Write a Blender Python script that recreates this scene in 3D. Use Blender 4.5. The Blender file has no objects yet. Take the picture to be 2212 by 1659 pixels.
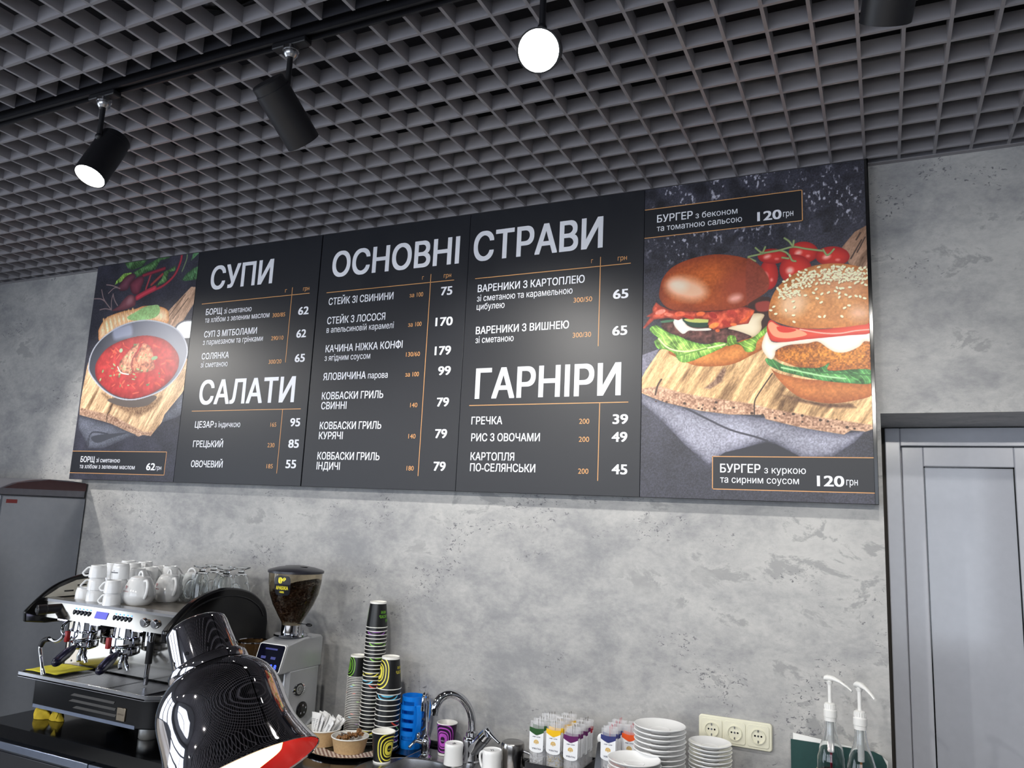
import bpy, math, random
import numpy as np
from mathutils import Matrix, Vector

scn = bpy.context.scene
col = scn.collection
PI = math.pi
R = math.radians

# ------------------------------------------------------------------ camera, sky, exposure
CAM_H = 1.75
cd = bpy.data.cameras.new('camera'); cam = bpy.data.objects.new('camera', cd); col.objects.link(cam)
r_ = Vector((0.9041030, 0.4249541, 0.0448519)); u_ = Vector((0.0308604, -0.1696213, 0.9850260)); f_ = Vector((-0.4261987, 0.8891809, 0.1664694))
cam.matrix_world = Matrix(((r_.x, u_.x, -f_.x, 0), (r_.y, u_.y, -f_.y, 0), (r_.z, u_.z, -f_.z, CAM_H), (0, 0, 0, 1)))
cd.sensor_fit = 'HORIZONTAL'; cd.sensor_width = 36.0; cd.lens = 1684.97 / 2212 * 36.0
cd.clip_start = 0.02
scn.camera = cam
scn.view_settings.view_transform = 'Standard'; scn.view_settings.look = 'None'
scn.view_settings.gamma = 1; scn.view_settings.exposure = EXPO = 0.0
scn.view_settings.use_curve_mapping = False

world = bpy.data.worlds.new('daylight'); scn.world = world; world.use_nodes = True
bg = world.node_tree.nodes['Background']
bg.inputs[0].default_value = (0.80, 0.88, 1.0, 1); bg.inputs[1].default_value = SKY = 4.0

def portal(loc, size, rot):
    l = bpy.data.lights.new('window_portal', 'AREA'); l.shape = 'RECTANGLE'; l.size, l.size_y = size
    l.cycles.is_portal = True
    o = bpy.data.objects.new('window_portal', l); col.objects.link(o); o.location = loc; o.rotation_euler = rot
    o['kind'] = 'structure'
XL, XR, YF, YB = -5.2, 2.2, -3.4, 2.66
CEIL = 2.937
portal((XL - .02, -1.1, 1.55), (2.1, 3.6), (0, R(-90), 0))
portal((-1.6, YF - .02, 1.55), (5.2, 2.1), (R(90), 0, 0))

# ------------------------------------------------------------------ node helpers
class N:
    """arithmetic on shader sockets"""
    def __init__(s, nt, k): s.nt, s.k = nt, k
    def op(s, o, *b, c=False):
        n = s.nt.nodes.new('ShaderNodeMath'); n.operation = o; n.use_clamp = c
        for i, x in enumerate((s,) + b):
            if isinstance(x, N): s.nt.links.new(x.k, n.inputs[i])
            else: n.inputs[i].default_value = x
        return N(s.nt, n.outputs[0])
    def __add__(s, b): return s.op('ADD', b)
    def __sub__(s, b): return s.op('SUBTRACT', b)
    def __mul__(s, b): return s.op('MULTIPLY', b)
    def __truediv__(s, b): return s.op('DIVIDE', b)
    def __pow__(s, b): return s.op('POWER', b)
    def abs(s): return s.op('ABSOLUTE')
    def lt(s, b): return s.op('LESS_THAN', b)
    def gt(s, b): return s.op('GREATER_THAN', b)
    def ss(s, a, b):
        n = s.nt.nodes.new('ShaderNodeMapRange'); n.interpolation_type = 'SMOOTHSTEP'
        s.nt.links.new(s.k, n.inputs[0]); n.inputs[1].default_value = a; n.inputs[2].default_value = b
        return N(s.nt, n.outputs[0])
def lin(c):
    return tuple((x / 12.92 if x <= .04045 else ((x + .055) / 1.055) ** 2.4) for x in [v / 255 for v in c]) + (1,)
MATS = {}
def mat(name, c, rough=.5, metal=0., var=.06, vs=40, **k):
    """principled material whose colour and gloss vary a little with noise; c is display RGB"""
    if name in MATS: return MATS[name]
    m = bpy.data.materials.new(name); m.use_nodes = True; MATS[name] = m
    nt = m.node_tree; b = nt.nodes['Principled BSDF']
    c = lin(c)
    if var:
        tc = nt.nodes.new('ShaderNodeTexCoord'); nz = nt.nodes.new('ShaderNodeTexNoise'); nz.inputs['Scale'].default_value = vs; nz.inputs['Detail'].default_value = 3
        nt.links.new(tc.outputs['Object'], nz.inputs['Vector'])
        rp = nt.nodes.new('ShaderNodeValToRGB'); rp.color_ramp.elements[0].position = .3; rp.color_ramp.elements[1].position = .7
        rp.color_ramp.elements[0].color = tuple(x * (1 - var) for x in c[:3]) + (1,); rp.color_ramp.elements[1].color = tuple(min(1, x * (1 + var)) for x in c[:3]) + (1,)
        nt.links.new(nz.outputs[0], rp.inputs[0]); nt.links.new(rp.outputs[0], b.inputs['Base Color'])
    else: b.inputs['Base Color'].default_value = c
    b.inputs['Roughness'].default_value = rough; b.inputs['Metallic'].default_value = metal
    for kk, v in k.items(): b.inputs[{'coat': 'Coat Weight', 'trans': 'Transmission Weight', 'ior': 'IOR', 'spec': 'Specular IOR Level', 'sss': 'Subsurface Weight', 'alpha': 'Alpha', 'crough': 'Coat Roughness'}[kk]].default_value = v
    return m
def emit(name, c, s):
    if name in MATS: return MATS[name]
    m = bpy.data.materials.new(name); m.use_nodes = True; MATS[name] = m
    b = m.node_tree.nodes['Principled BSDF']; b.inputs['Base Color'].default_value = lin(c)
    b.inputs['Emission Color'].default_value = lin(c); b.inputs['Emission Strength'].default_value = s
    return m
def mixrgb(nt, f, a, b):
    n = nt.nodes.new('ShaderNodeMix'); n.data_type = 'RGBA'
    for i, x in ((0, f), (6, a), (7, b)):
        if isinstance(x, N): nt.links.new(x.k, n.inputs[i])
        elif hasattr(x, 'is_output'): nt.links.new(x, n.inputs[i])
        else: n.inputs[i].default_value = x
    return n.outputs[2]
def noise(nt, vec, scale, detail=4, rough=.55, dist=0):
    n = nt.nodes.new('ShaderNodeTexNoise'); n.inputs['Scale'].default_value = scale; n.inputs['Detail'].default_value = detail
    n.inputs['Roughness'].default_value = rough; n.inputs['Distortion'].default_value = dist
    nt.links.new(vec, n.inputs['Vector']); return N(nt, n.outputs[0])
def plaster():
    m = bpy.data.materials.new('plaster'); m.use_nodes = True; nt = m.node_tree; b = nt.nodes['Principled BSDF']
    tc = nt.nodes.new('ShaderNodeTexCoord')
    mp = nt.nodes.new('ShaderNodeMapping'); mp.inputs['Scale'].default_value = (1, 1, 1.5); nt.links.new(tc.outputs['Object'], mp.inputs[0]); v = mp.outputs[0]
    big = noise(nt, v, 1.7, 6, .62, .25); med = noise(nt, v, 6, 7, .68, .35); fine = noise(nt, v, 45, 5, .75)
    t = big * .5 + med * .34 + fine * .16
    base = mixrgb(nt, t.ss(.36, .64), lin((137, 138, 141)), lin((190, 189, 187)))
    streak = med.ss(.54, .60) * big.ss(.46, .58)
    base = mixrgb(nt, streak * .6, base, lin((126, 127, 129)))
    clus = noise(nt, v, 3.6, 5, .65, .3).ss(.555, .63)
    pit = noise(nt, v, 75, 3, .6, .8).ss(.60, .64) * clus
    base = mixrgb(nt, pit * .8, base, lin((84, 85, 92)))
    nt.links.new(base, b.inputs['Base Color']); b.inputs['Roughness'].default_value = .62
    bp = nt.nodes.new('ShaderNodeBump'); bp.inputs['Strength'].default_value = .35; bp.inputs['Distance'].default_value = .004
    h = med * .6 + fine * .12 - pit * 1.2
    nt.links.new(h.k, bp.inputs['Height']); nt.links.new(bp.outputs[0], b.inputs['Normal'])
    return m
PLASTER = plaster()
GLASS = mat('clear_glass', (250, 252, 252), .02, trans=1, ior=1.45, var=0)
CHROME = mat('chrome', (205, 206, 210), .045, 1, var=.03)
STEEL = mat('brushed_steel', (176, 176, 178), .24, 1, var=.06, vs=25)
MIRROR = mat('polished_steel', (168, 164, 156), .12, 1, var=.02)
PORC = mat('white_porcelain', (236, 237, 238), .14, var=.01, coat=.4)
BLACK = mat('black_gloss', (10, 10, 12), .12, var=.1)
SATIN = mat('black_satin', (16, 16, 20), .42, var=.1)
WHITEP = mat('white_plastic', (232, 232, 230), .32, var=.02)
PAPERW = mat('white_paper', (240, 240, 238), .6, var=.02)
GOLD = mat('gold_ink', (226, 164, 102), .5, var=.03)
WHITEI = mat('white_ink', (238, 240, 248), .5, var=.02)
RED = mat('red_plastic', (150, 20, 16), .35)

# ------------------------------------------------------------------ mesh helpers
class MB:
    def __init__(s): s.v = []; s.f = []; s.mi = []; s.xf = None; s.cur = 0; s.uv = {}
    def add(s, vs, fs):
        o = len(s.v)
        if s.xf is not None: vs = [s.xf @ Vector(p) for p in vs]
        s.v += [tuple(p) for p in vs]; s.f += [tuple(i + o for i in f) for f in fs]; s.mi += [s.cur] * len(fs); return s
    def box(s, a, b):
        x0, y0, z0 = a; x1, y1, z1 = b
        return s.add([(x0, y0, z0), (x1, y0, z0), (x1, y1, z0), (x0, y1, z0), (x0, y0, z1), (x1, y0, z1), (x1, y1, z1), (x0, y1, z1)],
                     [(0, 3, 2, 1), (4, 5, 6, 7), (0, 1, 5, 4), (1, 2, 6, 5), (2, 3, 7, 6), (3, 0, 4, 7)])
    def quad(s, *p): return s.add(p, [(0, 1, 2, 3)])
    def prism(s, pts, ax, a, b):
        """polygon pts in the two other axes, extruded along ax from a to b"""
        def P(p, t): return {'x': (t, p[0], p[1]), 'y': (p[0], t, p[1]), 'z': (p[0], p[1], t)}[ax]
        n = len(pts); ar = sum(pts[i][0] * pts[(i + 1) % n][1] - pts[(i + 1) % n][0] * pts[i][1] for i in range(n))
        if (ar < 0) != (ax == 'y'): pts = pts[::-1]
        return s.add([P(p, a) for p in pts] + [P(p, b) for p in pts],
                     [tuple(range(n))[::-1], tuple(range(n, 2 * n))] + [(i, (i + 1) % n, (i + 1) % n + n, i + n) for i in range(n)])
    def lathe(s, pr, n=40, c=(0, 0, 0), close=False):
        """profile (r, z) turned about z; r = 0 ends close the surface"""
        vs, fs, rings = [], [], []
        for r, z in pr:
            if r < 1e-6: rings.append([len(vs)]); vs.append((c[0], c[1], c[2] + z))
            else:
                rings.append(list(range(len(vs), len(vs) + n)))
                vs += [(c[0] + r * math.cos(2 * PI * i / n), c[1] + r * math.sin(2 * PI * i / n), c[2] + z) for i in range(n)]
        pairs = list(zip(rings, rings[1:])) + ([(rings[-1], rings[0])] if close else [])
        for A, B in pairs:
            for i in range(n):
                j = (i + 1) % n
                if len(A) == 1 and len(B) == 1: break
                if len(A) == 1: fs.append((A[0], B[j], B[i]))
                elif len(B) == 1: fs.append((A[i], A[j], B[0]))
                else: fs.append((A[i], A[j], B[j], B[i]))
        return s.add(vs, fs)
    def cyl(s, p, q, r, r2=None, n=24):
        p, q = Vector(p), Vector(q); d = q - p; L = d.length; r2 = r if r2 is None else r2
        old = s.xf; M = Matrix.Translation(p) @ d.to_track_quat('Z', 'Y').to_matrix().to_4x4()
        s.xf = (old @ M) if old is not None else M
        s.lathe([(0, 0), (r, 0), (r2, L), (0, L)], n); s.xf = old; return s
    def tube(s, pts, r, n=12, smooth=3, closed=False):
        pts = [Vector(p) for p in pts]
        if smooth and len(pts) > 2: pts = spline(pts, smooth, closed)
        m = len(pts); rr = r if isinstance(r, (list, tuple)) else [r] * m
        if len(rr) != m: rr = [rr[0] + (rr[-1] - rr[0]) * i / (m - 1) if len(rr) == 2 else np.interp(i / (m - 1), np.linspace(0, 1, len(rr)), rr) for i in range(m)]
        vs, fs = [], []; T0 = None; up = None
        for i, p in enumerate(pts):
            t = (pts[(i + 1) % m] - pts[i - 1]) if closed or 0 < i < m - 1 else (pts[1] - pts[0] if i == 0 else pts[-1] - pts[-2])
            t.normalize()
            if up is None: up = t.orthogonal().normalized()
            else: up = (up - t * up.dot(t)).normalized()
            w = t.cross(up)
            vs += [p + (up * math.cos(2 * PI * k / n) + w * math.sin(2 * PI * k / n)) * rr[i] for k in range(n)]
        for i in range(m if closed else m - 1):
            for k in range(n):
                a, b = i * n, ((i + 1) % m) * n; fs.append((a + k, a + (k + 1) % n, b + (k + 1) % n, b + k))
        if not closed: fs += [tuple(range(n))[::-1], tuple(range((m - 1) * n, m * n))]
        return s.add(vs, fs)
    def ball(s, c, r, n=20, m=12):
        rx, ry, rz = r if isinstance(r, tuple) else (r, r, r); old = s.xf
        M = Matrix.Translation(Vector(c)) @ Matrix.Diagonal((rx, ry, rz, 1)); s.xf = (old @ M) if old is not None else M
        s.lathe([(math.sin(PI * i / m), -math.cos(PI * i / m)) if 0 < i < m else (0, -1 if i == 0 else 1) for i in range(m + 1)], n); s.xf = old; return s
    def grid(s, P):
        a, b = len(P), len(P[0]); return s.add([p for row in P for p in row], [(i * b + j, i * b + j + 1, (i + 1) * b + j + 1, (i + 1) * b + j) for i in range(a - 1) for j in range(b - 1)])
    def mesh(s, me, M, mi=0):
        o = len(s.v); s.v += [tuple(M @ v.co) for v in me.vertices]
        for p in me.polygons: s.f.append(tuple(i + o for i in p.vertices)); s.mi.append(mi)
        return s
    def build(s, name, mats, parent=None, bevel=0, ang=38, world=False, label=None):
        me = bpy.data.meshes.new(name); v = s.v
        if world and parent is not None: L = parent.location; v = [(p[0] - L.x, p[1] - L.y, p[2] - L.z) for p in v]
        me.from_pydata(v, [], s.f); me.validate()
        for m in (mats if isinstance(mats, (list, tuple)) else [mats]): me.materials.append(m)
        if len(me.polygons) == len(s.mi): me.polygons.foreach_set('material_index', s.mi)
        me.polygons.foreach_set('use_smooth', [True] * len(me.polygons)); me.set_sharp_from_angle(angle=R(ang))
        o = bpy.data.objects.new(name, me); col.objects.link(o)
        if parent is not None: o.parent = parent
        if bevel:
            b = o.modifiers.new('soft_edges', 'BEVEL'); b.width = bevel; b.segments = 2; b.limit_method = 'ANGLE'; b.angle_limit = R(40)
        if label: o['label'] = label
        return o
def spline(pts, k, closed=False):
    n = len(pts); out = []
    for i in range(n if closed else n - 1):
        g = (lambda j: pts[j % n]) if closed else (lambda j: pts[min(max(j, 0), n - 1)])
        a, b, c, d = g(i - 1), g(i), g(i + 1), g(i + 2)
        for q in range(k):
            t = q / k; out.append(.5 * ((2 * b) + (c - a) * t + (2 * a - 5 * b + 4 * c - d) * t * t + (3 * b - a - 3 * c + d) * t ** 3))
    if not closed: out.append(pts[-1])
    return out
def rrect(x0, y0, x1, y1, r, n=5):
    o = []
    for cx, cy, a in ((x1 - r, y1 - r, 0), (x0 + r, y1 - r, 90), (x0 + r, y0 + r, 180), (x1 - r, y0 + r, 270)):
        o += [(cx + r * math.cos(R(a + 90 * i / n)), cy + r * math.sin(R(a + 90 * i / n))) for i in range(n + 1)]
    return o
def tag(o, label, cat, group=None, kind=None):
    o['label'] = label; o['category'] = cat
    if group: o['group'] = group
    if kind: o['kind'] = kind
    return o
def thing(name, loc, label, cat, group=None, rz=0):
    o = bpy.data.objects.new(name, None); o.empty_display_size = .05; col.objects.link(o); o.location = loc; o.rotation_euler = (0, 0, rz)
    return tag(o, label, cat, group)
def struct(o): o['kind'] = 'structure'; return o
def dup(root, loc, rot=None, label=None, group=None):
    r = root.copy(); col.objects.link(r); r.location = loc
    if rot is not None: r.rotation_euler = rot if isinstance(rot, tuple) else (0, 0, rot)
    if label: r['label'] = label
    if group: r['group'] = group
    for ch in list(root.children):
        c = ch.copy(); col.objects.link(c); c.parent = r
        for g in list(ch.children):
            d = g.copy(); col.objects.link(d); d.parent = c
    return r
_tc = {}
def fill_outline(cu):
    """triangles inside a word's outlines by the non-zero winding rule, letter by letter"""
    from mathutils.geometry import delaunay_2d_cdt
    loops = []
    for sp in cu.splines:
        P = []; bp = sp.bezier_points; n = len(bp)
        for i in range(n):
            a, b = bp[i], bp[(i + 1) % n]; p0, p1, p2, p3 = (Vector(q[:2]) for q in (a.co, a.handle_right, b.handle_left, b.co))
            straight = abs((p1 - p0).cross(p3 - p0)) + abs((p2 - p0).cross(p3 - p0)) < 1e-5 * ((p3 - p0).length + 1e-9)
            for k in range(1 if straight else 5): t = k / 5; P.append(p0 * (1 - t) ** 3 + p1 * (3 * t * (1 - t) ** 2) + p2 * (3 * t * t * (1 - t)) + p3 * t ** 3)
        if len(P) > 2: loops.append(P)
    groups = []                                    # contours whose spans along the line overlap belong to one letter
    for P in sorted(loops, key=lambda P: min(p.x for p in P)):
        x0, x1 = min(p.x for p in P), max(p.x for p in P)
        if groups and x0 < groups[-1][1] - 1e-4: groups[-1][0].append(P); groups[-1][1] = max(groups[-1][1], x1)
        else: groups.append([[P], x1])
    V, F = [], []
    for G, _ in groups:
        vs, es = [], []
        for P in G: o = len(vs); vs += P; es += [(o + i, o + (i + 1) % len(P)) for i in range(len(P))]
        v, e, f, *_r = delaunay_2d_cdt(vs, es, [], 0, 1e-6)
        for t in f:
            cx = sum(v[i].x for i in t) / len(t); cy = sum(v[i].y for i in t) / len(t); wn = 0
            for P in G:
                for i in range(len(P)):
                    a, b = P[i - 1], P[i]
                    if (a.y <= cy) != (b.y <= cy):
                        s = (b.x - a.x) * (cy - a.y) - (cx - a.x) * (b.y - a.y)
                        if b.y > a.y and s < 0: wn += 1
                        elif b.y <= a.y and s > 0: wn -= 1
            if wn: F.append(tuple(i + len(V) for i in t))
        V += [(q.x, q.y) for q in v]
    return V, F
def text_mesh(s, bold=0):
    """glyph outlines of a word as a flat mesh, its bounds, and its cap height"""
    k = (s, bold)
    if k in _tc: return _tc[k]
    cu = bpy.data.curves.new('lettering', 'FONT'); cu.body = s.replace('І', 'Ӏ'); cu.size = 1; cu.resolution_u = 4   # plain-stem capital І
    o = bpy.data.objects.new('lettering', cu); col.objects.link(o)
    dg = bpy.context.evaluated_depsgraph_get(); dg.update(); V, F = fill_outline(o.to_curve(dg)); o.to_curve_clear()
    bpy.data.objects.remove(o); bpy.data.curves.remove(cu)
    # heavier weights: the same outline laid down again a little to each side
    vs, fs = [], []
    for i, (dx, dy) in enumerate([(0, 0)] + ([(bold, .6 * bold), (-bold, .6 * bold), (bold, -.6 * bold), (-bold, -.6 * bold), (bold, 0), (-bold, 0)] if bold > .001 else [])):
        o_ = len(vs); vs += [(x + dx, y + dy, i * 1.2e-5) for x, y in V]; fs += [tuple(a + o_ for a in f) for f in F]
    m2 = bpy.data.meshes.new('lettering'); m2.from_pydata(vs, [], fs)
    xs = [v[0] for v in vs] or [0, 1]
    _tc[k] = (m2, min(xs), max(xs)); return _tc[k]
def write(mb, s, origin, right, up, width, cap, bold=0, mi=0):
    """set the word s from origin along right, scaled to width and cap height"""
    me, a, b = text_mesh(s, bold); sx = width / (b - a); sy = cap / (.728 + 1.2 * bold)
    right, up = Vector(right).normalized(), Vector(up).normalized(); nrm = right.cross(up)
    M = Matrix((( right.x * sx, up.x * sy, nrm.x, origin[0]), (right.y * sx, up.y * sy, nrm.y, origin[1]), (right.z * sx, up.z * sy, nrm.z, origin[2]), (0, 0, 0, 1))) @ Matrix.Translation((-a, .6 * bold, 0))
    return mb.mesh(me, M, mi)
ORD = 'first second third fourth fifth sixth seventh eighth ninth tenth eleventh twelfth thirteenth fourteenth fifteenth sixteenth seventeenth eighteenth nineteenth twentieth'.split()
def nth(i):
    if i <= 20: return ORD[i - 1]
    return {2: 'twenty', 3: 'thirty'}[i // 10] + ('-' + ORD[i % 10 - 1] if i % 10 else 'th').replace('twentyth', 'twentieth') if i % 10 else {30: 'thirtieth', 20: 'twentieth'}[i]

# ------------------------------------------------------------------ menu wording and artwork, in metres on the board plane
TEXTS={
0:[
('СУПИ',-2.8516,2.7376,0.3812,0.1157,'b'),
('г',-2.3889,2.6871,0.0102,0.0193,'g'),
('грн',-2.2863,2.6863,0.0341,0.0193,'g'),
('БОРЩ',-2.8588,2.6156,0.1023,0.0303,'s'),
('зі сметаною',-2.7445,2.6147,0.168,0.0266,'w'),
('та хлібом з зеленим маслом',-2.8588,2.5786,0.3921,0.0266,'w'),
('300/85',-2.448,2.5767,0.0724,0.0193,'g'),
('62',-2.3028,2.5774,0.0584,0.0375,'b'),
('СУП З МІТБОЛАМИ',-2.8538,2.5073,0.3229,0.0303,'s'),
('з пармезаном та грінками',-2.8558,2.4716,0.3647,0.0266,'w'),
('290/10',-2.4423,2.4708,0.0693,0.0193,'g'),
('62',-2.3008,2.4745,0.0536,0.0375,'b'),
('СОЛЯНКА',-2.8535,2.4021,0.1693,0.0303,'s'),
('зі сметаною',-2.8538,2.3641,0.167,0.0266,'w'),
('300/20',-2.4438,2.3641,0.0727,0.0193,'g'),
('65',-2.2972,2.3654,0.0552,0.0375,'b'),
('САЛАТИ',-2.8417,2.1895,0.5608,0.1142,'b'),
('ЦЕЗАР',-2.8474,2.0826,0.1151,0.0303,'s'),
('з індичкою',-2.7255,2.0838,0.153,0.0266,'w'),
('165',-2.3986,2.0839,0.0326,0.0193,'g'),
('95',-2.29,2.0845,0.0544,0.0375,'b'),
('ГРЕЦЬКИЙ',-2.8458,1.9938,0.1831,0.0303,'s'),
('230',-2.4038,1.9948,0.0389,0.0193,'g'),
('85',-2.2889,1.9929,0.0569,0.0375,'b'),
('ОВОЧЕВИЙ',-2.8448,1.9032,0.1931,0.0303,'s'),
('185',-2.3978,1.9043,0.0342,0.0193,'g'),
('55',-2.2935,1.9064,0.0566,0.0375,'b'),
],
1:[
('ОСНОВНІ',-2.1363,2.7334,0.6317,0.1146,'b'),
('г',-1.6718,2.6808,0.0076,0.019,'g'),
('грн',-1.5703,2.6796,0.0338,0.019,'g'),
('СТЕЙК ЗІ СВИНИНИ',-2.1393,2.6094,0.3331,0.0315,'s'),
('за 100',-1.7272,2.6104,0.0649,0.019,'g'),
('75',-1.5794,2.6067,0.0527,0.0372,'b'),
('СТЕЙК З ЛОСОСЯ',-2.1382,2.5244,0.2988,0.0315,'s'),
('в апельсиновій карамелі',-2.137,2.4863,0.3429,0.0268,'w'),
('за 100',-1.7243,2.4867,0.0637,0.019,'g'),
('170',-1.5961,2.4809,0.0793,0.0372,'b'),
('КАЧИНА НІЖКА КОНФІ',-2.1337,2.4008,0.389,0.0315,'s'),
('з ягідним соусом',-2.1344,2.3635,0.2346,0.0268,'w'),
('130/60',-1.7247,2.3632,0.0658,0.019,'g'),
('179',-1.591,2.3628,0.074,0.0372,'b'),
('ЯЛОВИЧИНА',-2.1331,2.2797,0.2187,0.0315,'s'),
('парова',-1.9029,2.2799,0.0966,0.0268,'w'),
('за 100',-1.7215,2.2808,0.0638,0.019,'g'),
('99',-1.5697,2.2812,0.0573,0.0372,'b'),
('КОВБАСКИ ГРИЛЬ',-2.1318,2.1971,0.311,0.0315,'s'),
('СВИННІ',-2.131,2.1555,0.1311,0.0315,'s'),
('140',-1.6889,2.1562,0.0333,0.019,'g'),
('79',-1.5665,2.1568,0.0544,0.0372,'b'),
('КОВБАСКИ ГРИЛЬ',-2.1295,2.0713,0.3101,0.0315,'s'),
('КУРЯЧІ',-2.1296,2.0294,0.1231,0.0315,'s'),
('140',-1.6874,2.032,0.033,0.019,'g'),
('79',-1.5658,2.0332,0.0533,0.0372,'b'),
('КОВБАСКИ ГРИЛЬ',-2.1279,1.945,0.3109,0.0315,'s'),
('ІНДИЧІ',-2.1281,1.9036,0.1198,0.0315,'s'),
('180',-1.6857,1.9064,0.0328,0.019,'g'),
('79',-1.564,1.9072,0.0538,0.0372,'b'),
],
2:[
('СТРАВИ',-1.4405,2.7337,0.5381,0.121,'b'),
('г',-0.945,2.6778,0.0069,0.0192,'g'),
('грн',-0.8434,2.6768,0.0341,0.0192,'g'),
('ВАРЕНИКИ З КАРТОПЛЕЮ',-1.4122,2.606,0.4438,0.03,'s'),
('зі сметаною та карамельною',-1.4131,2.5684,0.3984,0.0259,'w'),
('цибулею',-1.4125,2.5347,0.1207,0.0259,'w'),
('300/50',-1.0094,2.5328,0.0721,0.0192,'g'),
('65',-0.8581,2.5345,0.0571,0.0361,'b'),
('ВАРЕНИКИ З ВИШНЕЮ',-1.4107,2.4369,0.3865,0.03,'s'),
('зі сметаною',-1.4101,2.4015,0.1634,0.0259,'w'),
('300/30',-1.0084,2.4005,0.0709,0.0192,'g'),
('65',-0.8575,2.3997,0.0554,0.0361,'b'),
('ГАРНІРИ',-1.4002,2.1832,0.5787,0.1183,'b'),
('ГРЕЧКА',-1.4089,2.0852,0.1307,0.03,'s'),
('200',-0.9731,2.0837,0.0383,0.0192,'g'),
('39',-0.849,2.0819,0.0561,0.0361,'b'),
('РИС З ОВОЧАМИ',-1.4058,2.0213,0.2831,0.03,'s'),
('200',-0.9723,2.0194,0.0388,0.0192,'g'),
('49',-0.8507,2.0195,0.0565,0.0361,'b'),
('КАРТОПЛЯ',-1.4044,1.9497,0.1821,0.03,'s'),
('ПО-СЕЛЯНСЬКИ',-1.4042,1.9084,0.268,0.03,'s'),
('200',-0.9713,1.9068,0.0385,0.0192,'g'),
('45',-0.8479,1.9074,0.0561,0.0361,'b'),
],
3:[
('БОРЩ',-3.5987,1.917,0.1031,0.0288,'s'),
('зі сметаною',-3.4837,1.9175,0.1676,0.0214,'w'),
('та хлібом з зеленим маслом',-3.5995,1.8865,0.3914,0.0214,'w'),
('62',-3.1311,1.8844,0.0588,0.0349,'b'),
('грн',-3.0672,1.8868,0.0359,0.0214,'w'),
],
4:[
('БУРГЕР',-0.7007,2.8035,0.1269,0.0284,'s'),
('з беконом',-0.564,2.8022,0.1427,0.0224,'w'),
('та томатною сальсою',-0.7011,2.7708,0.2948,0.0224,'w'),
('120',-0.3565,2.7653,0.0781,0.0345,'b'),
('грн',-0.2735,2.7707,0.0322,0.0224,'w'),
('БУРГЕР',-0.4792,1.9199,0.1267,0.0284,'s'),
('з куркою',-0.3412,1.9195,0.1248,0.0224,'w'),
('та сирним соусом',-0.4792,1.8871,0.2419,0.0224,'w'),
('120',-0.1849,1.8826,0.078,0.0345,'b'),
('грн',-0.1013,1.8874,0.0321,0.0224,'w'),
],
}
LINES={
0:[(-2.8913, 2.6723, -2.2487, 2.6723), (-2.3479, 2.7072, -2.3479, 2.3668), (-2.8777, 2.1599, -2.239, 2.1599), (-2.3384, 2.1583, -2.3384, 1.883)],
1:[(-2.1551, 2.6661, -1.5215, 2.6661), (-1.6311, 2.701, -1.6311, 1.8858)],
2:[(-1.4265, 2.6626, -0.7944, 2.6626), (-0.9092, 2.698, -0.9092, 2.3636), (-1.4219, 2.1583, -0.7932, 2.1583), (-0.8978, 2.1563, -0.8978, 1.8832)],
3:[],
4:[],
}
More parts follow.
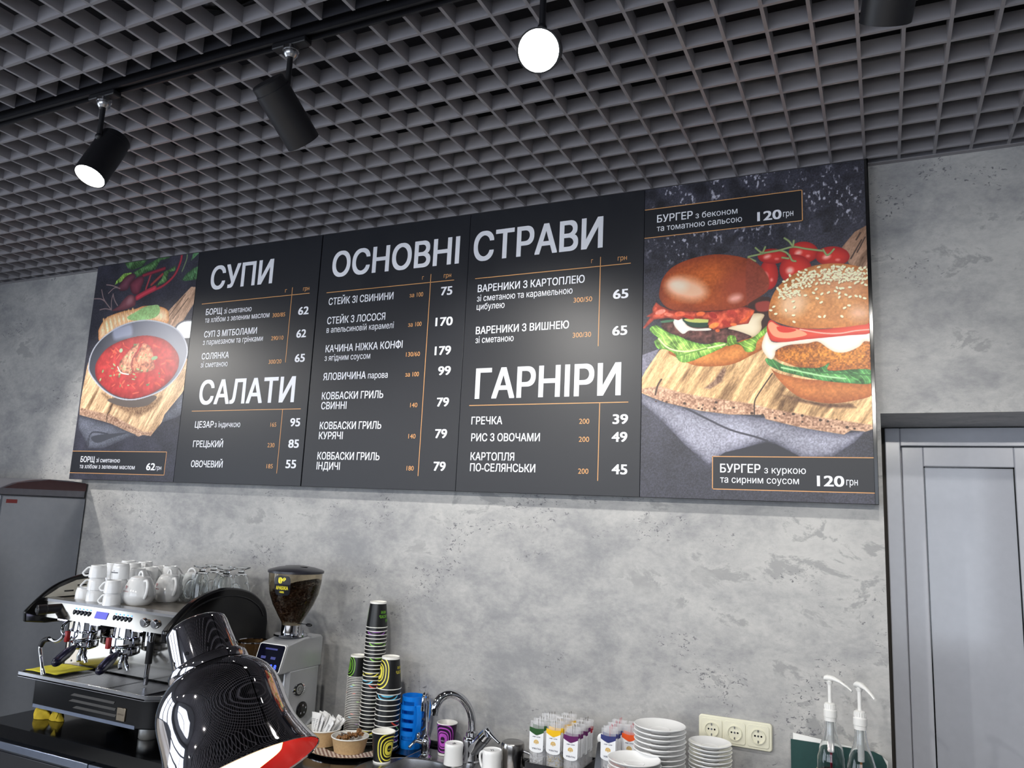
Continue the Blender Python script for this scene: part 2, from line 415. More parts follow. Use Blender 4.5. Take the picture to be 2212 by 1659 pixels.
ART={
'burger':[
('base', (50, 50, 60)),
('chalk',[-7558,30445,-83,29304,-146,27106,-3606,26844,-7468,26146]),
('p',[-959,26449,-797,26655,-567,26927,-186,27119,-216,25618,-763,25878],(140, 108, 88),{'t': 'wood', 'a': 60}),
('l',[-535,26654,-412,26878],(60, 45, 40),{'w': 0.004}),
('l',[-707,26050,-380,26637],(60, 45, 40),{'w': 0.004}),
('l',[-520,26237,-275,26713],(60, 45, 40),{'w': 0.004}),
('p',[-7530,23213,-6853,23433,-7159,22848,-7516,22389],(112, 110, 126),{'t': 'cloth'}),
('p',[-7497,21910,-7013,21670,-5964,21349,-4953,21186,-3400,20984,-2252,20659,-1057,20448,-413,20546,-757,20180,-1383,19742,-2267,19700,-3107,20177,-3340,20212,-4050,20000,-4811,19747,-5161,19423,-5954,20101,-6625,20802,-7083,21219,-7490,21567],(138, 138, 152),{'t': 'cloth', 's': 0, 'e': ((70, 70, 84), 0.012)}),
('l',[-5964,21349,-5309,21009,-4496,20604,-3708,20370,-3306,20229],(52, 52, 62),{'w': 0.006}),
('p',[-4811,19730,-4636,19855,-4050,19993,-3340,20170,-3075,20136,-2331,19734],(36, 36, 44),{}),
('p',[-7508,21910,-7516,22332,-7336,22671,-6847,23380,-6431,23550,-3379,23386,-2545,22840,-163,21883,-186,20611,-429,20519,-839,20565,-1042,20431,-2252,20652,-3350,20941,-3399,21083,-3908,21091,-4496,21106,-5454,21248,-6596,21540,-7090,21729],(205, 165, 118),{'t': 'wood', 'a': 62}),
('p',[-7509,21948,-7480,22043,-6830,22119,-6116,21873,-5456,21726,-3735,21434,-3196,21264,-1925,21000,-228,20711,-186,20611,-429,20519,-839,20565,-1042,20431,-2252,20652,-3350,20941,-3399,21083,-3908,21091,-4496,21106,-5454,21248,-6596,21540,-7090,21729],(168, 130, 106),{'t': 'crumb', 'f': 0.006}),
('l',[-3134,22418,-3563,21769,-3694,21486,-3703,21095],(50, 35, 28),{'w': 0.004}),
('l',[-6776,22345,-6906,22121,-6978,21820],(60, 40, 30),{'w': 0.006}),
('p',[-4635,22695,-4741,22607,-4990,22247,-5313,21999,-5133,21957,-4741,22202,-4599,22564],(120, 90, 72),{'t': 'crumb', 'f': 0.006}),
('p',[-2891,21716,-2237,21560,-1599,21408,-818,21392,-668,21253,-1444,21267,-2401,21494],(95, 65, 45),{'t': 'crumb', 'f': 0.008}),
('p',[-5323,21426,-5329,21410,-5347,21400,-5368,21400,-5386,21411,-5393,21428,-5386,21444,-5369,21454,-5347,21454,-5330,21443],(58, 40, 30),{'f': 0.002, 's': 1}),
('p',[-2912,21023,-2916,21012,-2928,21006,-2941,21006,-2952,21013,-2956,21024,-2952,21035,-2941,21041,-2927,21041,-2916,21034],(58, 40, 30),{'f': 0.002, 's': 1}),
('p',[-6922,21589,-6928,21574,-6944,21565,-6964,21565,-6980,21575,-6987,21590,-6981,21605,-6965,21615,-6944,21614,-6928,21604],(58, 40, 30),{'f': 0.002, 's': 1}),
('p',[-5344,21298,-5351,21280,-5370,21269,-5394,21269,-5413,21281,-5421,21299,-5414,21318,-5394,21329,-5371,21328,-5351,21317],(58, 40, 30),{'f': 0.002, 's': 1}),
('p',[-1458,20839,-1466,20819,-1485,20807,-1509,20807,-1529,20820,-1536,20840,-1528,20859,-1508,20871,-1484,20871,-1465,20859],(58, 40, 30),{'f': 0.002, 's': 1}),
('p',[-5914,21495,-5924,21470,-5951,21454,-5984,21455,-6011,21471,-6022,21497,-6012,21523,-5985,21538,-5952,21537,-5925,21521],(58, 40, 30),{'f': 0.002, 's': 1}),
('p',[-3409,21071,-3417,21050,-3438,21037,-3465,21038,-3486,21051,-3494,21072,-3486,21093,-3464,21106,-3438,21106,-3417,21092],(58, 40, 30),{'f': 0.002, 's': 1}),
('p',[-6541,21555,-6549,21534,-6571,21522,-6599,21522,-6621,21536,-6630,21557,-6622,21578,-6600,21590,-6572,21590,-6550,21576],(58, 40, 30),{'f': 0.002, 's': 1}),
('p',[-4872,21507,-4881,21482,-4907,21467,-4940,21468,-4966,21484,-4976,21510,-4966,21534,-4940,21549,-4908,21549,-4882,21533],(58, 40, 30),{'f': 0.002, 's': 1}),
('p',[-3729,21129,-3739,21104,-3764,21089,-3795,21090,-3820,21105,-3830,21130,-3820,21155,-3794,21170,-3763,21169,-3738,21154],(58, 40, 30),{'f': 0.002, 's': 1}),
('p',[-2213,20833,-2219,20817,-2236,20807,-2256,20808,-2271,20818,-2277,20834,-2271,20850,-2255,20860,-2235,20860,-2219,20850],(58, 40, 30),{'f': 0.002, 's': 1}),
('p',[-1663,20881,-1673,20857,-1697,20842,-1727,20842,-1751,20857,-1760,20882,-1750,20907,-1726,20922,-1696,20922,-1672,20906],(58, 40, 30),{'f': 0.002, 's': 1}),
('p',[-1217,20902,-1222,20890,-1234,20883,-1248,20883,-1259,20891,-1263,20902,-1259,20914,-1247,20921,-1233,20921,-1222,20914],(58, 40, 30),{'f': 0.002, 's': 1}),
('p',[-5465,21326,-5472,21308,-5491,21297,-5514,21297,-5533,21309,-5540,21327,-5533,21345,-5514,21355,-5491,21355,-5472,21344],(58, 40, 30),{'f': 0.002, 's': 1}),
('p',[-2753,21091,-2760,21073,-2778,21062,-2801,21063,-2819,21074,-2826,21092,-2819,21110,-2800,21121,-2778,21121,-2760,21110],(58, 40, 30),{'f': 0.002, 's': 1}),
('p',[-4312,21324,-4320,21304,-4340,21292,-4366,21293,-4386,21306,-4394,21326,-4386,21346,-4365,21358,-4340,21357,-4319,21344],(58, 40, 30),{'f': 0.002, 's': 1}),
('p',[-3018,20964,-3026,20943,-3047,20931,-3074,20931,-3095,20944,-3103,20965,-3094,20987,-3073,20999,-3047,20999,-3025,20986],(58, 40, 30),{'f': 0.002, 's': 1}),
('p',[-899,20650,-909,20625,-934,20609,-964,20609,-989,20625,-997,20650,-987,20675,-963,20691,-932,20691,-908,20675],(58, 40, 30),{'f': 0.002, 's': 1}),
('p',[-2461,21085,-2470,21061,-2494,21047,-2524,21047,-2547,21062,-2556,21087,-2547,21110,-2523,21125,-2493,21124,-2470,21109],(58, 40, 30),{'f': 0.002, 's': 1}),
('p',[-704,20604,-711,20586,-729,20575,-751,20575,-769,20586,-775,20605,-768,20623,-750,20634,-727,20634,-710,20623],(58, 40, 30),{'f': 0.002, 's': 1}),
('p',[-2198,21030,-2207,21007,-2230,20993,-2259,20993,-2282,21008,-2290,21031,-2281,21054,-2258,21068,-2229,21068,-2206,21053],(58, 40, 30),{'f': 0.002, 's': 1}),
('p',[-3105,21149,-3109,21139,-3120,21132,-3134,21132,-3145,21139,-3149,21150,-3144,21161,-3133,21168,-3120,21167,-3109,21160],(58, 40, 30),{'f': 0.002, 's': 1}),
('p',[-1373,20683,-1378,20672,-1388,20665,-1402,20665,-1412,20672,-1416,20683,-1412,20694,-1401,20701,-1388,20701,-1377,20694],(58, 40, 30),{'f': 0.002, 's': 1}),
('p',[-1689,20891,-1694,20879,-1706,20872,-1721,20872,-1733,20879,-1737,20892,-1732,20904,-1720,20911,-1705,20911,-1694,20903],(58, 40, 30),{'f': 0.002, 's': 1}),
('p',[-4921,21300,-4931,21275,-4957,21260,-4990,21261,-5016,21277,-5026,21302,-5016,21327,-4990,21343,-4957,21342,-4931,21326],(58, 40, 30),{'f': 0.002, 's': 1}),
('p',[-6705,21621,-6710,21610,-6722,21603,-6737,21603,-6749,21611,-6754,21622,-6749,21633,-6737,21640,-6722,21640,-6710,21633],(58, 40, 30),{'f': 0.002, 's': 1}),
('p',[-6539,23292,-6201,23462,-4819,23359,-3664,23750,-3213,23903,-3216,23574,-3414,23256,-3810,23037,-4268,22817,-4760,22733,-5499,22757,-5952,22921,-6321,23125],(208, 136, 70),{'s': 1, 'e': ((150, 80, 35), 0.02), 't': 'crumb2'}),
('p',[-6558,24942,-3230,24992,-3268,23997,-3807,23668,-6329,23909,-6803,24383],(52, 32, 30),{'s': 1}),
('p',[-4526,24016,-3859,24430,-3376,24411,-3463,24160,-3459,23919,-3636,23694,-3863,23681,-4236,23815],(226, 212, 184),{'s': 1, 'e': ((176, 152, 118), 0.01)}),
('p',[-6786,24287,-6334,24384,-5415,24088,-4526,23985,-3949,23782,-3807,23638,-4527,23521,-5115,23507,-5715,23617,-6267,23868,-6673,24088],(104, 66, 60),{'s': 1, 't': 'meat', 'e': ((60, 36, 34), 0.012)}),
('p',[-7180,24216,-6959,24272,-6800,24160,-6485,23950,-6205,23845,-5836,23661,-5293,23501,-4819,23549,-4579,23423,-5530,23020,-5740,22943,-6013,22902,-6197,22994,-6322,23218,-6634,23391,-6916,23437,-7046,23697,-6921,23817,-7178,24056],(156, 196, 96),{'s': 1, 't': 'leaf', 'e': ((86, 136, 52), 0.012)}),
('p',[-4526,23747,-4294,23721,-4237,23511,-4007,23559,-3664,23690,-3233,24055,-3213,23843,-3581,23535,-3682,23210,-3952,23173,-4094,23382,-4295,23447,-4527,23399,-4570,23499],(160, 198, 92),{'s': 1, 't': 'leaf', 'e': ((96, 140, 50), 0.01)}),
('l',[-6889,23784,-6510,23416,-5834,23288,-4643,23466],(206, 230, 150),{'w': 0.006}),
('l',[-6260,23122,-5833,23226,-5233,23350],(96, 140, 58),{'w': 0.005}),
('p',[-6372,24434,-6087,24446,-5901,24197,-5596,24068,-5176,24057,-5116,23976,-5596,23984,-5839,24005,-5991,23914,-6114,23943,-6332,24194],(238, 234, 228),{'s': 1, 'e': ((196, 188, 178), 0.006)}),
('p',[-6062,24413,-5598,24334,-5102,24332,-5236,24117,-5596,24103,-5840,24187],(38, 66, 52),{'s': 1}),
('p',[-5979,24429,-5417,24400,-5081,24346,-5146,24257,-5597,24272,-5902,24339],(182, 186, 104),{'s': 1}),
('p',[-6803,24415,-6397,24436,-6411,24364,-6771,24343],(70, 110, 84),{'s': 1}),
('p',[-7468,24196,-7202,24571,-7346,24613,-7125,24743,-7127,24888,-7003,25105,-6842,24963,-6494,24777,-6028,24711,-5237,24622,-4643,24641,-3973,24714,-3659,24568,-3875,24127,-4264,24097,-4672,24010,-5027,23980,-5206,24183,-5176,24352,-5720,24437,-6026,24474,-6210,24401,-6553,24510,-7057,24481,-7387,24181],(192, 74, 52),{'t': 'bacon', 's': 0, 'e': ((120, 40, 30), 0.008)}),
('p',[-6662,24791,-6679,24734,-6757,24678,-6866,24645,-6966,24648,-7017,24685,-7000,24743,-6922,24798,-6812,24831,-6713,24828],(236, 140, 120),{'f': 0.004, 't': 'crumb2', 's': 1}),
('p',[-6401,24583,-6436,24554,-6517,24551,-6612,24575,-6686,24616,-6710,24660,-6674,24690,-6593,24693,-6497,24669,-6424,24627],(228, 120, 96),{'f': 0.004, 't': 'crumb2', 's': 1}),
('p',[-5966,24612,-6000,24562,-6092,24536,-6207,24544,-6300,24583,-6337,24638,-6301,24688,-6209,24713,-6094,24705,-6001,24666],(214, 92, 62),{'f': 0.004, 't': 'crumb2', 's': 1}),
('p',[-5299,24591,-5320,24544,-5390,24508,-5481,24498,-5560,24517,-5597,24558,-5576,24605,-5506,24641,-5414,24651,-5335,24632],(226, 104, 56),{'f': 0.004, 't': 'crumb2', 's': 1}),
('p',[-5665,24415,-5706,24399,-5799,24412,-5909,24450,-5993,24498,-6020,24538,-5979,24554,-5885,24541,-5776,24503,-5692,24455],(170, 44, 34),{'f': 0.004, 't': 'crumb2', 's': 1}),
('p',[-4899,24396,-4949,24367,-5030,24382,-5110,24435,-5158,24507,-5157,24569,-5106,24598,-5025,24583,-4945,24529,-4897,24458],(150, 40, 34),{'f': 0.004, 't': 'crumb2', 's': 1}),
('p',[-4245,24425,-4299,24373,-4396,24370,-4498,24416,-4566,24494,-4573,24575,-4518,24628,-4421,24631,-4320,24584,-4252,24506],(176, 58, 46),{'f': 0.004, 't': 'crumb2', 's': 1}),
('p',[-3699,24567,-3692,24503,-3738,24422,-3819,24355,-3905,24328,-3963,24350,-3970,24415,-3924,24496,-3842,24563,-3756,24590],(206, 86, 52),{'f': 0.004, 't': 'crumb2', 's': 1}),
('p',[-4830,24191,-4845,24132,-4918,24076,-5022,24043,-5116,24047,-5165,24086,-5150,24145,-5076,24202,-4973,24234,-4879,24230],(230, 128, 62),{'f': 0.004, 't': 'crumb2', 's': 1}),
('p',[-4433,24072,-4484,24052,-4574,24079,-4668,24142,-4730,24217,-4737,24276,-4685,24296,-4595,24269,-4501,24205,-4439,24130],(158, 44, 34),{'f': 0.004, 't': 'crumb2', 's': 1}),
('p',[-4247,24121,-4267,24093,-4319,24079,-4384,24083,-4436,24104,-4456,24134,-4436,24162,-4383,24176,-4319,24172,-4266,24151],(226, 110, 60),{'f': 0.004, 't': 'crumb2', 's': 1}),
('p',[-3854,24339,-3869,24297,-3936,24241,-4028,24190,-4112,24166,-4154,24176,-4139,24217,-4072,24274,-3979,24324,-3896,24349],(216, 96, 48),{'f': 0.004, 't': 'crumb2', 's': 1}),
('p',[-4802,23947,-4816,23916,-4855,23898,-4902,23901,-4941,23923,-4955,23957,-4941,23989,-4902,24006,-4855,24003,-4816,23981],(214, 100, 56),{'f': 0.004, 't': 'crumb2', 's': 1}),
('p',[-3628,24810,-3204,24838,-3206,24535,-3573,24532],(140, 54, 46),{'s': 1, 'f': 0.005}),
('p',[-6884,25257,-6876,25580,-6766,25960,-6448,26320,-5857,26552,-5122,26643,-4523,26573,-3936,26385,-3448,26040,-3251,25759,-3183,25507,-3228,25236,-3427,25069,-3800,24854,-4088,24708,-4820,24648,-5721,24682,-6338,24759,-6684,24945],(192, 96, 40),{'s': 1, 't': 'crumb2', 'e': ((128, 52, 26), 0.05), 'g': ((112, 46, 36), (-0.5121, 2.5872), (-0.3225, 2.5511))}),
('p',[-3462,25651,-3485,25318,-3735,25040,-4121,24922,-4497,25010,-4720,25274,-4699,25613,-4441,25895,-4050,26009,-3676,25915],(150, 62, 44),{'f': 0.06, 'al': 0.6, 's': 1}),
('p',[-5254,25290,-5428,25115,-5798,25085,-6228,25214,-6554,25455,-6646,25715,-6467,25893,-6087,25918,-5657,25784,-5341,25544],(240, 190, 162),{'f': 0.035, 'al': 0.85, 's': 1}),
('p',[-5916,25570,-5995,25458,-6161,25419,-6351,25470,-6493,25591,-6531,25736,-6451,25849,-6283,25886,-6093,25834,-5953,25713],(250, 214, 196),{'f': 0.03, 'al': 0.7, 's': 1}),
('p',[-4080,25075,-4102,24991,-4196,24923,-4326,24897,-4443,24921,-4503,24989,-4481,25072,-4386,25141,-4255,25167,-4138,25142],(236, 176, 166),{'f': 0.02, 'al': 0.8, 's': 1}),
('p',[-2915,25727,-2974,25427,-3123,25252,-3306,25268,-3453,25470,-3508,25783,-3449,26086,-3297,26262,-3113,26243,-2967,26038],(206, 52, 42),{'e': ((140, 24, 26), 0.02), 't': 'none', 's': 1}),
('p',[-3252,25757,-3245,25694,-3265,25648,-3303,25636,-3345,25664,-3376,25720,-3383,25783,-3364,25829,-3326,25841,-3283,25813],(250, 200, 188),{'f': 0.012, 'al': 0.8, 's': 1}),
('p',[-3087,25561,-3094,25531,-3112,25514,-3134,25516,-3152,25536,-3158,25567,-3151,25597,-3133,25615,-3111,25613,-3094,25592],(250, 180, 170),{'f': 0.008, 'al': 0.7, 's': 1}),
('p',[-2628,26326,-2718,26182,-2950,26111,-3237,26140,-3472,26259,-3561,26424,-3469,26570,-3233,26640,-2944,26609,-2714,26488],(206, 52, 42),{'e': ((140, 24, 26), 0.02), 't': 'none', 's': 1}),
('p',[-3157,26407,-3166,26371,-3209,26339,-3269,26321,-3324,26326,-3352,26350,-3343,26386,-3300,26419,-3240,26436,-3185,26432],(250, 200, 188),{'f': 0.012, 'al': 0.8, 's': 1}),
('p',[-2896,26262,-2907,26248,-2935,26242,-2970,26245,-2997,26258,-3008,26274,-2997,26288,-2969,26295,-2935,26291,-2907,26279],(250, 180, 170),{'f': 0.008, 'al': 0.7, 's': 1}),
('p',[-1668,26361,-1757,26157,-1982,26049,-2261,26077,-2486,26233,-2571,26458,-2480,26664,-2250,26772,-1971,26741,-1749,26583],(206, 52, 42),{'e': ((140, 24, 26), 0.02), 't': 'none', 's': 1}),
('p',[-2180,26435,-2185,26388,-2225,26349,-2283,26331,-2338,26343,-2369,26380,-2363,26427,-2324,26467,-2266,26484,-2211,26472],(250, 200, 188),{'f': 0.012, 'al': 0.8, 's': 1}),
('p',[-1929,26261,-1940,26241,-1967,26231,-2000,26234,-2027,26250,-2037,26273,-2026,26293,-1999,26303,-1966,26300,-1939,26284],(250, 180, 170),{'f': 0.008, 'al': 0.7, 's': 1}),
('p',[-739,26127,-839,25942,-1094,25847,-1408,25878,-1662,26026,-1757,26234,-1654,26422,-1394,26516,-1079,26481,-830,26332],(206, 52, 42),{'e': ((140, 24, 26), 0.02), 't': 'none', 's': 1}),
('p',[-1316,26214,-1325,26170,-1371,26130,-1437,26110,-1497,26118,-1529,26150,-1520,26194,-1474,26234,-1407,26254,-1347,26246],(250, 200, 188),{'f': 0.012, 'al': 0.8, 's': 1}),
('p',[-1033,26041,-1045,26023,-1076,26014,-1113,26018,-1143,26033,-1154,26054,-1142,26072,-1112,26081,-1074,26077,-1044,26062],(250, 180, 170),{'f': 0.008, 'al': 0.7, 's': 1}),
('p',[-1876,25794,-1975,25503,-2225,25340,-2533,25368,-2783,25577,-2876,25891,-2776,26188,-2520,26350,-2210,26317,-1965,26104],(206, 52, 42),{'e': ((140, 24, 26), 0.02), 't': 'none', 's': 1}),
('p',[-2443,25865,-2445,25800,-2486,25748,-2551,25729,-2614,25749,-2652,25802,-2651,25867,-2609,25919,-2545,25939,-2481,25918],(250, 200, 188),{'f': 0.012, 'al': 0.8, 's': 1}),
('p',[-2165,25642,-2177,25613,-2207,25598,-2244,25601,-2274,25622,-2284,25654,-2273,25683,-2242,25699,-2206,25695,-2176,25674],(250, 180, 170),{'f': 0.008, 'al': 0.7, 's': 1}),
('l',[-3864,26440,-3460,26491,-2947,26560,-2668,26468,-2531,26300],(122, 138, 92),{'w': 0.0065}),
('l',[-3459,26522,-2948,26545,-2443,26628,-2059,26524,-1519,26390],(122, 138, 92),{'w': 0.0065}),
('l',[-2443,26628,-2552,26825,-2704,26960],(122, 138, 92),{'w': 0.0065}),
('l',[-2443,26628,-2412,26840],(122, 138, 92),{'w': 0.0065}),
('l',[-3631,26728,-3516,26606,-3402,26516],(122, 138, 92),{'w': 0.0065}),
('l',[-3402,26516,-3315,26725],(122, 138, 92),{'w': 0.0065}),
('l',[-2558,26364,-2477,26172,-2367,26131],(122, 138, 92),{'w': 0.0065}),
('l',[-2587,26245,-2782,26296],(122, 138, 92),{'w': 0.0065}),
('l',[-1518,26435,-1415,26243,-1307,26292,-1198,26415],(122, 138, 92),{'w': 0.0065}),
('l',[-3864,26409,-3634,26260],(122, 138, 92),{'w': 0.0065}),
('p',[-6884,25257,-6876,25580,-6766,25960,-6448,26320,-5857,26552,-5122,26643,-4523,26573,-3936,26385,-3448,26040,-3251,25759,-3183,25507,-3228,25236,-3427,25069,-3800,24854,-4088,24708,-4820,24648,-5721,24682,-6338,24759,-6684,24945],(0, 0, 0),{'al': 0.0}),
('p',[-3923,26290,-3691,26266,-3435,26023,-3239,25696,-3199,25416,-3271,25239,-3471,25073,-3815,24855,-3930,24834],(128, 56, 40),{'s': 1, 'f': 0.004, 't': 'crumb2'}),
('p',[-3166,22581,-2917,22410,-1904,22162,-203,22071,-209,21648,-692,21484,-1346,21402,-1916,21483,-2398,21669,-2886,22142],(200, 126, 66),{'s': 1, 't': 'crumb2', 'e': ((150, 80, 40), 0.03)}),
('p',[-3044,23043,-2873,23251,-2208,23395,-1237,23500,-196,23370,-215,22394,-1261,22435,-2221,22560,-2712,22759,-2995,22897],(198, 126, 46),{'s': 1, 't': 'crumb', 'e': ((140, 74, 30), 0.03)}),
('p',[-3343,22912,-3129,22903,-2879,22741,-2549,22620,-1897,22547,-1607,22581,-1407,22691,-1444,22442,-636,22462,-200,22393,-211,22003,-957,22037,-1584,22127,-2225,22289,-2750,22450,-3065,22584,-3276,22729],(92, 156, 84),{'s': 1, 't': 'leaf', 'e': ((50, 104, 56), 0.01)}),
('l',[-2847,22603,-2223,22437,-1581,22273,-953,22175],(150, 200, 140),{'w': 0.006}),
('l',[-2223,22472,-1420,22371,-243,22259],(52, 100, 54),{'w': 0.004}),
('p',[-3290,23818,-3456,23348,-3319,23014,-3154,22881,-3042,23030,-3013,23176,-2654,23329,-2058,23356,-1738,23397,-1427,23154,-1221,23029,-912,23013,-550,23166,-394,23328,-205,23331,-197,23629,-1628,23629,-2707,23456,-3148,23481],(242, 236, 230),{'s': 1, 'e': ((206, 190, 170), 0.012)}),
('p',[-3288,23968,-3169,24207,-2837,23999,-2157,23852,-1361,23801,-200,23928,-210,23587,-847,23548,-1577,23510,-2163,23485,-2707,23438,-3120,23491,-3257,23726],(214, 78, 56),{'s': 1, 'e': ((178, 44, 36), 0.01)}),
('p',[-3255,23996,-3141,24139,-2893,23973,-2374,23851,-2053,23654,-2378,23570,-2760,23563,-3090,23671],(236, 146, 112),{'s': 1}),
('p',[-2976,23963,-2701,23930,-2374,23821,-2621,23747,-2895,23794],(200, 52, 40),{'s': 1}),
('l',[-2266,23829,-1627,23672,-1104,23626,-639,23684,-207,23700],(240, 150, 134),{'w': 0.005}),
('p',[-3210,24294,-3221,24597,-3105,25012,-2877,25358,-2457,25684,-1906,25902,-1315,25948,-790,25866,-405,25724,-178,25585,-99,24824,-199,23971,-583,23853,-1099,23814,-1889,23829,-2427,23907,-2837,24053,-3057,24163],(204, 144, 92),{'s': 1, 't': 'crumb2', 'e': ((172, 104, 52), 0.045)}),
('p',[-2153,24983,-2083,24748,-2160,24503,-2356,24340,-2596,24321,-2790,24455,-2863,24692,-2784,24940,-2586,25104,-2344,25120],(232, 200, 168),{'f': 0.04, 'al': 0.7, 's': 1}),
('p',[-192,24227,-254,24097,-408,24025,-596,24037,-748,24132,-803,24271,-741,24403,-585,24476,-396,24461,-246,24366],(226, 184, 160),{'f': 0.035, 'al': 0.6, 's': 1}),
('p',[-226,25107,-422,24896,-864,24842,-1391,24969,-1801,25232,-1931,25532,-1726,25748,-1268,25796,-741,25660,-345,25397],(196, 140, 112),{'f': 0.06, 'al': 0.5, 's': 1}),
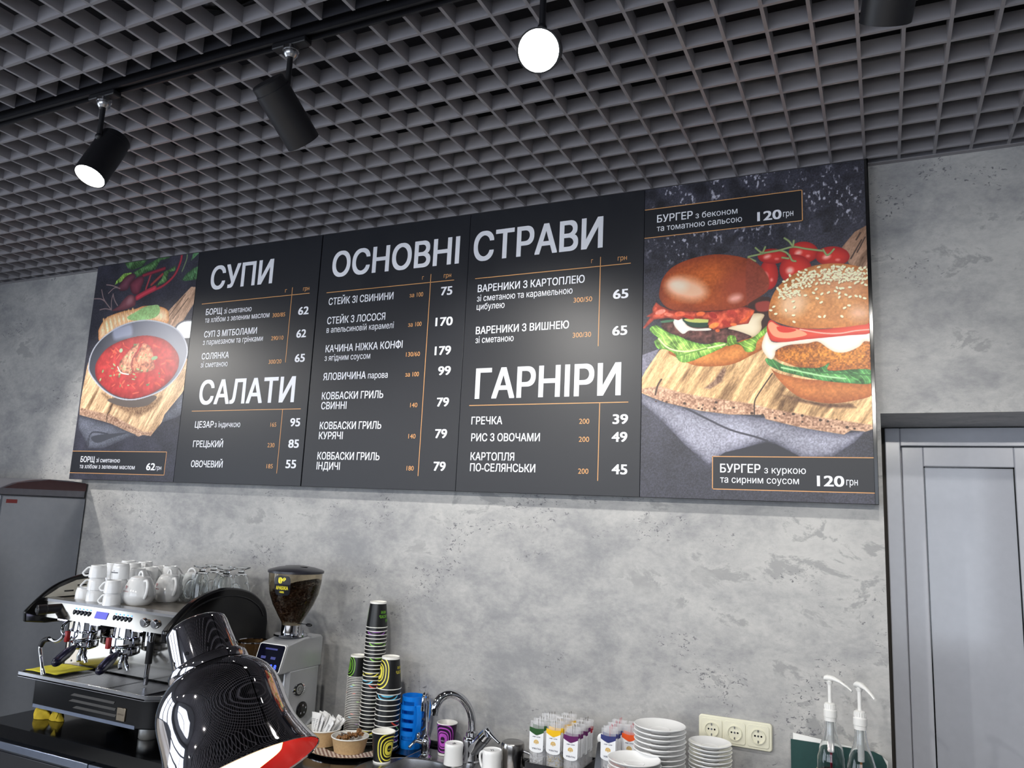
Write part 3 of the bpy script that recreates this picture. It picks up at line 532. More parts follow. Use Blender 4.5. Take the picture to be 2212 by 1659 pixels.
('seeds',[-2431,24583,0.9,-2457,24316,-0.1,-2444,24092,-0.6,-1669,24210,-0.6,-1523,24212,1.1,-1612,24683,0.5,-1732,24826,-0.5,-2688,24497,-1.1,-3005,24400,-0,-3066,24646,0.4,-3160,24532,-0.2,-879,24874,-0.6,-764,24797,0.4,-1076,24811,1,-584,24806,-0.7,-469,24782,-1.1,-343,24714,-0.4,-797,24518,-0.2,-929,24449,0.4,-1013,24176,-0.7,-1588,24962,0.7,-1393,24990,0.6,-2085,24953,0,-1038,25093,-0.7,-1073,24934,1.1,-1182,25017,-0.5,-1758,25131,0.8,-1836,25012,-0.6,-1149,25494,-0.7,-1129,25645,0.6,-1522,25647,-0.5,-404,25418,1.1,-444,25456,-0,-791,25519,-0.8,-1941,25449,-0.7,-732,25454,-0.2,-1498,25694,0.4,-839,25567,1.1,-718,25661,-0.8,-839,25486,-0.3,-1379,25286,-0.7,-707,25324,1.1,-1347,25737,-0.9,-1196,25611,-1.1,-662,25490,-1.1,-1249,25772,-0.3,-1299,25374,1,-1455,25560,0.9,-985,25335,0.6,-2136,25661,1.2,-1061,25731,1,-734,25557,-0.4,-1827,25457,-0.8,-645,25361,1,-228,25396,0.6,-935,25807,-1.1,-667,25648,0.4,-1251,25829,-0.3,-1542,25706,-0.3,-1821,25566,-0.4,-228,25357,-0.8,-807,25689,-1.2,-1633,25429,-0.5,-408,25467,-0.4,-873,25483,1.1,-725,25444,-0.9,-1887,25372,1.1,-489,25413,-0.7,-2112,25720,-0.3,-1112,25398,0.8,-1743,25313,0.8,-704,25569,-0.2,-831,25439,-1.1,-945,25361,-0.1,-1371,25679,-0.3,-440,25496,1,-1498,25432,-0.7,-211,25539,-0.3,-1775,25636,1,-1087,25638,-1.1,-240,25650,-0.2,-316,25709,0.7,-1445,25489,0.6,-397,25338,-1.1,-818,25530,-1.1,-925,25463,-1,-1104,25534,1,-693,25540,-0.6,-592,25422,0.6,-1241,25663,1,-1017,25408,-0.4,-1193,25521,-0.5,-1632,25565,1.1,-789,25509,0.3,-1247,25475,-0.6,-849,25655,0.5,-1312,25617,-0.4,-1130,25598,-0.5,-2548,25661,-1.2,-452,25716,0.6,-1047,25405,1,-547,25247,0.3,-1957,25673,1.1,-1197,25477,-1.1,-915,25349,-0.6,-1089,25549,-0.1,-572,25497,1.1,-1061,25300,1.1,-435,25553,-0.3,-507,25560,-0.6,-937,25440,-0.2,-887,25447,-0,-666,25712,1,-323,25345,-0.8,-204,25627,0.7,-1001,25785,0.6,-596,25237,0.8,-1506,25320,0.7,-468,25538,0.3,-2117,25340,-0.4,-1057,25692,-0.4,-789,25478,-0.3,-396,25223,0.7,-219,25492,-1,-1422,25417,-0.7,-943,25547,0.6,-234,25510,-0.6,-2298,25663,-1,-2048,25452,-1.1,-830,25669,0.1,-1015,25424,-0.4,-969,25330,1.2,-1044,25389,0.9,-1382,25440,1.2,-2054,25806,-0.6,-2111,25403,-1,-1692,25613,-1,-1112,25591,-0,-1334,25557,0.5,-720,25361,-0.1,-1110,25817,-0.6,-1317,25402,-0.2,-1925,25720,0.3,-462,25361,0.4,-1005,25429,0.6,-910,25783,0.8,-1878,25728,0.4,-501,25614,-0.9,-1504,25750,0.8,-1861,25631,-0.5,-1664,25543,0.2,-2337,25527,-0.3,-610,25578,0.6,-2258,25757,-0.7,-845,25643,-0.6,-584,25388,-0.6,-644,25473,-0.8,-287,25353,0.9,-524,25277,0.2,-1168,25676,-0.4,-761,25107,-0.2,-1524,25480,1.2,-704,25377,0,-1509,25624,-0.6,-849,25409,0.7,-1024,25614,0.4,-1569,25675,1.2,-521,25496,-1,-1476,25762,-0.1,-669,25449,0.8,-1045,25484,0.8,-2100,25410,1,-825,25685,-1.1,-297,25147,-0.5,-1786,25734,-0.9,-847,25526,-0.7,-1222,25773,1.1,-1666,25860,0.2,-1491,25559,1,-2218,25736,-0.3,-1041,25484,0.9,-1409,25627,-0.1,-757,25480,-0.6,-659,25497,0.7,-1188,25446,1.1,-975,25725,-0.9,-1353,25601,0.2,-1067,25553,0.3,-1007,25544,-0.7,-1075,25814,-0.3,-780,25359,-0.9,-767,25584,-0.7,-758,25725,-0.6,-2070,25593,0.2,-1525,25471,0.4,-1590,25318,-0.7,-1211,25845,-1.2,-1431,25509,-0.4,-735,25513,0.4,-1020,25468,-0.8,-444,25699,-0.5,-1091,25450,-0.7,-1174,25394,0.7,-685,25373,0.1,-1134,25121,-1,-332,25521,-1,-968,25098,-0.3,-1199,25431,0.1,-473,25505,0.3,-1656,25576,-1,-814,25349,-0.8,-579,25519,0.5,-544,25420,-0.2,-893,25555,-0.5,-1143,25462,-0.5,-1590,25726,1.1,-1386,25498,-0.5,-696,25550,0.2,-408,25656,-0.3,-585,25354,-0.2,-2070,25613,0.9,-2267,25464,1.2,-2193,25397,-0.3,-2827,25120,-0.7,-2086,25546,0.5,-2284,25500,-0.7,-2939,25255,-1.2,-2458,25370,1,-2891,25202,-0.2,-2888,24963,0.8,-2737,25471,-0.2,-2447,25252,0.9,-2196,25559,-0.1,-2231,25370,-0.8,-2680,25301,-1.2,-2318,25359,0.1,-2689,25363,0.3,-2226,25296,1,-2465,25305,-1,-1946,25247,0.3,-1886,25521,-0.3,-2014,25501,0,-2643,24979,-0.8,-2746,25222,-0.5,-2360,25357,0.1,-2133,25502,1,-2177,25210,-0.9,-2419,25323,-0,-2447,25304,0.7,-2826,25087,1.1,-1969,25484,-0.7,-1973,25327,-0.9,-2145,25479,1.1,-2662,25045,1.1,-2335,25293,-0,-2639,25208,-1.1,-2062,25259,1,-2691,25090,-0.3,-2821,25005,1,-1962,25644,0.3,-1907,25569,0.8,-2107,25379,-0.8,-2458,25455,0.7,-2561,25151,-0.7,-2856,25140,-0.2,-2635,25516,0.8,-2690,25291,0.8,-2362,25322,-0.8,-2763,24952,-0.7,-2397,25110,-0.2,-1882,25550,0,-2719,25131,-0.3,-2860,25056,-0.9,-2280,25471,-0.6,-2544,25229,0.5,-2551,25242,1,-2634,25234,-1.1,-2453,25486,0.1,-2727,25119,0.6,-2609,25206,-1.1,-2017,25511,0.8,-2283,24997,-0.9,-2369,25125,0.2,-2495,25054,0.1,-2740,24899,0.3,-2367,25252,-0.5,-2391,25060,-0.2,-2432,25003,0.2,-2699,25095,-0.2,-2288,25104,0.4,-2632,25228,-0.1,-2662,25026,-0.1,-2262,24982,-1.1,-2463,24782,0.3,-2563,25140,-0,-2422,24980,-0.6,-2631,25205,0.6,-2454,25019,0.7,-2673,25092,-0.1,-2568,25003,-0.8,-2509,25064,-0.1,-2543,24930,-0.9,-2302,25080,-0.9]),
],
'soup':[
('base', (46, 46, 56)),
('p',[-34852,29500,-34072,29549,-33087,29479,-32953,29336,-33136,29259,-33358,29024,-34044,28898,-34381,29028,-34660,29316],(78, 112, 70),{'t': 'leaf', 'e': ((44, 70, 44), 0.02)}),
('p',[-33930,28758,-32935,29110,-32199,29354,-31328,29484,-31543,29254,-32090,29216,-32400,28770,-32867,28720,-33612,28470],(92, 132, 82),{'t': 'leaf', 'e': ((46, 76, 46), 0.02)}),
('p',[-35206,28227,-35128,28415,-34648,28761,-34111,28775,-33957,28664,-34580,28398],(108, 142, 66),{'t': 'leaf'}),
('p',[-29982,28968,-29842,29512,-29476,29503,-29524,29291],(84, 126, 88),{'t': 'leaf'}),
('p',[-30450,28038,-30190,28338,-29737,28573,-29408,28663,-29385,27987,-30214,27977],(84, 126, 86),{'t': 'leaf', 'e': ((50, 80, 52), 0.02)}),
('p',[-32284,27837,-31841,28243,-31728,28579,-31325,28697,-30992,28836,-30991,28570,-31422,28518,-31471,28053,-31960,27940],(106, 146, 90),{'t': 'leaf', 'e': ((56, 84, 50), 0.02)}),
('l',[-30668,29539,-30671,29038,-30976,28351,-31653,27882,-32426,27666,-33418,27385],(134, 42, 56),{'w': 0.014}),
('l',[-32881,27800,-32657,28509],(130, 50, 60),{'w': 0.012}),
('l',[-33182,28526,-32422,28645,-31735,28753],(110, 36, 50),{'w': 0.018}),
('l',[-32525,27990,-31835,28463],(122, 50, 52),{'w': 0.016}),
('l',[-32274,27779,-32847,27607,-33421,27401],(160, 50, 66),{'w': 0.03}),
('l',[-30332,29503,-30272,29122,-30501,28492],(96, 110, 84),{'w': 0.008}),
('p',[-34967,28044,-34819,28225,-34519,28555,-34011,28717,-33744,28515,-34049,28189,-34216,27882,-34706,27860],(112, 66, 82),{'s': 1, 'e': ((60, 32, 42), 0.02)}),
('p',[-34083,28128,-33735,28418,-33269,28519,-33089,28295,-33207,27923,-33366,27587,-33819,27657],(122, 58, 74),{'s': 1, 'e': ((66, 30, 42), 0.02)}),
('p',[-35150,26848,-34694,27070,-34393,27384,-33988,27607,-33586,27462,-33491,27058,-33691,26947,-34379,26823],(128, 78, 88),{'s': 1, 'e': ((84, 46, 54), 0.02)}),
('p',[-33762,27206,-33865,27113,-33993,27085,-34097,27132,-34136,27237,-34097,27360,-33993,27453,-33865,27481,-33761,27433,-33722,27328],(160, 116, 122),{'f': 0.02, 'al': 0.6, 's': 1}),
('l',[-35206,26900,-35587,27219,-35859,27435,-36161,27557,-36638,27602],(122, 104, 106),{'w': 0.0055}),
('l',[-35587,27219,-35932,27571,-36164,28049],(122, 104, 106),{'w': 0.0055}),
('l',[-35206,26900,-35683,27000,-36092,26965],(122, 104, 106),{'w': 0.0055}),
('l',[-35206,26900,-35299,27391,-35229,27742],(122, 104, 106),{'w': 0.0055}),
('l',[-34789,27094,-35074,27406,-35252,27744],(122, 104, 106),{'w': 0.0055}),
('l',[-34776,27995,-35198,28064,-35608,27806],(122, 104, 106),{'w': 0.0055}),
('l',[-34973,28077,-35456,28216,-35838,28283],(122, 104, 106),{'w': 0.0055}),
('p',[-31153,26509,-29756,27648,-29377,27590,-29385,26863,-29775,26349,-29987,26031,-30546,25705,-31187,25838],(166, 134, 112),{'t': 'wood', 'a': 55}),
('l',[-30740,26143,-29870,27084],(92, 70, 58),{'w': 0.005}),
('l',[-31012,26284,-30105,27286],(92, 70, 58),{'w': 0.005}),
('p',[-35951,25728,-35946,25985,-35581,26476,-34978,26659,-34279,26768,-33406,26830,-32858,26931,-31858,26839,-31236,26638,-31038,26317,-31118,25925,-32197,26089,-33701,26032,-34625,25743,-35719,25298],(238, 210, 176),{'s': 1, 't': 'crumb2', 'e': ((186, 120, 70), 0.018)}),
('l',[-35715,26453,-35391,25726],(206, 158, 112),{'f': 0.006, 'w': 0.012}),
('l',[-35414,26509,-35095,25797],(206, 158, 112),{'f': 0.006, 'w': 0.012}),
('l',[-35115,26566,-34801,25868],(206, 158, 112),{'f': 0.006, 'w': 0.012}),
('l',[-34817,26622,-34509,25939],(206, 158, 112),{'f': 0.006, 'w': 0.012}),
('l',[-34522,26677,-34219,26009],(206, 158, 112),{'f': 0.006, 'w': 0.012}),
('l',[-34228,26732,-33930,26078],(206, 158, 112),{'f': 0.006, 'w': 0.012}),
('l',[-33936,26787,-33643,26148],(206, 158, 112),{'f': 0.006, 'w': 0.012}),
('l',[-33646,26842,-33358,26216],(206, 158, 112),{'f': 0.006, 'w': 0.012}),
('p',[-33953,26443,-33378,26671,-32806,26880,-32297,26920,-31892,26910,-31709,26704,-31747,26429,-32180,26236,-33209,26213,-33746,26281],(138, 176, 116),{'s': 1, 't': 'crumb2'}),
('p',[-28830,25595,-28901,25324,-29264,25141,-29786,25116,-30270,25261,-30528,25523,-30457,25800,-30084,25983,-29556,26003,-29079,25855],(96, 96, 104),{'s': 1}),
('p',[-28883,25561,-28946,25311,-29275,25143,-29748,25120,-30187,25254,-30422,25494,-30359,25749,-30022,25918,-29544,25936,-29110,25799],(238, 238, 238),{'s': 1}),
('p',[-36447,24221,-36571,22798,-36589,21898,-36530,21547,-34512,21161,-34071,21057,-32086,20436,-31815,20515,-31270,20462,-30818,20916,-29844,22014,-29277,22872,-29255,24109],(198, 164, 128),{'t': 'wood', 'a': 66}),
('p',[-36581,21919,-35409,21687,-34280,21523,-33264,21181,-31841,20663,-31329,20641,-31083,20839,-31270,20462,-31815,20515,-32086,20436,-34071,21057,-34512,21161,-36530,21547],(152, 120, 100),{'t': 'crumb', 'f': 0.008}),
('l',[-34202,22063,-34320,21732,-34492,21526,-34454,21173],(70, 52, 42),{'w': 0.006}),
('p',[-35102,22630,-34271,22106,-32980,21546,-32095,21451,-31255,21842,-30844,22396,-31908,22016,-33678,22135],(128, 98, 72),{'s': 1, 't': 'crumb', 'f': 0.02}),
('p',[-36549,21088,-36548,21513,-34688,21134,-33937,20982,-32272,20516,-33097,20276,-34442,19865,-35537,19861,-35862,20243,-36505,20876],(98, 101, 113),{'t': 'cloth', 'e': ((60, 62, 72), 0.02)}),
('p',[-35446,20326,-35172,20492,-34098,20572,-32925,20608,-33940,20366,-34915,20119],(56, 58, 66),{'s': 1, 'f': 0.004}),
('l',[-35564,19994,-35586,20410,-35328,20659,-34278,20572],(52, 54, 62),{'w': 0.008}),
('p',[-30523,21469,-29584,22424,-29242,22238,-29247,21490,-29836,21294,-30653,21093],(98, 101, 113),{'t': 'cloth', 'e': ((60, 62, 72), 0.02)}),
('p',[-34493,22320,-31352,22409,-31566,22009,-32168,21867,-33037,21858,-34014,22017],(84, 74, 70),{'s': 1}),
('p',[-36399,24045,-36358,24565,-36080,25075,-35541,25524,-34633,25947,-33586,26180,-32466,26203,-31333,25988,-30431,25639,-29793,25108,-29488,24523,-29557,23962,-29942,23294,-30727,22695,-31740,22358,-32865,22200,-33953,22328,-34999,22733,-35856,23313,-36286,23737],(170, 172, 182),{'s': 1}),
('p',[-36305,24050,-36264,24554,-35993,25047,-35468,25483,-34583,25892,-33563,26119,-32472,26141,-31368,25933,-30487,25594,-29865,25080,-29567,24512,-29635,23967,-30011,23319,-30778,22738,-31767,22411,-32865,22258,-33925,22384,-34944,22777,-35778,23340,-36196,23751],(62, 64, 74),{'s': 1, 'g': ((130, 132, 144), (-3.3865, 2.3141), (-3.1119, 2.5724))}),
('p',[-34865,25875,-34156,26003,-33615,26011,-33460,25488,-34043,25394,-34703,25346],(150, 156, 180),{'s': 1, 'f': 0.02, 'al': 0.7}),
('p',[-35829,23806,-35788,24236,-35279,24816,-34485,25162,-33437,25359,-32385,25404,-31193,25147,-30445,24694,-30037,24226,-30001,23658,-30407,23109,-31167,22647,-32084,22366,-33115,22288,-34229,22523,-35036,22924,-35617,23369],(166, 44, 46),{'s': 1, 't': 'soup', 'e': ((120, 30, 34), 0.012)}),
('p',[-34359,24589,-34418,24587,-34536,24625,-34670,24688,-34769,24753,-34793,24794,-34734,24796,-34615,24758,-34481,24694,-34384,24629],(214, 104, 76),{'f': 0.004, 'al': 0.8, 's': 1}),
('p',[-30830,23418,-30883,23436,-30977,23506,-31077,23600,-31143,23684,-31152,23724,-31098,23706,-31004,23636,-30904,23541,-30838,23458],(206, 84, 58),{'f': 0.004, 'al': 0.8, 's': 1}),
('p',[-34192,23044,-34201,23021,-34252,22984,-34326,22946,-34394,22923,-34430,22924,-34421,22947,-34370,22984,-34296,23022,-34228,23044],(214, 104, 76),{'f': 0.004, 'al': 0.8, 's': 1}),
('p',[-32185,23119,-32185,23079,-32240,23006,-32329,22929,-32417,22877,-32472,22870,-32471,22910,-32416,22983,-32327,23060,-32239,23112],(206, 84, 58),{'f': 0.004, 'al': 0.8, 's': 1}),
('p',[-31292,22905,-31319,22910,-31364,22937,-31411,22975,-31442,23011,-31445,23030,-31418,23025,-31373,22998,-31326,22959,-31295,22924],(206, 84, 58),{'f': 0.004, 'al': 0.8, 's': 1}),
('p',[-32569,25107,-32577,25087,-32619,25063,-32681,25043,-32738,25036,-32768,25044,-32761,25064,-32718,25088,-32657,25108,-32600,25115],(206, 84, 58),{'f': 0.004, 'al': 0.8, 's': 1}),
('p',[-34848,24125,-34885,24111,-34955,24119,-35032,24148,-35087,24185,-35098,24217,-35061,24232,-34991,24223,-34914,24195,-34859,24157],(196, 62, 50),{'f': 0.004, 'al': 0.8, 's': 1}),
('p',[-33126,23061,-33115,23039,-33126,22999,-33153,22955,-33187,22924,-33215,22918,-33225,22939,-33215,22980,-33188,23024,-33154,23055],(196, 62, 50),{'f': 0.004, 'al': 0.8, 's': 1}),
('p',[-32081,24837,-32066,24802,-32084,24737,-32129,24665,-32183,24615,-32227,24605,-32243,24640,-32225,24706,-32180,24777,-32125,24828],(196, 62, 50),{'f': 0.004, 'al': 0.8, 's': 1}),
('p',[-32052,24600,-32088,24595,-32161,24612,-32244,24647,-32305,24685,-32320,24712,-32285,24718,-32211,24700,-32129,24665,-32068,24627],(206, 84, 58),{'f': 0.004, 'al': 0.8, 's': 1}),
('p',[-32433,22589,-32470,22565,-32584,22537,-32732,22515,-32857,22508,-32912,22519,-32875,22542,-32760,22571,-32612,22592,-32487,22599],(214, 104, 76),{'f': 0.004, 'al': 0.8, 's': 1}),
('p',[-32494,24779,-32490,24750,-32511,24687,-32551,24614,-32593,24559,-32621,24543,-32626,24572,-32604,24635,-32565,24707,-32523,24763],(206, 84, 58),{'f': 0.004, 'al': 0.8, 's': 1}),
('p',[-34702,24747,-34734,24748,-34789,24772,-34847,24809,-34884,24847,-34887,24869,-34855,24868,-34800,24845,-34743,24807,-34706,24770],(196, 62, 50),{'f': 0.004, 'al': 0.8, 's': 1}),
('p',[-33546,23219,-33532,23184,-33557,23124,-33610,23061,-33672,23019,-33719,23014,-33733,23048,-33708,23108,-33655,23172,-33593,23214],(214, 104, 76),{'f': 0.004, 'al': 0.8, 's': 1}),
('p',[-32559,24577,-32596,24589,-32645,24633,-32690,24693,-32711,24744,-32702,24769,-32665,24757,-32615,24713,-32571,24653,-32550,24602],(206, 84, 58),{'f': 0.004, 'al': 0.8, 's': 1}),
('p',[-33595,22808,-33644,22829,-33736,22903,-33834,23001,-33901,23085,-33912,23123,-33862,23101,-33770,23027,-33672,22930,-33605,22846],(214, 104, 76),{'f': 0.004, 'al': 0.8, 's': 1}),
('p',[-30814,23119,-30846,23103,-30917,23107,-31001,23128,-31064,23159,-31084,23188,-31052,23203,-30981,23199,-30897,23178,-30834,23147],(214, 104, 76),{'f': 0.004, 'al': 0.8, 's': 1}),
('p',[-33939,25008,-33967,25020,-34007,25058,-34044,25109,-34063,25153,-34058,25172,-34030,25161,-33990,25122,-33953,25072,-33933,25028],(214, 104, 76),{'f': 0.004, 'al': 0.8, 's': 1}),
('p',[-31570,24152,-31584,24122,-31655,24073,-31754,24023,-31844,23991,-31891,23990,-31876,24021,-31806,24070,-31707,24120,-31617,24152],(214, 104, 76),{'f': 0.004, 'al': 0.8, 's': 1}),
('p',[-33666,23528,-33712,23517,-33838,23512,-33996,23516,-34127,23527,-34178,23542,-34132,23553,-34005,23558,-33847,23554,-33718,23542],(206, 84, 58),{'f': 0.004, 'al': 0.8, 's': 1}),
('p',[-30985,22822,-31040,22829,-31154,22880,-31282,22955,-31376,23025,-31399,23064,-31343,23056,-31229,23005,-31101,22930,-31008,22860],(206, 84, 58),{'f': 0.004, 'al': 0.8, 's': 1}),
('p',[-31780,23062,-31768,23040,-31781,23007,-31814,22975,-31853,22957,-31885,22960,-31896,22982,-31884,23015,-31851,23047,-31812,23065],(214, 104, 76),{'f': 0.004, 'al': 0.8, 's': 1}),
('p',[-31351,24711,-31391,24709,-31473,24734,-31566,24778,-31634,24824,-31651,24853,-31611,24855,-31529,24829,-31436,24785,-31368,24740],(196, 62, 50),{'f': 0.004, 'al': 0.8, 's': 1}),
('p',[-32716,22751,-32766,22766,-32871,22824,-32993,22904,-33085,22975,-33110,23009,-33060,22994,-32954,22935,-32832,22855,-32742,22785],(214, 104, 76),{'f': 0.004, 'al': 0.8, 's': 1}),
('p',[-30822,24096,-30815,24067,-30839,24011,-30884,23949,-30934,23905,-30970,23896,-30977,23925,-30953,23981,-30907,24043,-30858,24087],(196, 62, 50),{'f': 0.004, 'al': 0.8, 's': 1}),
('p',[-34664,23899,-34704,23907,-34789,23946,-34885,24003,-34957,24055,-34975,24082,-34935,24074,-34850,24034,-34754,23978,-34683,23926],(196, 62, 50),{'f': 0.004, 'al': 0.8, 's': 1}),
('p',[-33511,24791,-33561,24793,-33674,24827,-33807,24882,-33909,24936,-33941,24968,-33890,24966,-33777,24931,-33644,24877,-33543,24823],(196, 62, 50),{'f': 0.004, 'al': 0.8, 's': 1}),
('p',[-31983,24310,-32037,24334,-32124,24415,-32213,24522,-32268,24614,-32268,24656,-32214,24632,-32126,24550,-32038,24443,-31983,24352],(196, 62, 50),{'f': 0.004, 'al': 0.8, 's': 1}),
('p',[-34093,24744,-34086,24719,-34108,24691,-34151,24670,-34199,24664,-34232,24676,-34239,24700,-34217,24728,-34174,24749,-34126,24755],(214, 104, 76),{'f': 0.004, 'al': 0.8, 's': 1}),
('p',[-32738,23035,-32753,23007,-32823,22975,-32921,22951,-33009,22946,-33054,22960,-33038,22988,-32968,23020,-32870,23043,-32782,23049],(196, 62, 50),{'f': 0.004, 'al': 0.8, 's': 1}),
('p',[-34177,24646,-34230,24661,-34333,24722,-34449,24806,-34533,24881,-34552,24918,-34499,24903,-34395,24842,-34279,24758,-34196,24683],(214, 104, 76),{'f': 0.004, 'al': 0.8, 's': 1}),
('p',[-34340,23498,-34373,23513,-34423,23560,-34471,23622,-34499,23675,-34496,23700,-34462,23685,-34412,23638,-34364,23576,-34337,23523],(206, 84, 58),{'f': 0.004, 'al': 0.8, 's': 1}),
('p',[-31579,24772,-31621,24767,-31707,24791,-31804,24834,-31874,24881,-31892,24913,-31849,24918,-31763,24894,-31666,24851,-31596,24804],(214, 104, 76),{'f': 0.004, 'al': 0.8, 's': 1}),
('p',[-34355,23183,-34408,23205,-34502,23282,-34599,23384,-34664,23472,-34671,23513,-34617,23490,-34523,23413,-34425,23311,-34361,23223],(196, 62, 50),{'f': 0.004, 'al': 0.8, 's': 1}),
('p',[-34544,24843,-34522,24807,-34532,24735,-34569,24654,-34618,24596,-34663,24582,-34684,24618,-34674,24690,-34638,24771,-34588,24829],(206, 84, 58),{'f': 0.004, 'al': 0.8, 's': 1}),
('p',[-34635,24504,-34622,24474,-34644,24434,-34692,24398,-34748,24381,-34790,24388,-34803,24417,-34781,24458,-34733,24493,-34677,24511],(214, 104, 76),{'f': 0.004, 'al': 0.8, 's': 1}),
('p',[-30937,23564,-30934,23543,-30958,23504,-30998,23463,-31040,23435,-31068,23430,-31070,23452,-31047,23490,-31007,23532,-30965,23560],(196, 62, 50),{'f': 0.004, 'al': 0.8, 's': 1}),
('p',[-30879,23970,-30897,23946,-30969,23916,-31068,23891,-31154,23883,-31197,23892,-31178,23917,-31106,23948,-31007,23972,-30921,23980],(214, 104, 76),{'f': 0.004, 'al': 0.8, 's': 1}),
('p',[-34472,24648,-34441,24620,-34433,24570,-34451,24516,-34489,24479,-34532,24473,-34563,24501,-34571,24551,-34553,24605,-34515,24642],(196, 62, 50),{'f': 0.004, 'al': 0.8, 's': 1}),
('p',[-30434,24049,-30478,24033,-30594,24035,-30737,24053,-30854,24081,-30899,24109,-30854,24125,-30738,24123,-30594,24105,-30479,24077],(206, 84, 58),{'f': 0.004, 'al': 0.8, 's': 1}),
('p',[-34360,24047,-34400,24057,-34456,24099,-34508,24157,-34534,24210,-34526,24236,-34486,24226,-34429,24184,-34378,24125,-34351,24073],(196, 62, 50),{'f': 0.004, 'al': 0.8, 's': 1}),
('p',[-30526,23984,-30562,23971,-30643,23980,-30737,24007,-30808,24043,-30830,24074,-30793,24087,-30713,24078,-30619,24050,-30547,24014],(196, 62, 50),{'f': 0.004, 'al': 0.8, 's': 1}),
('p',[-34114,23787,-34112,23758,-34152,23713,-34217,23669,-34283,23643,-34324,23645,-34326,23674,-34286,23719,-34221,23763,-34155,23789],(206, 84, 58),{'f': 0.004, 'al': 0.8, 's': 1}),
('p',[-34136,24570,-34142,24535,-34192,24460,-34266,24374,-34335,24309,-34374,24290,-34367,24325,-34318,24400,-34244,24486,-34174,24551],(214, 104, 76),{'f': 0.004, 'al': 0.8, 's': 1}),
('p',[-31094,24220,-31122,24200,-31194,24196,-31281,24210,-31352,24237,-31378,24265,-31349,24286,-31277,24289,-31190,24275,-31119,24249],(196, 62, 50),{'f': 0.004, 'al': 0.8, 's': 1}),
('p',[-34033,23558,-34042,23527,-34098,23499,-34180,23484,-34256,23488,-34297,23510,-34288,23541,-34232,23569,-34150,23584,-34074,23580],(206, 84, 58),{'f': 0.004, 'al': 0.8, 's': 1}),
('p',[-34137,23951,-33860,24405,-33445,24745,-33135,25003,-32842,25008,-32948,24614,-33065,24284,-33114,23574,-33388,23459,-33831,23601],(198, 138, 110),{'s': 1, 't': 'meat', 'e': ((140, 80, 62), 0.012)}),
('p',[-32925,24487,-32697,24854,-32551,25022,-32117,24865,-31827,24517,-31691,24056,-31555,23762,-31842,23609,-32408,23548,-33003,23612,-33183,24121],(196, 122, 94),{'s': 1, 't': 'meat', 'e': ((150, 84, 66), 0.012)}),
('l',[-33084,23573,-33213,24123,-33000,24575],(128, 50, 50),{'w': 0.007}),
('l',[-34190,23911,-33892,23604,-33336,23499],(236, 214, 206),{'w': 0.006}),
('p',[-33569,23790,-33583,23767,-33639,23748,-33716,23740,-33784,23745,-33818,23762,-33803,23784,-33747,23803,-33670,23812,-33602,23807],(150, 170, 120),{'f': 0.003, 's': 1}),
('p',[-32024,23715,-32011,23693,-32016,23650,-32037,23602,-32066,23567,-32092,23558,-32105,23580,-32100,23623,-32078,23671,-32049,23706],(92, 116, 76),{'f': 0.003, 's': 1}),
('p',[-33827,23901,-33860,23893,-33902,23903,-33938,23927,-33953,23956,-33943,23979,-33910,23988,-33868,23978,-33832,23954,-33817,23925],(120, 140, 92),{'f': 0.003, 's': 1}),
('p',[-34343,23542,-34320,23524,-34314,23497,-34327,23471,-34354,23455,-34385,23456,-34408,23473,-34414,23501,-34401,23527,-34374,23543],(150, 170, 120),{'f': 0.003, 's': 1}),
('p',[-32820,23211,-32848,23200,-32914,23205,-32994,23222,-33056,23246,-33078,23267,-33050,23277,-32983,23273,-32904,23256,-32841,23232],(150, 170, 120),{'f': 0.003, 's': 1}),
('p',[-35201,23808,-35170,23781,-35164,23735,-35184,23686,-35222,23653,-35266,23649,-35297,23676,-35303,23722,-35284,23771,-35245,23804],(120, 140, 92),{'f': 0.003, 's': 1}),
('p',[-33181,22945,-33194,22930,-33231,22923,-33278,22927,-33317,22940,-33333,22958,-33319,22973,-33282,22980,-33235,22976,-33197,22963],(150, 170, 120),{'f': 0.003, 's': 1}),
('p',[-33794,23017,-33779,22997,-33780,22956,-33796,22910,-33821,22876,-33847,22867,-33862,22887,-33861,22928,-33845,22974,-33819,23009],(92, 116, 76),{'f': 0.003, 's': 1}),
('p',[-35306,23381,-35283,23357,-35280,23312,-35300,23262,-35334,23228,-35370,23221,-35393,23245,-35396,23291,-35376,23340,-35342,23374],(150, 170, 120),{'f': 0.003, 's': 1}),
('p',[-34357,23946,-34398,23947,-34459,23975,-34519,24021,-34554,24066,-34551,24094,-34511,24093,-34449,24064,-34389,24018,-34354,23973],(150, 170, 120),{'f': 0.003, 's': 1}),
('p',[-34509,23474,-34522,23448,-34571,23430,-34639,23429,-34698,23443,-34727,23469,-34715,23496,-34665,23513,-34598,23515,-34538,23500],(120, 140, 92),{'f': 0.003, 's': 1}),
('p',[-32842,23457,-32870,23444,-32929,23448,-32997,23468,-33047,23495,-33061,23521,-33033,23534,-32974,23530,-32907,23510,-32856,23482],(150, 170, 120),{'f': 0.003, 's': 1}),
('p',[-32345,23651,-32358,23631,-32398,23620,-32451,23622,-32497,23636,-32517,23657,-32504,23677,-32463,23688,-32410,23686,-32365,23672],(150, 170, 120),{'f': 0.003, 's': 1}),
('p',[-34029,23657,-34054,23654,-34102,23667,-34155,23691,-34194,23717,-34202,23735,-34177,23738,-34129,23725,-34076,23701,-34038,23675],(150, 170, 120),{'f': 0.003, 's': 1}),
('p',[-32143,24257,-32168,24254,-32218,24268,-32276,24294,-32318,24321,-32328,24340,-32303,24342,-32252,24328,-32195,24302,-32153,24275],(120, 140, 92),{'f': 0.003, 's': 1}),
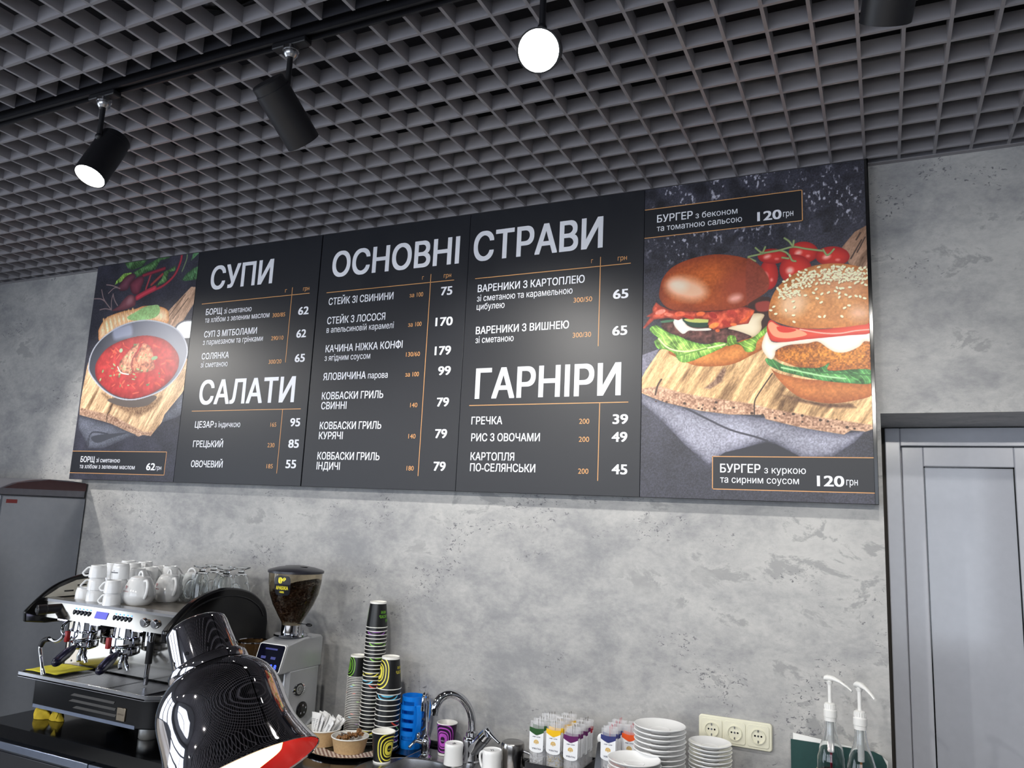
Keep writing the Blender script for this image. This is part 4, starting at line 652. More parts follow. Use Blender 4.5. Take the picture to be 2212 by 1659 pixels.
('p',[-31186,23491,-31168,23468,-31170,23445,-31191,23432,-31223,23433,-31254,23449,-31272,23472,-31270,23495,-31249,23508,-31217,23507],(92, 116, 76),{'f': 0.003, 's': 1}),
('p',[-32610,23689,-32645,23674,-32711,23683,-32781,23711,-32829,23748,-32836,23780,-32801,23794,-32735,23786,-32665,23757,-32617,23720],(150, 170, 120),{'f': 0.003, 's': 1}),
('p',[-31855,22923,-31874,22913,-31916,22914,-31964,22926,-32002,22944,-32013,22961,-31994,22971,-31953,22970,-31904,22958,-31867,22940],(120, 140, 92),{'f': 0.003, 's': 1}),
('p',[-34441,23824,-34463,23811,-34521,23810,-34591,23821,-34648,23840,-34669,23860,-34646,23873,-34588,23874,-34518,23863,-34461,23844],(120, 140, 92),{'f': 0.003, 's': 1}),
('p',[-33178,24585,-33173,24565,-33188,24546,-33219,24536,-33253,24539,-33277,24554,-33282,24574,-33267,24593,-33236,24603,-33202,24600],(92, 116, 76),{'f': 0.003, 's': 1}),
('p',[-33925,23588,-33904,23560,-33912,23522,-33946,23488,-33994,23472,-34036,23480,-34058,23508,-34050,23546,-34015,23579,-33968,23595],(150, 170, 120),{'f': 0.003, 's': 1}),
('p',[-31829,22911,-31846,22888,-31890,22878,-31944,22885,-31988,22906,-32004,22933,-31987,22956,-31943,22966,-31889,22959,-31845,22938],(92, 116, 76),{'f': 0.003, 's': 1}),
('p',[-32769,23366,-32758,23341,-32771,23316,-32804,23303,-32844,23305,-32875,23323,-32887,23349,-32873,23373,-32840,23387,-32801,23384],(120, 140, 92),{'f': 0.003, 's': 1}),
('p',[-32257,24476,-32244,24455,-32252,24425,-32279,24397,-32315,24382,-32345,24386,-32358,24407,-32350,24437,-32323,24464,-32287,24479],(120, 140, 92),{'f': 0.003, 's': 1}),
('p',[-33175,23768,-33169,23748,-33184,23715,-33216,23680,-33253,23658,-33280,23656,-33287,23676,-33271,23709,-33239,23744,-33202,23766],(92, 116, 76),{'f': 0.003, 's': 1}),
('p',[-33942,23469,-33915,23443,-33915,23409,-33940,23379,-33981,23365,-34023,23372,-34050,23398,-34051,23432,-34025,23462,-33984,23476],(92, 116, 76),{'f': 0.003, 's': 1}),
('p',[-31139,23283,-31161,23283,-31185,23296,-31202,23316,-31206,23336,-31195,23348,-31173,23348,-31149,23335,-31132,23315,-31128,23295],(92, 116, 76),{'f': 0.003, 's': 1}),
('p',[-32506,24309,-32511,24283,-32534,24268,-32567,24269,-32598,24286,-32613,24312,-32608,24338,-32585,24353,-32552,24352,-32521,24335],(120, 140, 92),{'f': 0.003, 's': 1}),
('p',[-31779,22974,-31781,22956,-31806,22937,-31846,22926,-31885,22925,-31909,22936,-31908,22954,-31882,22972,-31842,22984,-31803,22985],(92, 116, 76),{'f': 0.003, 's': 1}),
('p',[-33575,24434,-33573,24409,-33600,24387,-33644,24377,-33689,24383,-33718,24403,-33720,24428,-33693,24450,-33649,24460,-33604,24454],(150, 170, 120),{'f': 0.003, 's': 1}),
('p',[-33982,24700,-34025,24647,-34098,24627,-34172,24649,-34220,24704,-34222,24771,-34179,24824,-34106,24844,-34032,24822,-33985,24767],(150, 176, 140),{'f': 0.003, 's': 1}),
('p',[-31459,24287,-31464,24227,-31546,24171,-31674,24142,-31798,24150,-31872,24193,-31867,24254,-31784,24310,-31656,24339,-31532,24330],(128, 156, 118),{'f': 0.004, 's': 1}),
('p',[-33000,24975,-33021,24951,-33084,24939,-33165,24943,-33233,24963,-33263,24989,-33242,25013,-33179,25025,-33098,25020,-33030,25001],(96, 120, 80),{'f': 0.003, 's': 1}),
],
}
# ------------------------------------------------------------------ the room
M_CEIL = mat('grey_ceiling_metal', (140, 138, 143), .38, .0, var=.04, vs=8)
M_DARK = mat('dark_plenum', (26, 26, 34), .8)
M_WALLG = mat('grey_paint', (150, 152, 156), .7, vs=4)
M_PVC = mat('grey_white_door_plastic', (196, 198, 206), .2, var=.02)
M_FLOOR = mat('grey_floor_tile', (196, 192, 186), .3, vs=3)
# back wall with the door opening at its right
w = MB(); w.box((XL, YB, 0), (-.001, 3.2, 3.35)); w.box((-.001, YB, 2.115), (1.10, 3.2, 3.35)); w.box((1.10, YB, 0), (XR, 3.2, 3.35)); struct(w.build('wall_back', PLASTER))
def wall_open(name, ax, at, a, b, holes, out):
    """a wall along x or y with rectangular window holes (a0, a1, z0, z1)"""
    w = MB(); cuts = sorted(holes); p = a
    def bx(a0, a1, z0, z1):
        if ax == 'y': w.box((min(at, at + out), a0, z0), (max(at, at + out), a1, z1))
        else: w.box((a0, min(at, at + out), z0), (a1, max(at, at + out), z1))
    for a0, a1, z0, z1 in cuts:
        bx(p, a0, 0, 3.35); bx(a0, a1, 0, z0); bx(a0, a1, z1, 3.35); p = a1
    bx(p, b, 0, 3.35); return struct(w.build(name, M_WALLG))
hl = [(-2.9, -1.75, .5, 2.6), (-1.65, -.5, .5, 2.6), (-.4, .7, .5, 2.6)]
hf = [(-4.2, -2.5, .5, 2.6), (-2.4, -.7, .5, 2.6), (-.6, 1.0, .5, 2.6)]
wall_open('wall_left', 'y', XL, YF, YB, hl, -.15); wall_open('wall_front', 'x', YF, XL, XR, hf, -.15)
struct(MB().box((XR, YF, 0), (XR + .15, 3.2, 3.35)).build('wall_right', M_WALLG))
struct(MB().box((XL - .15, YF - .15, -.1), (XR + .15, 3.3, 0)).build('floor', M_FLOOR))
struct(MB().box((XL - .15, YF - .15, 3.35), (XR + .15, 3.3, 3.45)).build('ceiling_slab', M_DARK))
for i, (a0, a1, z0, z1) in enumerate(hl + hf):
    f = MB(); t = .05
    def bb(p0, p1, q0, q1):
        if i < 3: f.box((XL - .09, p0, q0), (XL - .03, p1, q1))
        else: f.box((p0, YF - .09, q0), (p1, YF - .03, q1))
    bb(a0, a1, z0, z0 + t); bb(a0, a1, z1 - t, z1); bb(a0, a0 + t, z0, z1); bb(a1 - t, a1, z0, z1); bb(a0 + t, a1 - t, 2.0, 2.04)
    struct(f.build('window_%d' % (i + 1), M_PVC))
# open-cell ceiling: bars 10 mm wide and 45 mm tall on a 100 mm grid, cut for the lighting track
g = MB(); GX, GY, PX = -.0217, 2.6029, .1
SLOT = (1.362, 1.427)
for k in range(-52, 23):
    x = GX + k * PX
    if XL < x < XR:
        g.box((x - .0043, SLOT[1], CEIL), (x + .0043, 2.640, CEIL + .045)); g.box((x - .0043, YF, CEIL), (x + .0043, SLOT[0], CEIL + .045))
for k in range(0, 60):
    y = GY - k * PX
    if y > YF and not SLOT[0] - .01 < y < SLOT[1] + .01: g.box((XL, y - .0043, CEIL + .0004), (XR, y + .0043, CEIL + .0446))
struct(g.build('ceiling', M_CEIL))
t = MB(); t.box((XL, 2.638, CEIL - .002), (XR, 2.66, CEIL)); t.box((XL, 2.657, CEIL), (XR, 2.66, CEIL + .03)); struct(t.build('trim_1', M_CEIL))
t = MB(); t.box((XL, SLOT[0] - .002, CEIL + .002), (XR, SLOT[0], CEIL + .09)); t.box((XL, SLOT[1], CEIL + .002), (XR, SLOT[1] + .002, CEIL + .09)); struct(t.build('trim_2', M_DARK))
# silver duct above the grid, seen through the cells at the left
d = MB(); d.tube([(-2.55 + .06 * i, .95 + .05 * math.sin(i * .5) + .02 * i, 3.10 + .01 * math.sin(i)) for i in range(24)], [.055 + .006 * (i % 2) for i in range(24)], 16, 0)
tag(d.build('air_duct', STEEL), 'crinkled silver flexible duct lying above the ceiling grid', 'duct')
# door in the recess
DY = 3.02
fr = MB(); fr.box((.010, DY, 0), (.058, DY + .07, 2.112)); fr.box((.058, DY, 2.05), (1.04, DY + .07, 2.112)); fr.box((1.04, DY, 0), (1.10, DY + .07, 2.112))
door = struct(fr.build('door_1', M_PVC, bevel=.003))
def leaf(x0, x1, nm):
    l = MB(); y0, y1 = DY + .004, DY + .06
    l.box((x0, y0, .02), (x0 + .066, y1, 2.046)); l.box((x1 - .066, y0, .02), (x1, y1, 2.046)); l.box((x0 + .066, y0, 1.98), (x1 - .066, y1, 2.046)); l.box((x0 + .066, y0, .02), (x1 - .066, y1, .12))
    o = l.build('door_leaf', M_PVC, door, bevel=.003)
    MB().box((x0 + .064, DY + .016, .118), (x1 - .064, DY + .05, 1.982)).build('door_panel', mat('glossy_grey_panel', (184, 187, 196), .1, var=.02), o)
    gk = MB()
    for a, b in (((x0 + .066, .12), (x0 + .070, 1.98)), ((x1 - .070, .12), (x1 - .066, 1.98)), ((x0 + .066, 1.976), (x1 - .066, 1.98))): gk.box((a[0], DY + .012, a[1]), (b[0], DY + .02, b[1]))
    gk.build('gasket', BLACK, o)
leaf(.061, .458, 'a'); leaf(.462, 1.037, 'b')
MB().box((-.001, DY + .02, 0), (.010, DY + .06, 2.115)).build('gap_shade_strip', mat('gap_shade_brown', (58, 54, 50), .8), door)  # added dark strip: the shade of the recess gap put into its colour
MB().box((.0, DY + .07, 0), (1.10, DY + .1, 2.115)).build('door_lining', M_PVC, door)

# ------------------------------------------------------------------ lighting track and its spotlights
M_LAMP = mat('matt_black_lamp', (17, 17, 22), .45)
t = MB()
t.box((XL + .3, 1.388, CEIL - .004), (1.6, 1.394, CEIL + .03)); t.box((XL + .3, 1.416, CEIL - .004), (1.6, 1.422, CEIL + .03)); t.box((XL + .3, 1.388, CEIL + .026), (1.6, 1.422, CEIL + .034)); t.box((XL + .3, 1.400, CEIL + .006), (1.6, 1.410, CEIL + .026))
tr = thing('lighting_track', (-1.8, 1.405, CEIL - .004), 'long black lighting track set into the grey grid ceiling', 'lighting track')
t.build('rail', M_LAMP, tr, world=True)
SPOTS = []
def spotlight(x, aim, lit, label, power=0, cone=60, y=1.405, track=True):
    """a cylinder lamp on a thin stem; aim is the point it looks at"""
    root = thing('track_spotlight', (x, y, CEIL - .004), label, 'spotlight', 'spotlights along the ceiling track')
    MB().box((-.055, -.014, -.016), (.055, .014, 0)).build('adaptor', M_LAMP, root, .003)
    MB().lathe([(0, -.046), (.012, -.046), (.016, -.040), (.019, -.036), (.019, -.026), (.021, -.026), (.021, -.016), (0, -.016)], 24).build('swivel_ring', STEEL, root)
    MB().cyl((0, 0, -.04), (0, 0, -.142), .0072).build('stem', M_LAMP, root)
    piv = Vector((0, 0, -.136)); d = (Vector(aim) - Vector((x, y, CEIL - .13))).normalized()
    side = Vector((0, 0, 1)) - d * d.z; side.normalize()
    # the stem holds the barrel near its rear, on its upper side
    c = piv - side * .044 + d * .035
    q = d.to_track_quat('Z', 'Y').to_matrix().to_4x4(); M = Matrix.Translation(c) @ q
    b = MB(); b.xf = M
    b.lathe([(0, -.080), (.040, -.080), (.043, -.077), (.043, -.058), (.045, -.056), (.045, .088), (.0415, .088), (.041, .066), (0, .066)], 40)
    hs = b.build('barrel', M_LAMP, root)
    k = MB(); k.xf = Matrix.Translation(piv); k.ball((0, 0, 0), .011, 16, 10); k.build('knuckle', M_LAMP, root)
    l = MB(); l.xf = M; l.lathe([(0, .0815), (.0412, .0815), (.0412, .073), (0, .073)], 40)
    l.build('lens', emit('lamp_glow', (255, 252, 244), 60) if lit else mat('dark_lens', (60, 60, 66), .1), root)
    if lit and power:
        sp = bpy.data.lights.new('lamp_light', 'SPOT'); sp.energy = power; sp.spot_size = R(cone); sp.spot_blend = .55; sp.shadow_soft_size = .035; sp.color = (1, .965, .905)
        o = bpy.data.objects.new('lamp_light', sp); col.objects.link(o); o.parent = root; o.location = c + d * .10; o.rotation_euler = (-d).to_track_quat('Z', 'Y').to_euler()
    return root
spotlight(-4.15, (-2.9, 2.66, 1.6), True, 'black track spotlight far left of the machine, beyond the picture edge', 62, 75)
spotlight(-2.06, (-1.994, .775, 1.448), True, 'leftmost visible black spotlight, lit and facing the counter', 45, 70)
spotlight(-1.35, (-1.188, 2.559, 1.863), True, 'black spotlight between the two lit ones, barrel turned towards the wall', 42, 85)
spotlight(-.64, (-.15, .1, 1.9), True, 'glaring round spotlight facing the camera above the burger board', 45, 70)
spotlight(.045, (-.247, 2.425, 1.746), True, 'black spotlight cut off by the top right edge of the photo', 20, 85)
# a second row over the room behind the camera lights the front of everything
for i, x in enumerate((-3.6, -2.4, -1.2, 0, 1.2)):
    spotlight(x, (x + .3, 1.2, .8), True, 'black ceiling spotlight over the room behind the camera, %s from the left' % ORD[i], 75, 95, y=-1.2)
tb = thing('lighting_track', (-1.2, -1.2, CEIL - .004), 'second black lighting track over the room behind the camera', 'lighting track')
MB().box((-4.2, -1.217, CEIL - .004), (1.8, -1.183, CEIL + .03)).build('rail', M_LAMP, tb, world=True)

# ------------------------------------------------------------------ printed pictures on the menu
def vnoise(x, z, s, seed=0):
    x = x * s + seed * 17.3; z = z * s + seed * 9.1; xi = np.floor(x).astype(np.int64); zi = np.floor(z).astype(np.int64); fx = x - xi; fz = z - zi
    fx = fx * fx * (3 - 2 * fx); fz = fz * fz * (3 - 2 * fz)
    def h(a, b):
        n = (a * 374761393 + b * 668265263 + seed * 1013) & 0xffffffff; n = ((n ^ (n >> 13)) * 1274126177) & 0xffffffff; return ((n ^ (n >> 16)) & 0xffff) / 65535.
    return (h(xi, zi) * (1 - fx) + h(xi + 1, zi) * fx) * (1 - fz) + (h(xi, zi + 1) * (1 - fx) + h(xi + 1, zi + 1) * fx) * fz
def fbm(x, z, s, o=4, seed=0): return sum(vnoise(x, z, s * 2 ** i, seed + i) * .5 ** (i + 1) for i in range(o)) / (1 - .5 ** o)
def sdist(X, Z, P, closed=True):
    n = len(P); d = np.full(X.shape, 9.); ins = np.zeros(X.shape, bool)
    for i in range(n if closed else n - 1):
        a, b = P[i], P[(i + 1) % n]; ex, ez = b[0] - a[0], b[1] - a[1]; L = ex * ex + ez * ez + 1e-12
        t = np.clip(((X - a[0]) * ex + (Z - a[1]) * ez) / L, 0, 1); d = np.minimum(d, (X - a[0] - t * ex) ** 2 + (Z - a[1] - t * ez) ** 2)
        if closed and abs(ez) > 1e-12: ins ^= ((a[1] > Z) != (b[1] > Z)) & (X < ex * (Z - a[1]) / ez + a[0])
    d = np.sqrt(d); return np.where(ins, d, -d) if closed else d
def texture(t, X, Z, c, amp):
    """printed grain of a material, as a multiplier per channel"""
    if t == 'wood':
        u = X * .85 - Z * .52; v = X * .52 + Z * .85; k = fbm(u * 1.0, v * .12, 90, 4, 3) - .5; kk = fbm(u, v * .3, 420, 2, 5) - .5; kn = np.clip(fbm(u, v * .3, 22, 3, 8) - .62, 0, 1) * 2.2
        return 1 + (k * .75 + kk * .35 - kn)[:, None] * np.array([.9, 1, 1.1])
    if t == 'cloth': return 1 + (.16 * np.sin(X * 1900 + Z * 500) * np.sin(Z * 1500 - X * 300) + .5 * (fbm(X, Z, 260, 2, 4) - .5) + .35 * (fbm(X, Z, 14, 3, 6) - .5))[:, None] * np.ones(3)
    if t == 'crumb': return 1 + (1.1 * (fbm(X, Z, 190, 3, 2) - .5) + .3 * (fbm(X, Z, 25, 2, 9) - .5))[:, None] * np.array([.8, 1, 1.1])
    if t == 'crumb2': return 1 + (.34 * (fbm(X, Z, 160, 3, 7) - .5) + .3 * (fbm(X, Z, 18, 3, 2) - .5))[:, None] * np.array([.8, 1, 1.1])
    if t == 'meat': return 1 + (1.0 * (fbm(X, Z, 120, 3, 5) - .5) + .7 * (fbm(X, Z, 40, 2, 3) - .5))[:, None] * np.array([.9, 1, 1])
    if t == 'leaf':
        k = fbm(X + .02 * fbm(X, Z, 30, 2, 1), Z, 60, 3, 4) - .5; vein = np.abs(np.sin(X * 190 + Z * 120 + 9 * fbm(X, Z, 18, 2, 2))); return 1 + (k * 1.0 + .35 * (vein > .96) - .1)[:, None] * np.array([1.1, 1, 1.1])
    if t == 'bacon': return 1 + (1.0 * (fbm(X, Z, 75, 3, 6) - .45))[:, None] * np.array([.7, 1.3, 1.3])
    if t == 'soup': return 1 + (.5 * (fbm(X, Z, 45, 3, 4) - .5))[:, None] * np.array([.8, 1.5, 1.2])
    return np.ones((len(X), 3))
def paint(ops, X, Z):
    C = np.zeros((len(X), 3))
    for op in ops:
        k = op[0]
        if k == 'base':
            n = fbm(X, Z, 12, 4, 1); f = fbm(X, Z, 330, 2, 2); C[:] = np.array(op[1]) * (1 + .5 * (n - .5) + .7 * (f - .5))[:, None]; continue
        pts = np.array(op[1], float)
        if k == 'seeds':
            for x, z, a in pts.reshape(-1, 3) * np.array([1e-4, 1e-4, 1]):
                m = (np.abs(X - x) < .008) & (np.abs(Z - z) < .008); dx, dz = X[m] - x, Z[m] - z
                u = (dx * math.cos(a) + dz * math.sin(a)) / .0056; v = (-dx * math.sin(a) + dz * math.cos(a)) / .0036; r = u * u + v * v
                sh = np.clip(1.25 - ((dx - .0012) ** 2 + (dz + .002) ** 2) / .0055 ** 2, 0, 1)[:, None] * .45; C[m] = C[m] * (1 - sh) + np.array([120, 76, 48]) * sh
                al = np.clip((1.15 - r) / .3, 0, 1)[:, None]; C[m] = C[m] * (1 - al) + (np.array([244, 226, 190]) - 26 * np.clip(v, 0, 1)[:, None]) * al
            continue
        P = [tuple(p) for p in pts.reshape(-1, 2) * 1e-4]
        if k == 'chalk':
            d = sdist(X, Z, P); n = fbm(X + .05 * fbm(X, Z, 8, 2, 4), Z, 20, 3, 7); s_ = fbm(X, Z * .6, 130, 3, 3); al = np.clip((s_ - .62) * 9, 0, 1) * np.clip((n - .46) * 7, 0, 1) * np.clip(d / .04, 0, 1)
            C += (np.array([190, 190, 205]) - C) * (al * .8)[:, None]; C *= (1 - .35 * np.clip((.5 - n) * 4, 0, 1) * (d > 0))[:, None]; continue
        colr, o = np.array(op[2], float), op[3]
        if k == 'p':
            if o.get('s'): P = [tuple(p) for p in spline([Vector(p) for p in P], 4, True)]
            f = o.get('f', .0012)
        else:
            if len(P) > 2: P = [tuple(p) for p in spline([Vector(p) for p in P], 4)]
            f = o.get('f', .0014)
        xs = [p[0] for p in P]; zs = [p[1] for p in P]; w = o.get('w', 0) + f * 1.5
        m = (X > min(xs) - w) & (X < max(xs) + w) & (Z > min(zs) - w) & (Z < max(zs) + w)
        if not m.any(): continue
        x, z = X[m], Z[m]
        d = sdist(x, z, P) if k == 'p' else o['w'] / 2 - sdist(x, z, P, False)
        al = np.clip(d / f + .5, 0, 1) * o.get('al', 1)
        c = np.repeat(colr[None], len(x), 0)
        if 'g' in o:
            c2, a, b = o['g']; a, b = np.array(a), np.array(b); t = np.clip(((x - a[0]) * (b - a)[0] + (z - a[1]) * (b - a)[1]) / ((b - a) ** 2).sum(), 0, 1)[:, None]; c = c * (1 - t) + np.array(c2) * t
        if 'e' in o:
            c2, wd = o['e']; t = np.exp(-np.clip(d, 0, 1) / wd)[:, None]; c = c * (1 - t) + np.array(c2) * t
        if k == 'l': c = c * (.8 + .4 * np.clip(d / (o['w'] / 2), 0, 1))[:, None]
        if 't' in o: c = c * texture(o['t'], x, z, c, 1)
        C[m] = C[m] * (1 - al[:, None]) + np.clip(c, 0, 255) * al[:, None]
    return np.clip(C, 4, 250)
def ink_material():
    m = bpy.data.materials.new('printed_ink'); m.use_nodes = True; nt = m.node_tree; b = nt.nodes['Principled BSDF']
    a = nt.nodes.new('ShaderNodeVertexColor'); a.layer_name = 'ink'; nt.links.new(a.outputs[0], b.inputs['Base Color']); board_gloss(b); return m
def board_gloss(b):
    b.inputs['Roughness'].default_value = .42; b.inputs['Specular IOR Level'].default_value = .4
INK = ink_material()
def picture(name, ops, x0, x1, z0, z1, y, step, parent):
    nx, nz = int((x1 - x0) / step) + 1, int((z1 - z0) / step) + 1
    xs, zs = np.linspace(x0, x1, nx), np.linspace(z0, z1, nz); X, Z = np.meshgrid(xs, zs); X, Z = X.ravel(), Z.ravel()
    C = paint(ops, X, Z) / 255.; C = np.where(C <= .04045, C / 12.92, ((C + .055) / 1.055) ** 2.4) * 1.36
    L = parent.location; V = np.stack([X - L.x, np.full_like(X, y - L.y), Z - L.z], 1)
    i = np.arange(nz - 1)[:, None] * nx + np.arange(nx - 1)[None]; F = np.stack([i, i + 1, i + nx + 1, i + nx], -1).reshape(-1, 4)
    me = bpy.data.meshes.new(name); me.vertices.add(len(V)); me.vertices.foreach_set('co', V.ravel()); me.loops.add(F.size); me.loops.foreach_set('vertex_index', F.ravel().astype(np.int32))
    me.polygons.add(len(F)); me.polygons.foreach_set('loop_start', np.arange(0, F.size, 4, dtype=np.int32)); me.update(calc_edges=True)
    ca = me.color_attributes.new('ink', 'FLOAT_COLOR', 'POINT'); ca.data.foreach_set('color', np.concatenate([np.clip(C, 0, 1), np.ones((len(C), 1))], 1).ravel().astype(np.float32))
    me.materials.append(INK); o = bpy.data.objects.new(name, me); col.objects.link(o); o.parent = parent; return o

# ------------------------------------------------------------------ menu boards
M_BOARD = mat('black_menu_board', (29, 31, 38), .42, var=.04, vs=300, spec=.4)
BX = [-3.668, -2.945, -2.203, -1.462, -.747, -.0125]; ZB, ZT, BY = 1.832, 2.9345, 2.598
BL = ['leftmost menu board, photo of red borscht in a dark bowl', 'black menu board headed СУПИ and САЛАТИ beside the borscht photo', 'black menu board headed ОСНОВНІ listing steaks and sausages', 'black menu board headed СТРАВИ and ГАРНІРИ left of the burgers', 'rightmost menu board, photo of two burgers on a wooden plank']
KEY = [None, 0, 1, 2, None]
def caption(root, x0, x1, z0, z1, left, right):
    q = MB(); q.quad((x0, BY - .0005, z0), (x1, BY - .0005, z0), (x1, BY - .0005, z1), (x0, BY - .0005, z1)); q.build('caption_box', M_BOARD, root, world=True)
    e = MB(); t = .0026; y = BY - .0006
    def ln(a, b, c, d): e.quad((a, y, b), (c, y, b), (c, y, d), (a, y, d))
    ln(x0, z0, x1, z0 + t); ln(x0, z1 - t, x1, z1)
    if left: ln(x0, z0, x0 + t, z1)
    if right: ln(x1 - t, z0, x1, z1)
    e.build('caption_border', GOLD, root, world=True)
for i in range(5):
    x0, x1 = BX[i], BX[i + 1]; gap = .0022 if i in (1, 2) else .0008
    root = thing('menu_board', ((x0 + x1) / 2, BY + .02, ZB), BL[i], 'menu board', 'menu boards along the wall')
    b = MB(); b.box((x0 + (gap if i == 2 else .0004), BY, ZB), (x1 - (gap if i == 1 else .0004), BY + .03, ZT)); b.build('panel', M_BOARD, root, .0012, world=True)
    b = MB(); b.box((x0 + .03, BY + .03, ZB + .05), (x1 - .03, YB, ZB + .08)); b.box((x0 + .03, BY + .03, ZT - .08), (x1 - .03, YB, ZT - .05)); b.build('mounting_rail', SATIN, root, world=True)
    tk = {0: 3, 1: 0, 2: 1, 3: 2, 4: 4}[i]
    if i == 0:
        picture('photo_print', ART['soup'], x0 + .001, x1 - .001, ZB + .001, ZT - .001, BY - .0003, .0024, root); caption(root, x0 + .001, -3.0075, 1.862, 1.972, False, True)
    if i == 4:
        picture('photo_print', ART['burger'], x0 + .001, x1 - .011, ZB + .001, ZT - .001, BY - .0003, .00145, root); caption(root, x0 + .001, -.212, 2.7487, 2.858, False, True); caption(root, -.505, x1 - .011, 1.8645, 1.973, True, False)
        MB().box((x1 - .011, BY - .003, ZB), (x1, BY + .032, ZT)).build('edge_frame', BLACK, root, .001, world=True)
    gd = MB(); ty = BY - .0007
    for s, x, z, wd, cap, st in TEXTS[tk]:
        heavy = {'b': .026, 's': .016, 'w': .004, 'g': .002}[st]
        if st == 'b' and not s[0].isdigit(): heavy = .024
        tm = MB(); write(tm, s, (x, ty, z), (1, 0, 0), (0, 0, 1), wd, cap, heavy)
        kind_ = 'weight_lettering' if st == 'g' else 'price_lettering' if s.isdigit() else 'heading_lettering' if st == 'b' else 'dish_lettering'
        tm.build(kind_, GOLD if st == 'g' else WHITEI, root, world=True)
    for a, b, c, d in LINES[tk]:
        t = .0014
        if abs(a - c) > abs(b - d): gd.quad((a, ty, b - t), (c, ty, b - t), (c, ty, b + t), (a, ty, b + t))
        else: gd.quad((a - t, ty, min(b, d)), (a + t, ty, min(b, d)), (a + t, ty, max(b, d)), (a - t, ty, max(b, d)))
    if gd.v: gd.build('gold_rule', GOLD, root, world=True)
# ------------------------------------------------------------------ back counter, sink, cabinets
CT = .90
M_TOP = mat('black_worktop', (7, 7, 9), .1, var=.1, vs=200)
M_ALU = mat('aluminium', (150, 158, 176), .3, 1, var=.04)
SX, SY_, SR = -1.44, 2.33, .175          # the round sink bowl
root = thing('worktop', (-1.6, 2.33, CT - .045), 'long glossy black worktop running along the wall', 'worktop')
w = MB(); hx0, hx1, hy0, hy1 = SX - .18, SX + .18, SY_ - .18, SY_ + .18
for a, b in (((-3.10, 1.99), (hx0, YB - .001)), ((hx1, 1.99), (-.008, YB - .001)), ((hx0, 1.99), (hx1, hy0)), ((hx0, hy1), (hx1, YB - .001))): w.box((a[0], a[1], CT - .045), (b[0], b[1], CT))
w.build('slab', M_TOP, root, world=True)
struct(MB().box((-3.10, YB - .012, CT), (-.008, YB - .001, CT + .022)).build('trim_3', BLACK, None, .002))
xs = [-3.10, -2.50, -1.90, -1.02, -.45, -.008]
for i in range(5):
    c = thing('base_cabinet', ((xs[i] + xs[i + 1]) / 2, 2.33, 0), 'dark base cabinet under the worktop, %s from the left' % ORD[i], 'cabinet', 'cabinets under the worktop')
    b = MB(); b.box((xs[i] + .002, 2.03, .1), (xs[i + 1] - .002, YB - .02, CT - .047 - (.2 if i == 2 else 0))); b.box((xs[i] + .002, 2.07, 0), (xs[i + 1] - .002, YB - .02, .1)); b.build('carcass', SATIN, c, world=True)
    dm = mat('charcoal_laminate', (38, 38, 42), .35)
    dr = MB().box((xs[i] + .003, 2.008, .11), (xs[i + 1] - .003, 2.03, CT - .10)).build('door', dm, c, .002, world=True)
    h = MB(); h.xf = Matrix.Translation(-c.location); h.prism([(1.985, CT - .056), (2.03, CT - .056), (2.03, CT - .098), (2.008, CT - .098), (1.985, CT - .082)], 'x', xs[i] + .0025, xs[i + 1] - .0025)
    h.build('edge_pull', M_ALU, dr, .002)
s = thing('sink', (SX, SY_, CT), 'round stainless steel sink set into the worktop', 'sink')
z = CT + .003; pl = []
n = 64
out = []
ox0, ox1, oy0, oy1 = -1.538, -1.05, 2.13, 2.618
for i in range(n):
    a = 2 * PI * i / n; dx, dy = math.cos(a), math.sin(a)
    t = min((ox1 - SX) / dx if dx > 1e-9 else 9, (ox0 - SX) / dx if dx < -1e-9 else 9, (oy1 - SY_) / dy if dy > 1e-9 else 9, (oy0 - SY_) / dy if dy < -1e-9 else 9)
    out.append((SX + dx * t, SY_ + dy * t))
# exact corners of the deck
for cx, cy in ((ox0, oy0), (ox0, oy1), (ox1, oy0), (ox1, oy1)):
    k = min(range(n), key=lambda i: (out[i][0] - cx) ** 2 + (out[i][1] - cy) ** 2); out[k] = (cx, cy)
rings = []
for f, zz in ((1, CT + .0005), (.995, CT + .004), (.985, CT + .003)): rings.append([(SX + (x - SX) * f, SY_ + (y - SY_) * f, zz) for x, y in out])
for r, zz in ((.184, CT + .003), (.178, CT + .0045), (.172, CT + .001), (.168, CT - .02), (.160, CT - .13), (.13, CT - .15), (.03, CT - .155)): rings.append([(SX + r * math.cos(2 * PI * i / n), SY_ + r * math.sin(2 * PI * i / n), zz) for i in range(n)])
b = MB(); vs = [p for rg in rings for p in rg]; fs = [(k * n + i, (k + 1) * n + i, (k + 1) * n + (i + 1) % n, k * n + (i + 1) % n) for k in range(len(rings) - 1) for i in range(n)]
fs.append(tuple((len(rings) - 1) * n + i for i in range(n))); b.add(vs, [f[::-1] for f in fs]); b.build('sink_deck', STEEL, s, world=True)
MB().lathe([(0, -.150), (.028, -.150), (.030, -.153), (0, -.153)], 24).build('drain', CHROME, s)
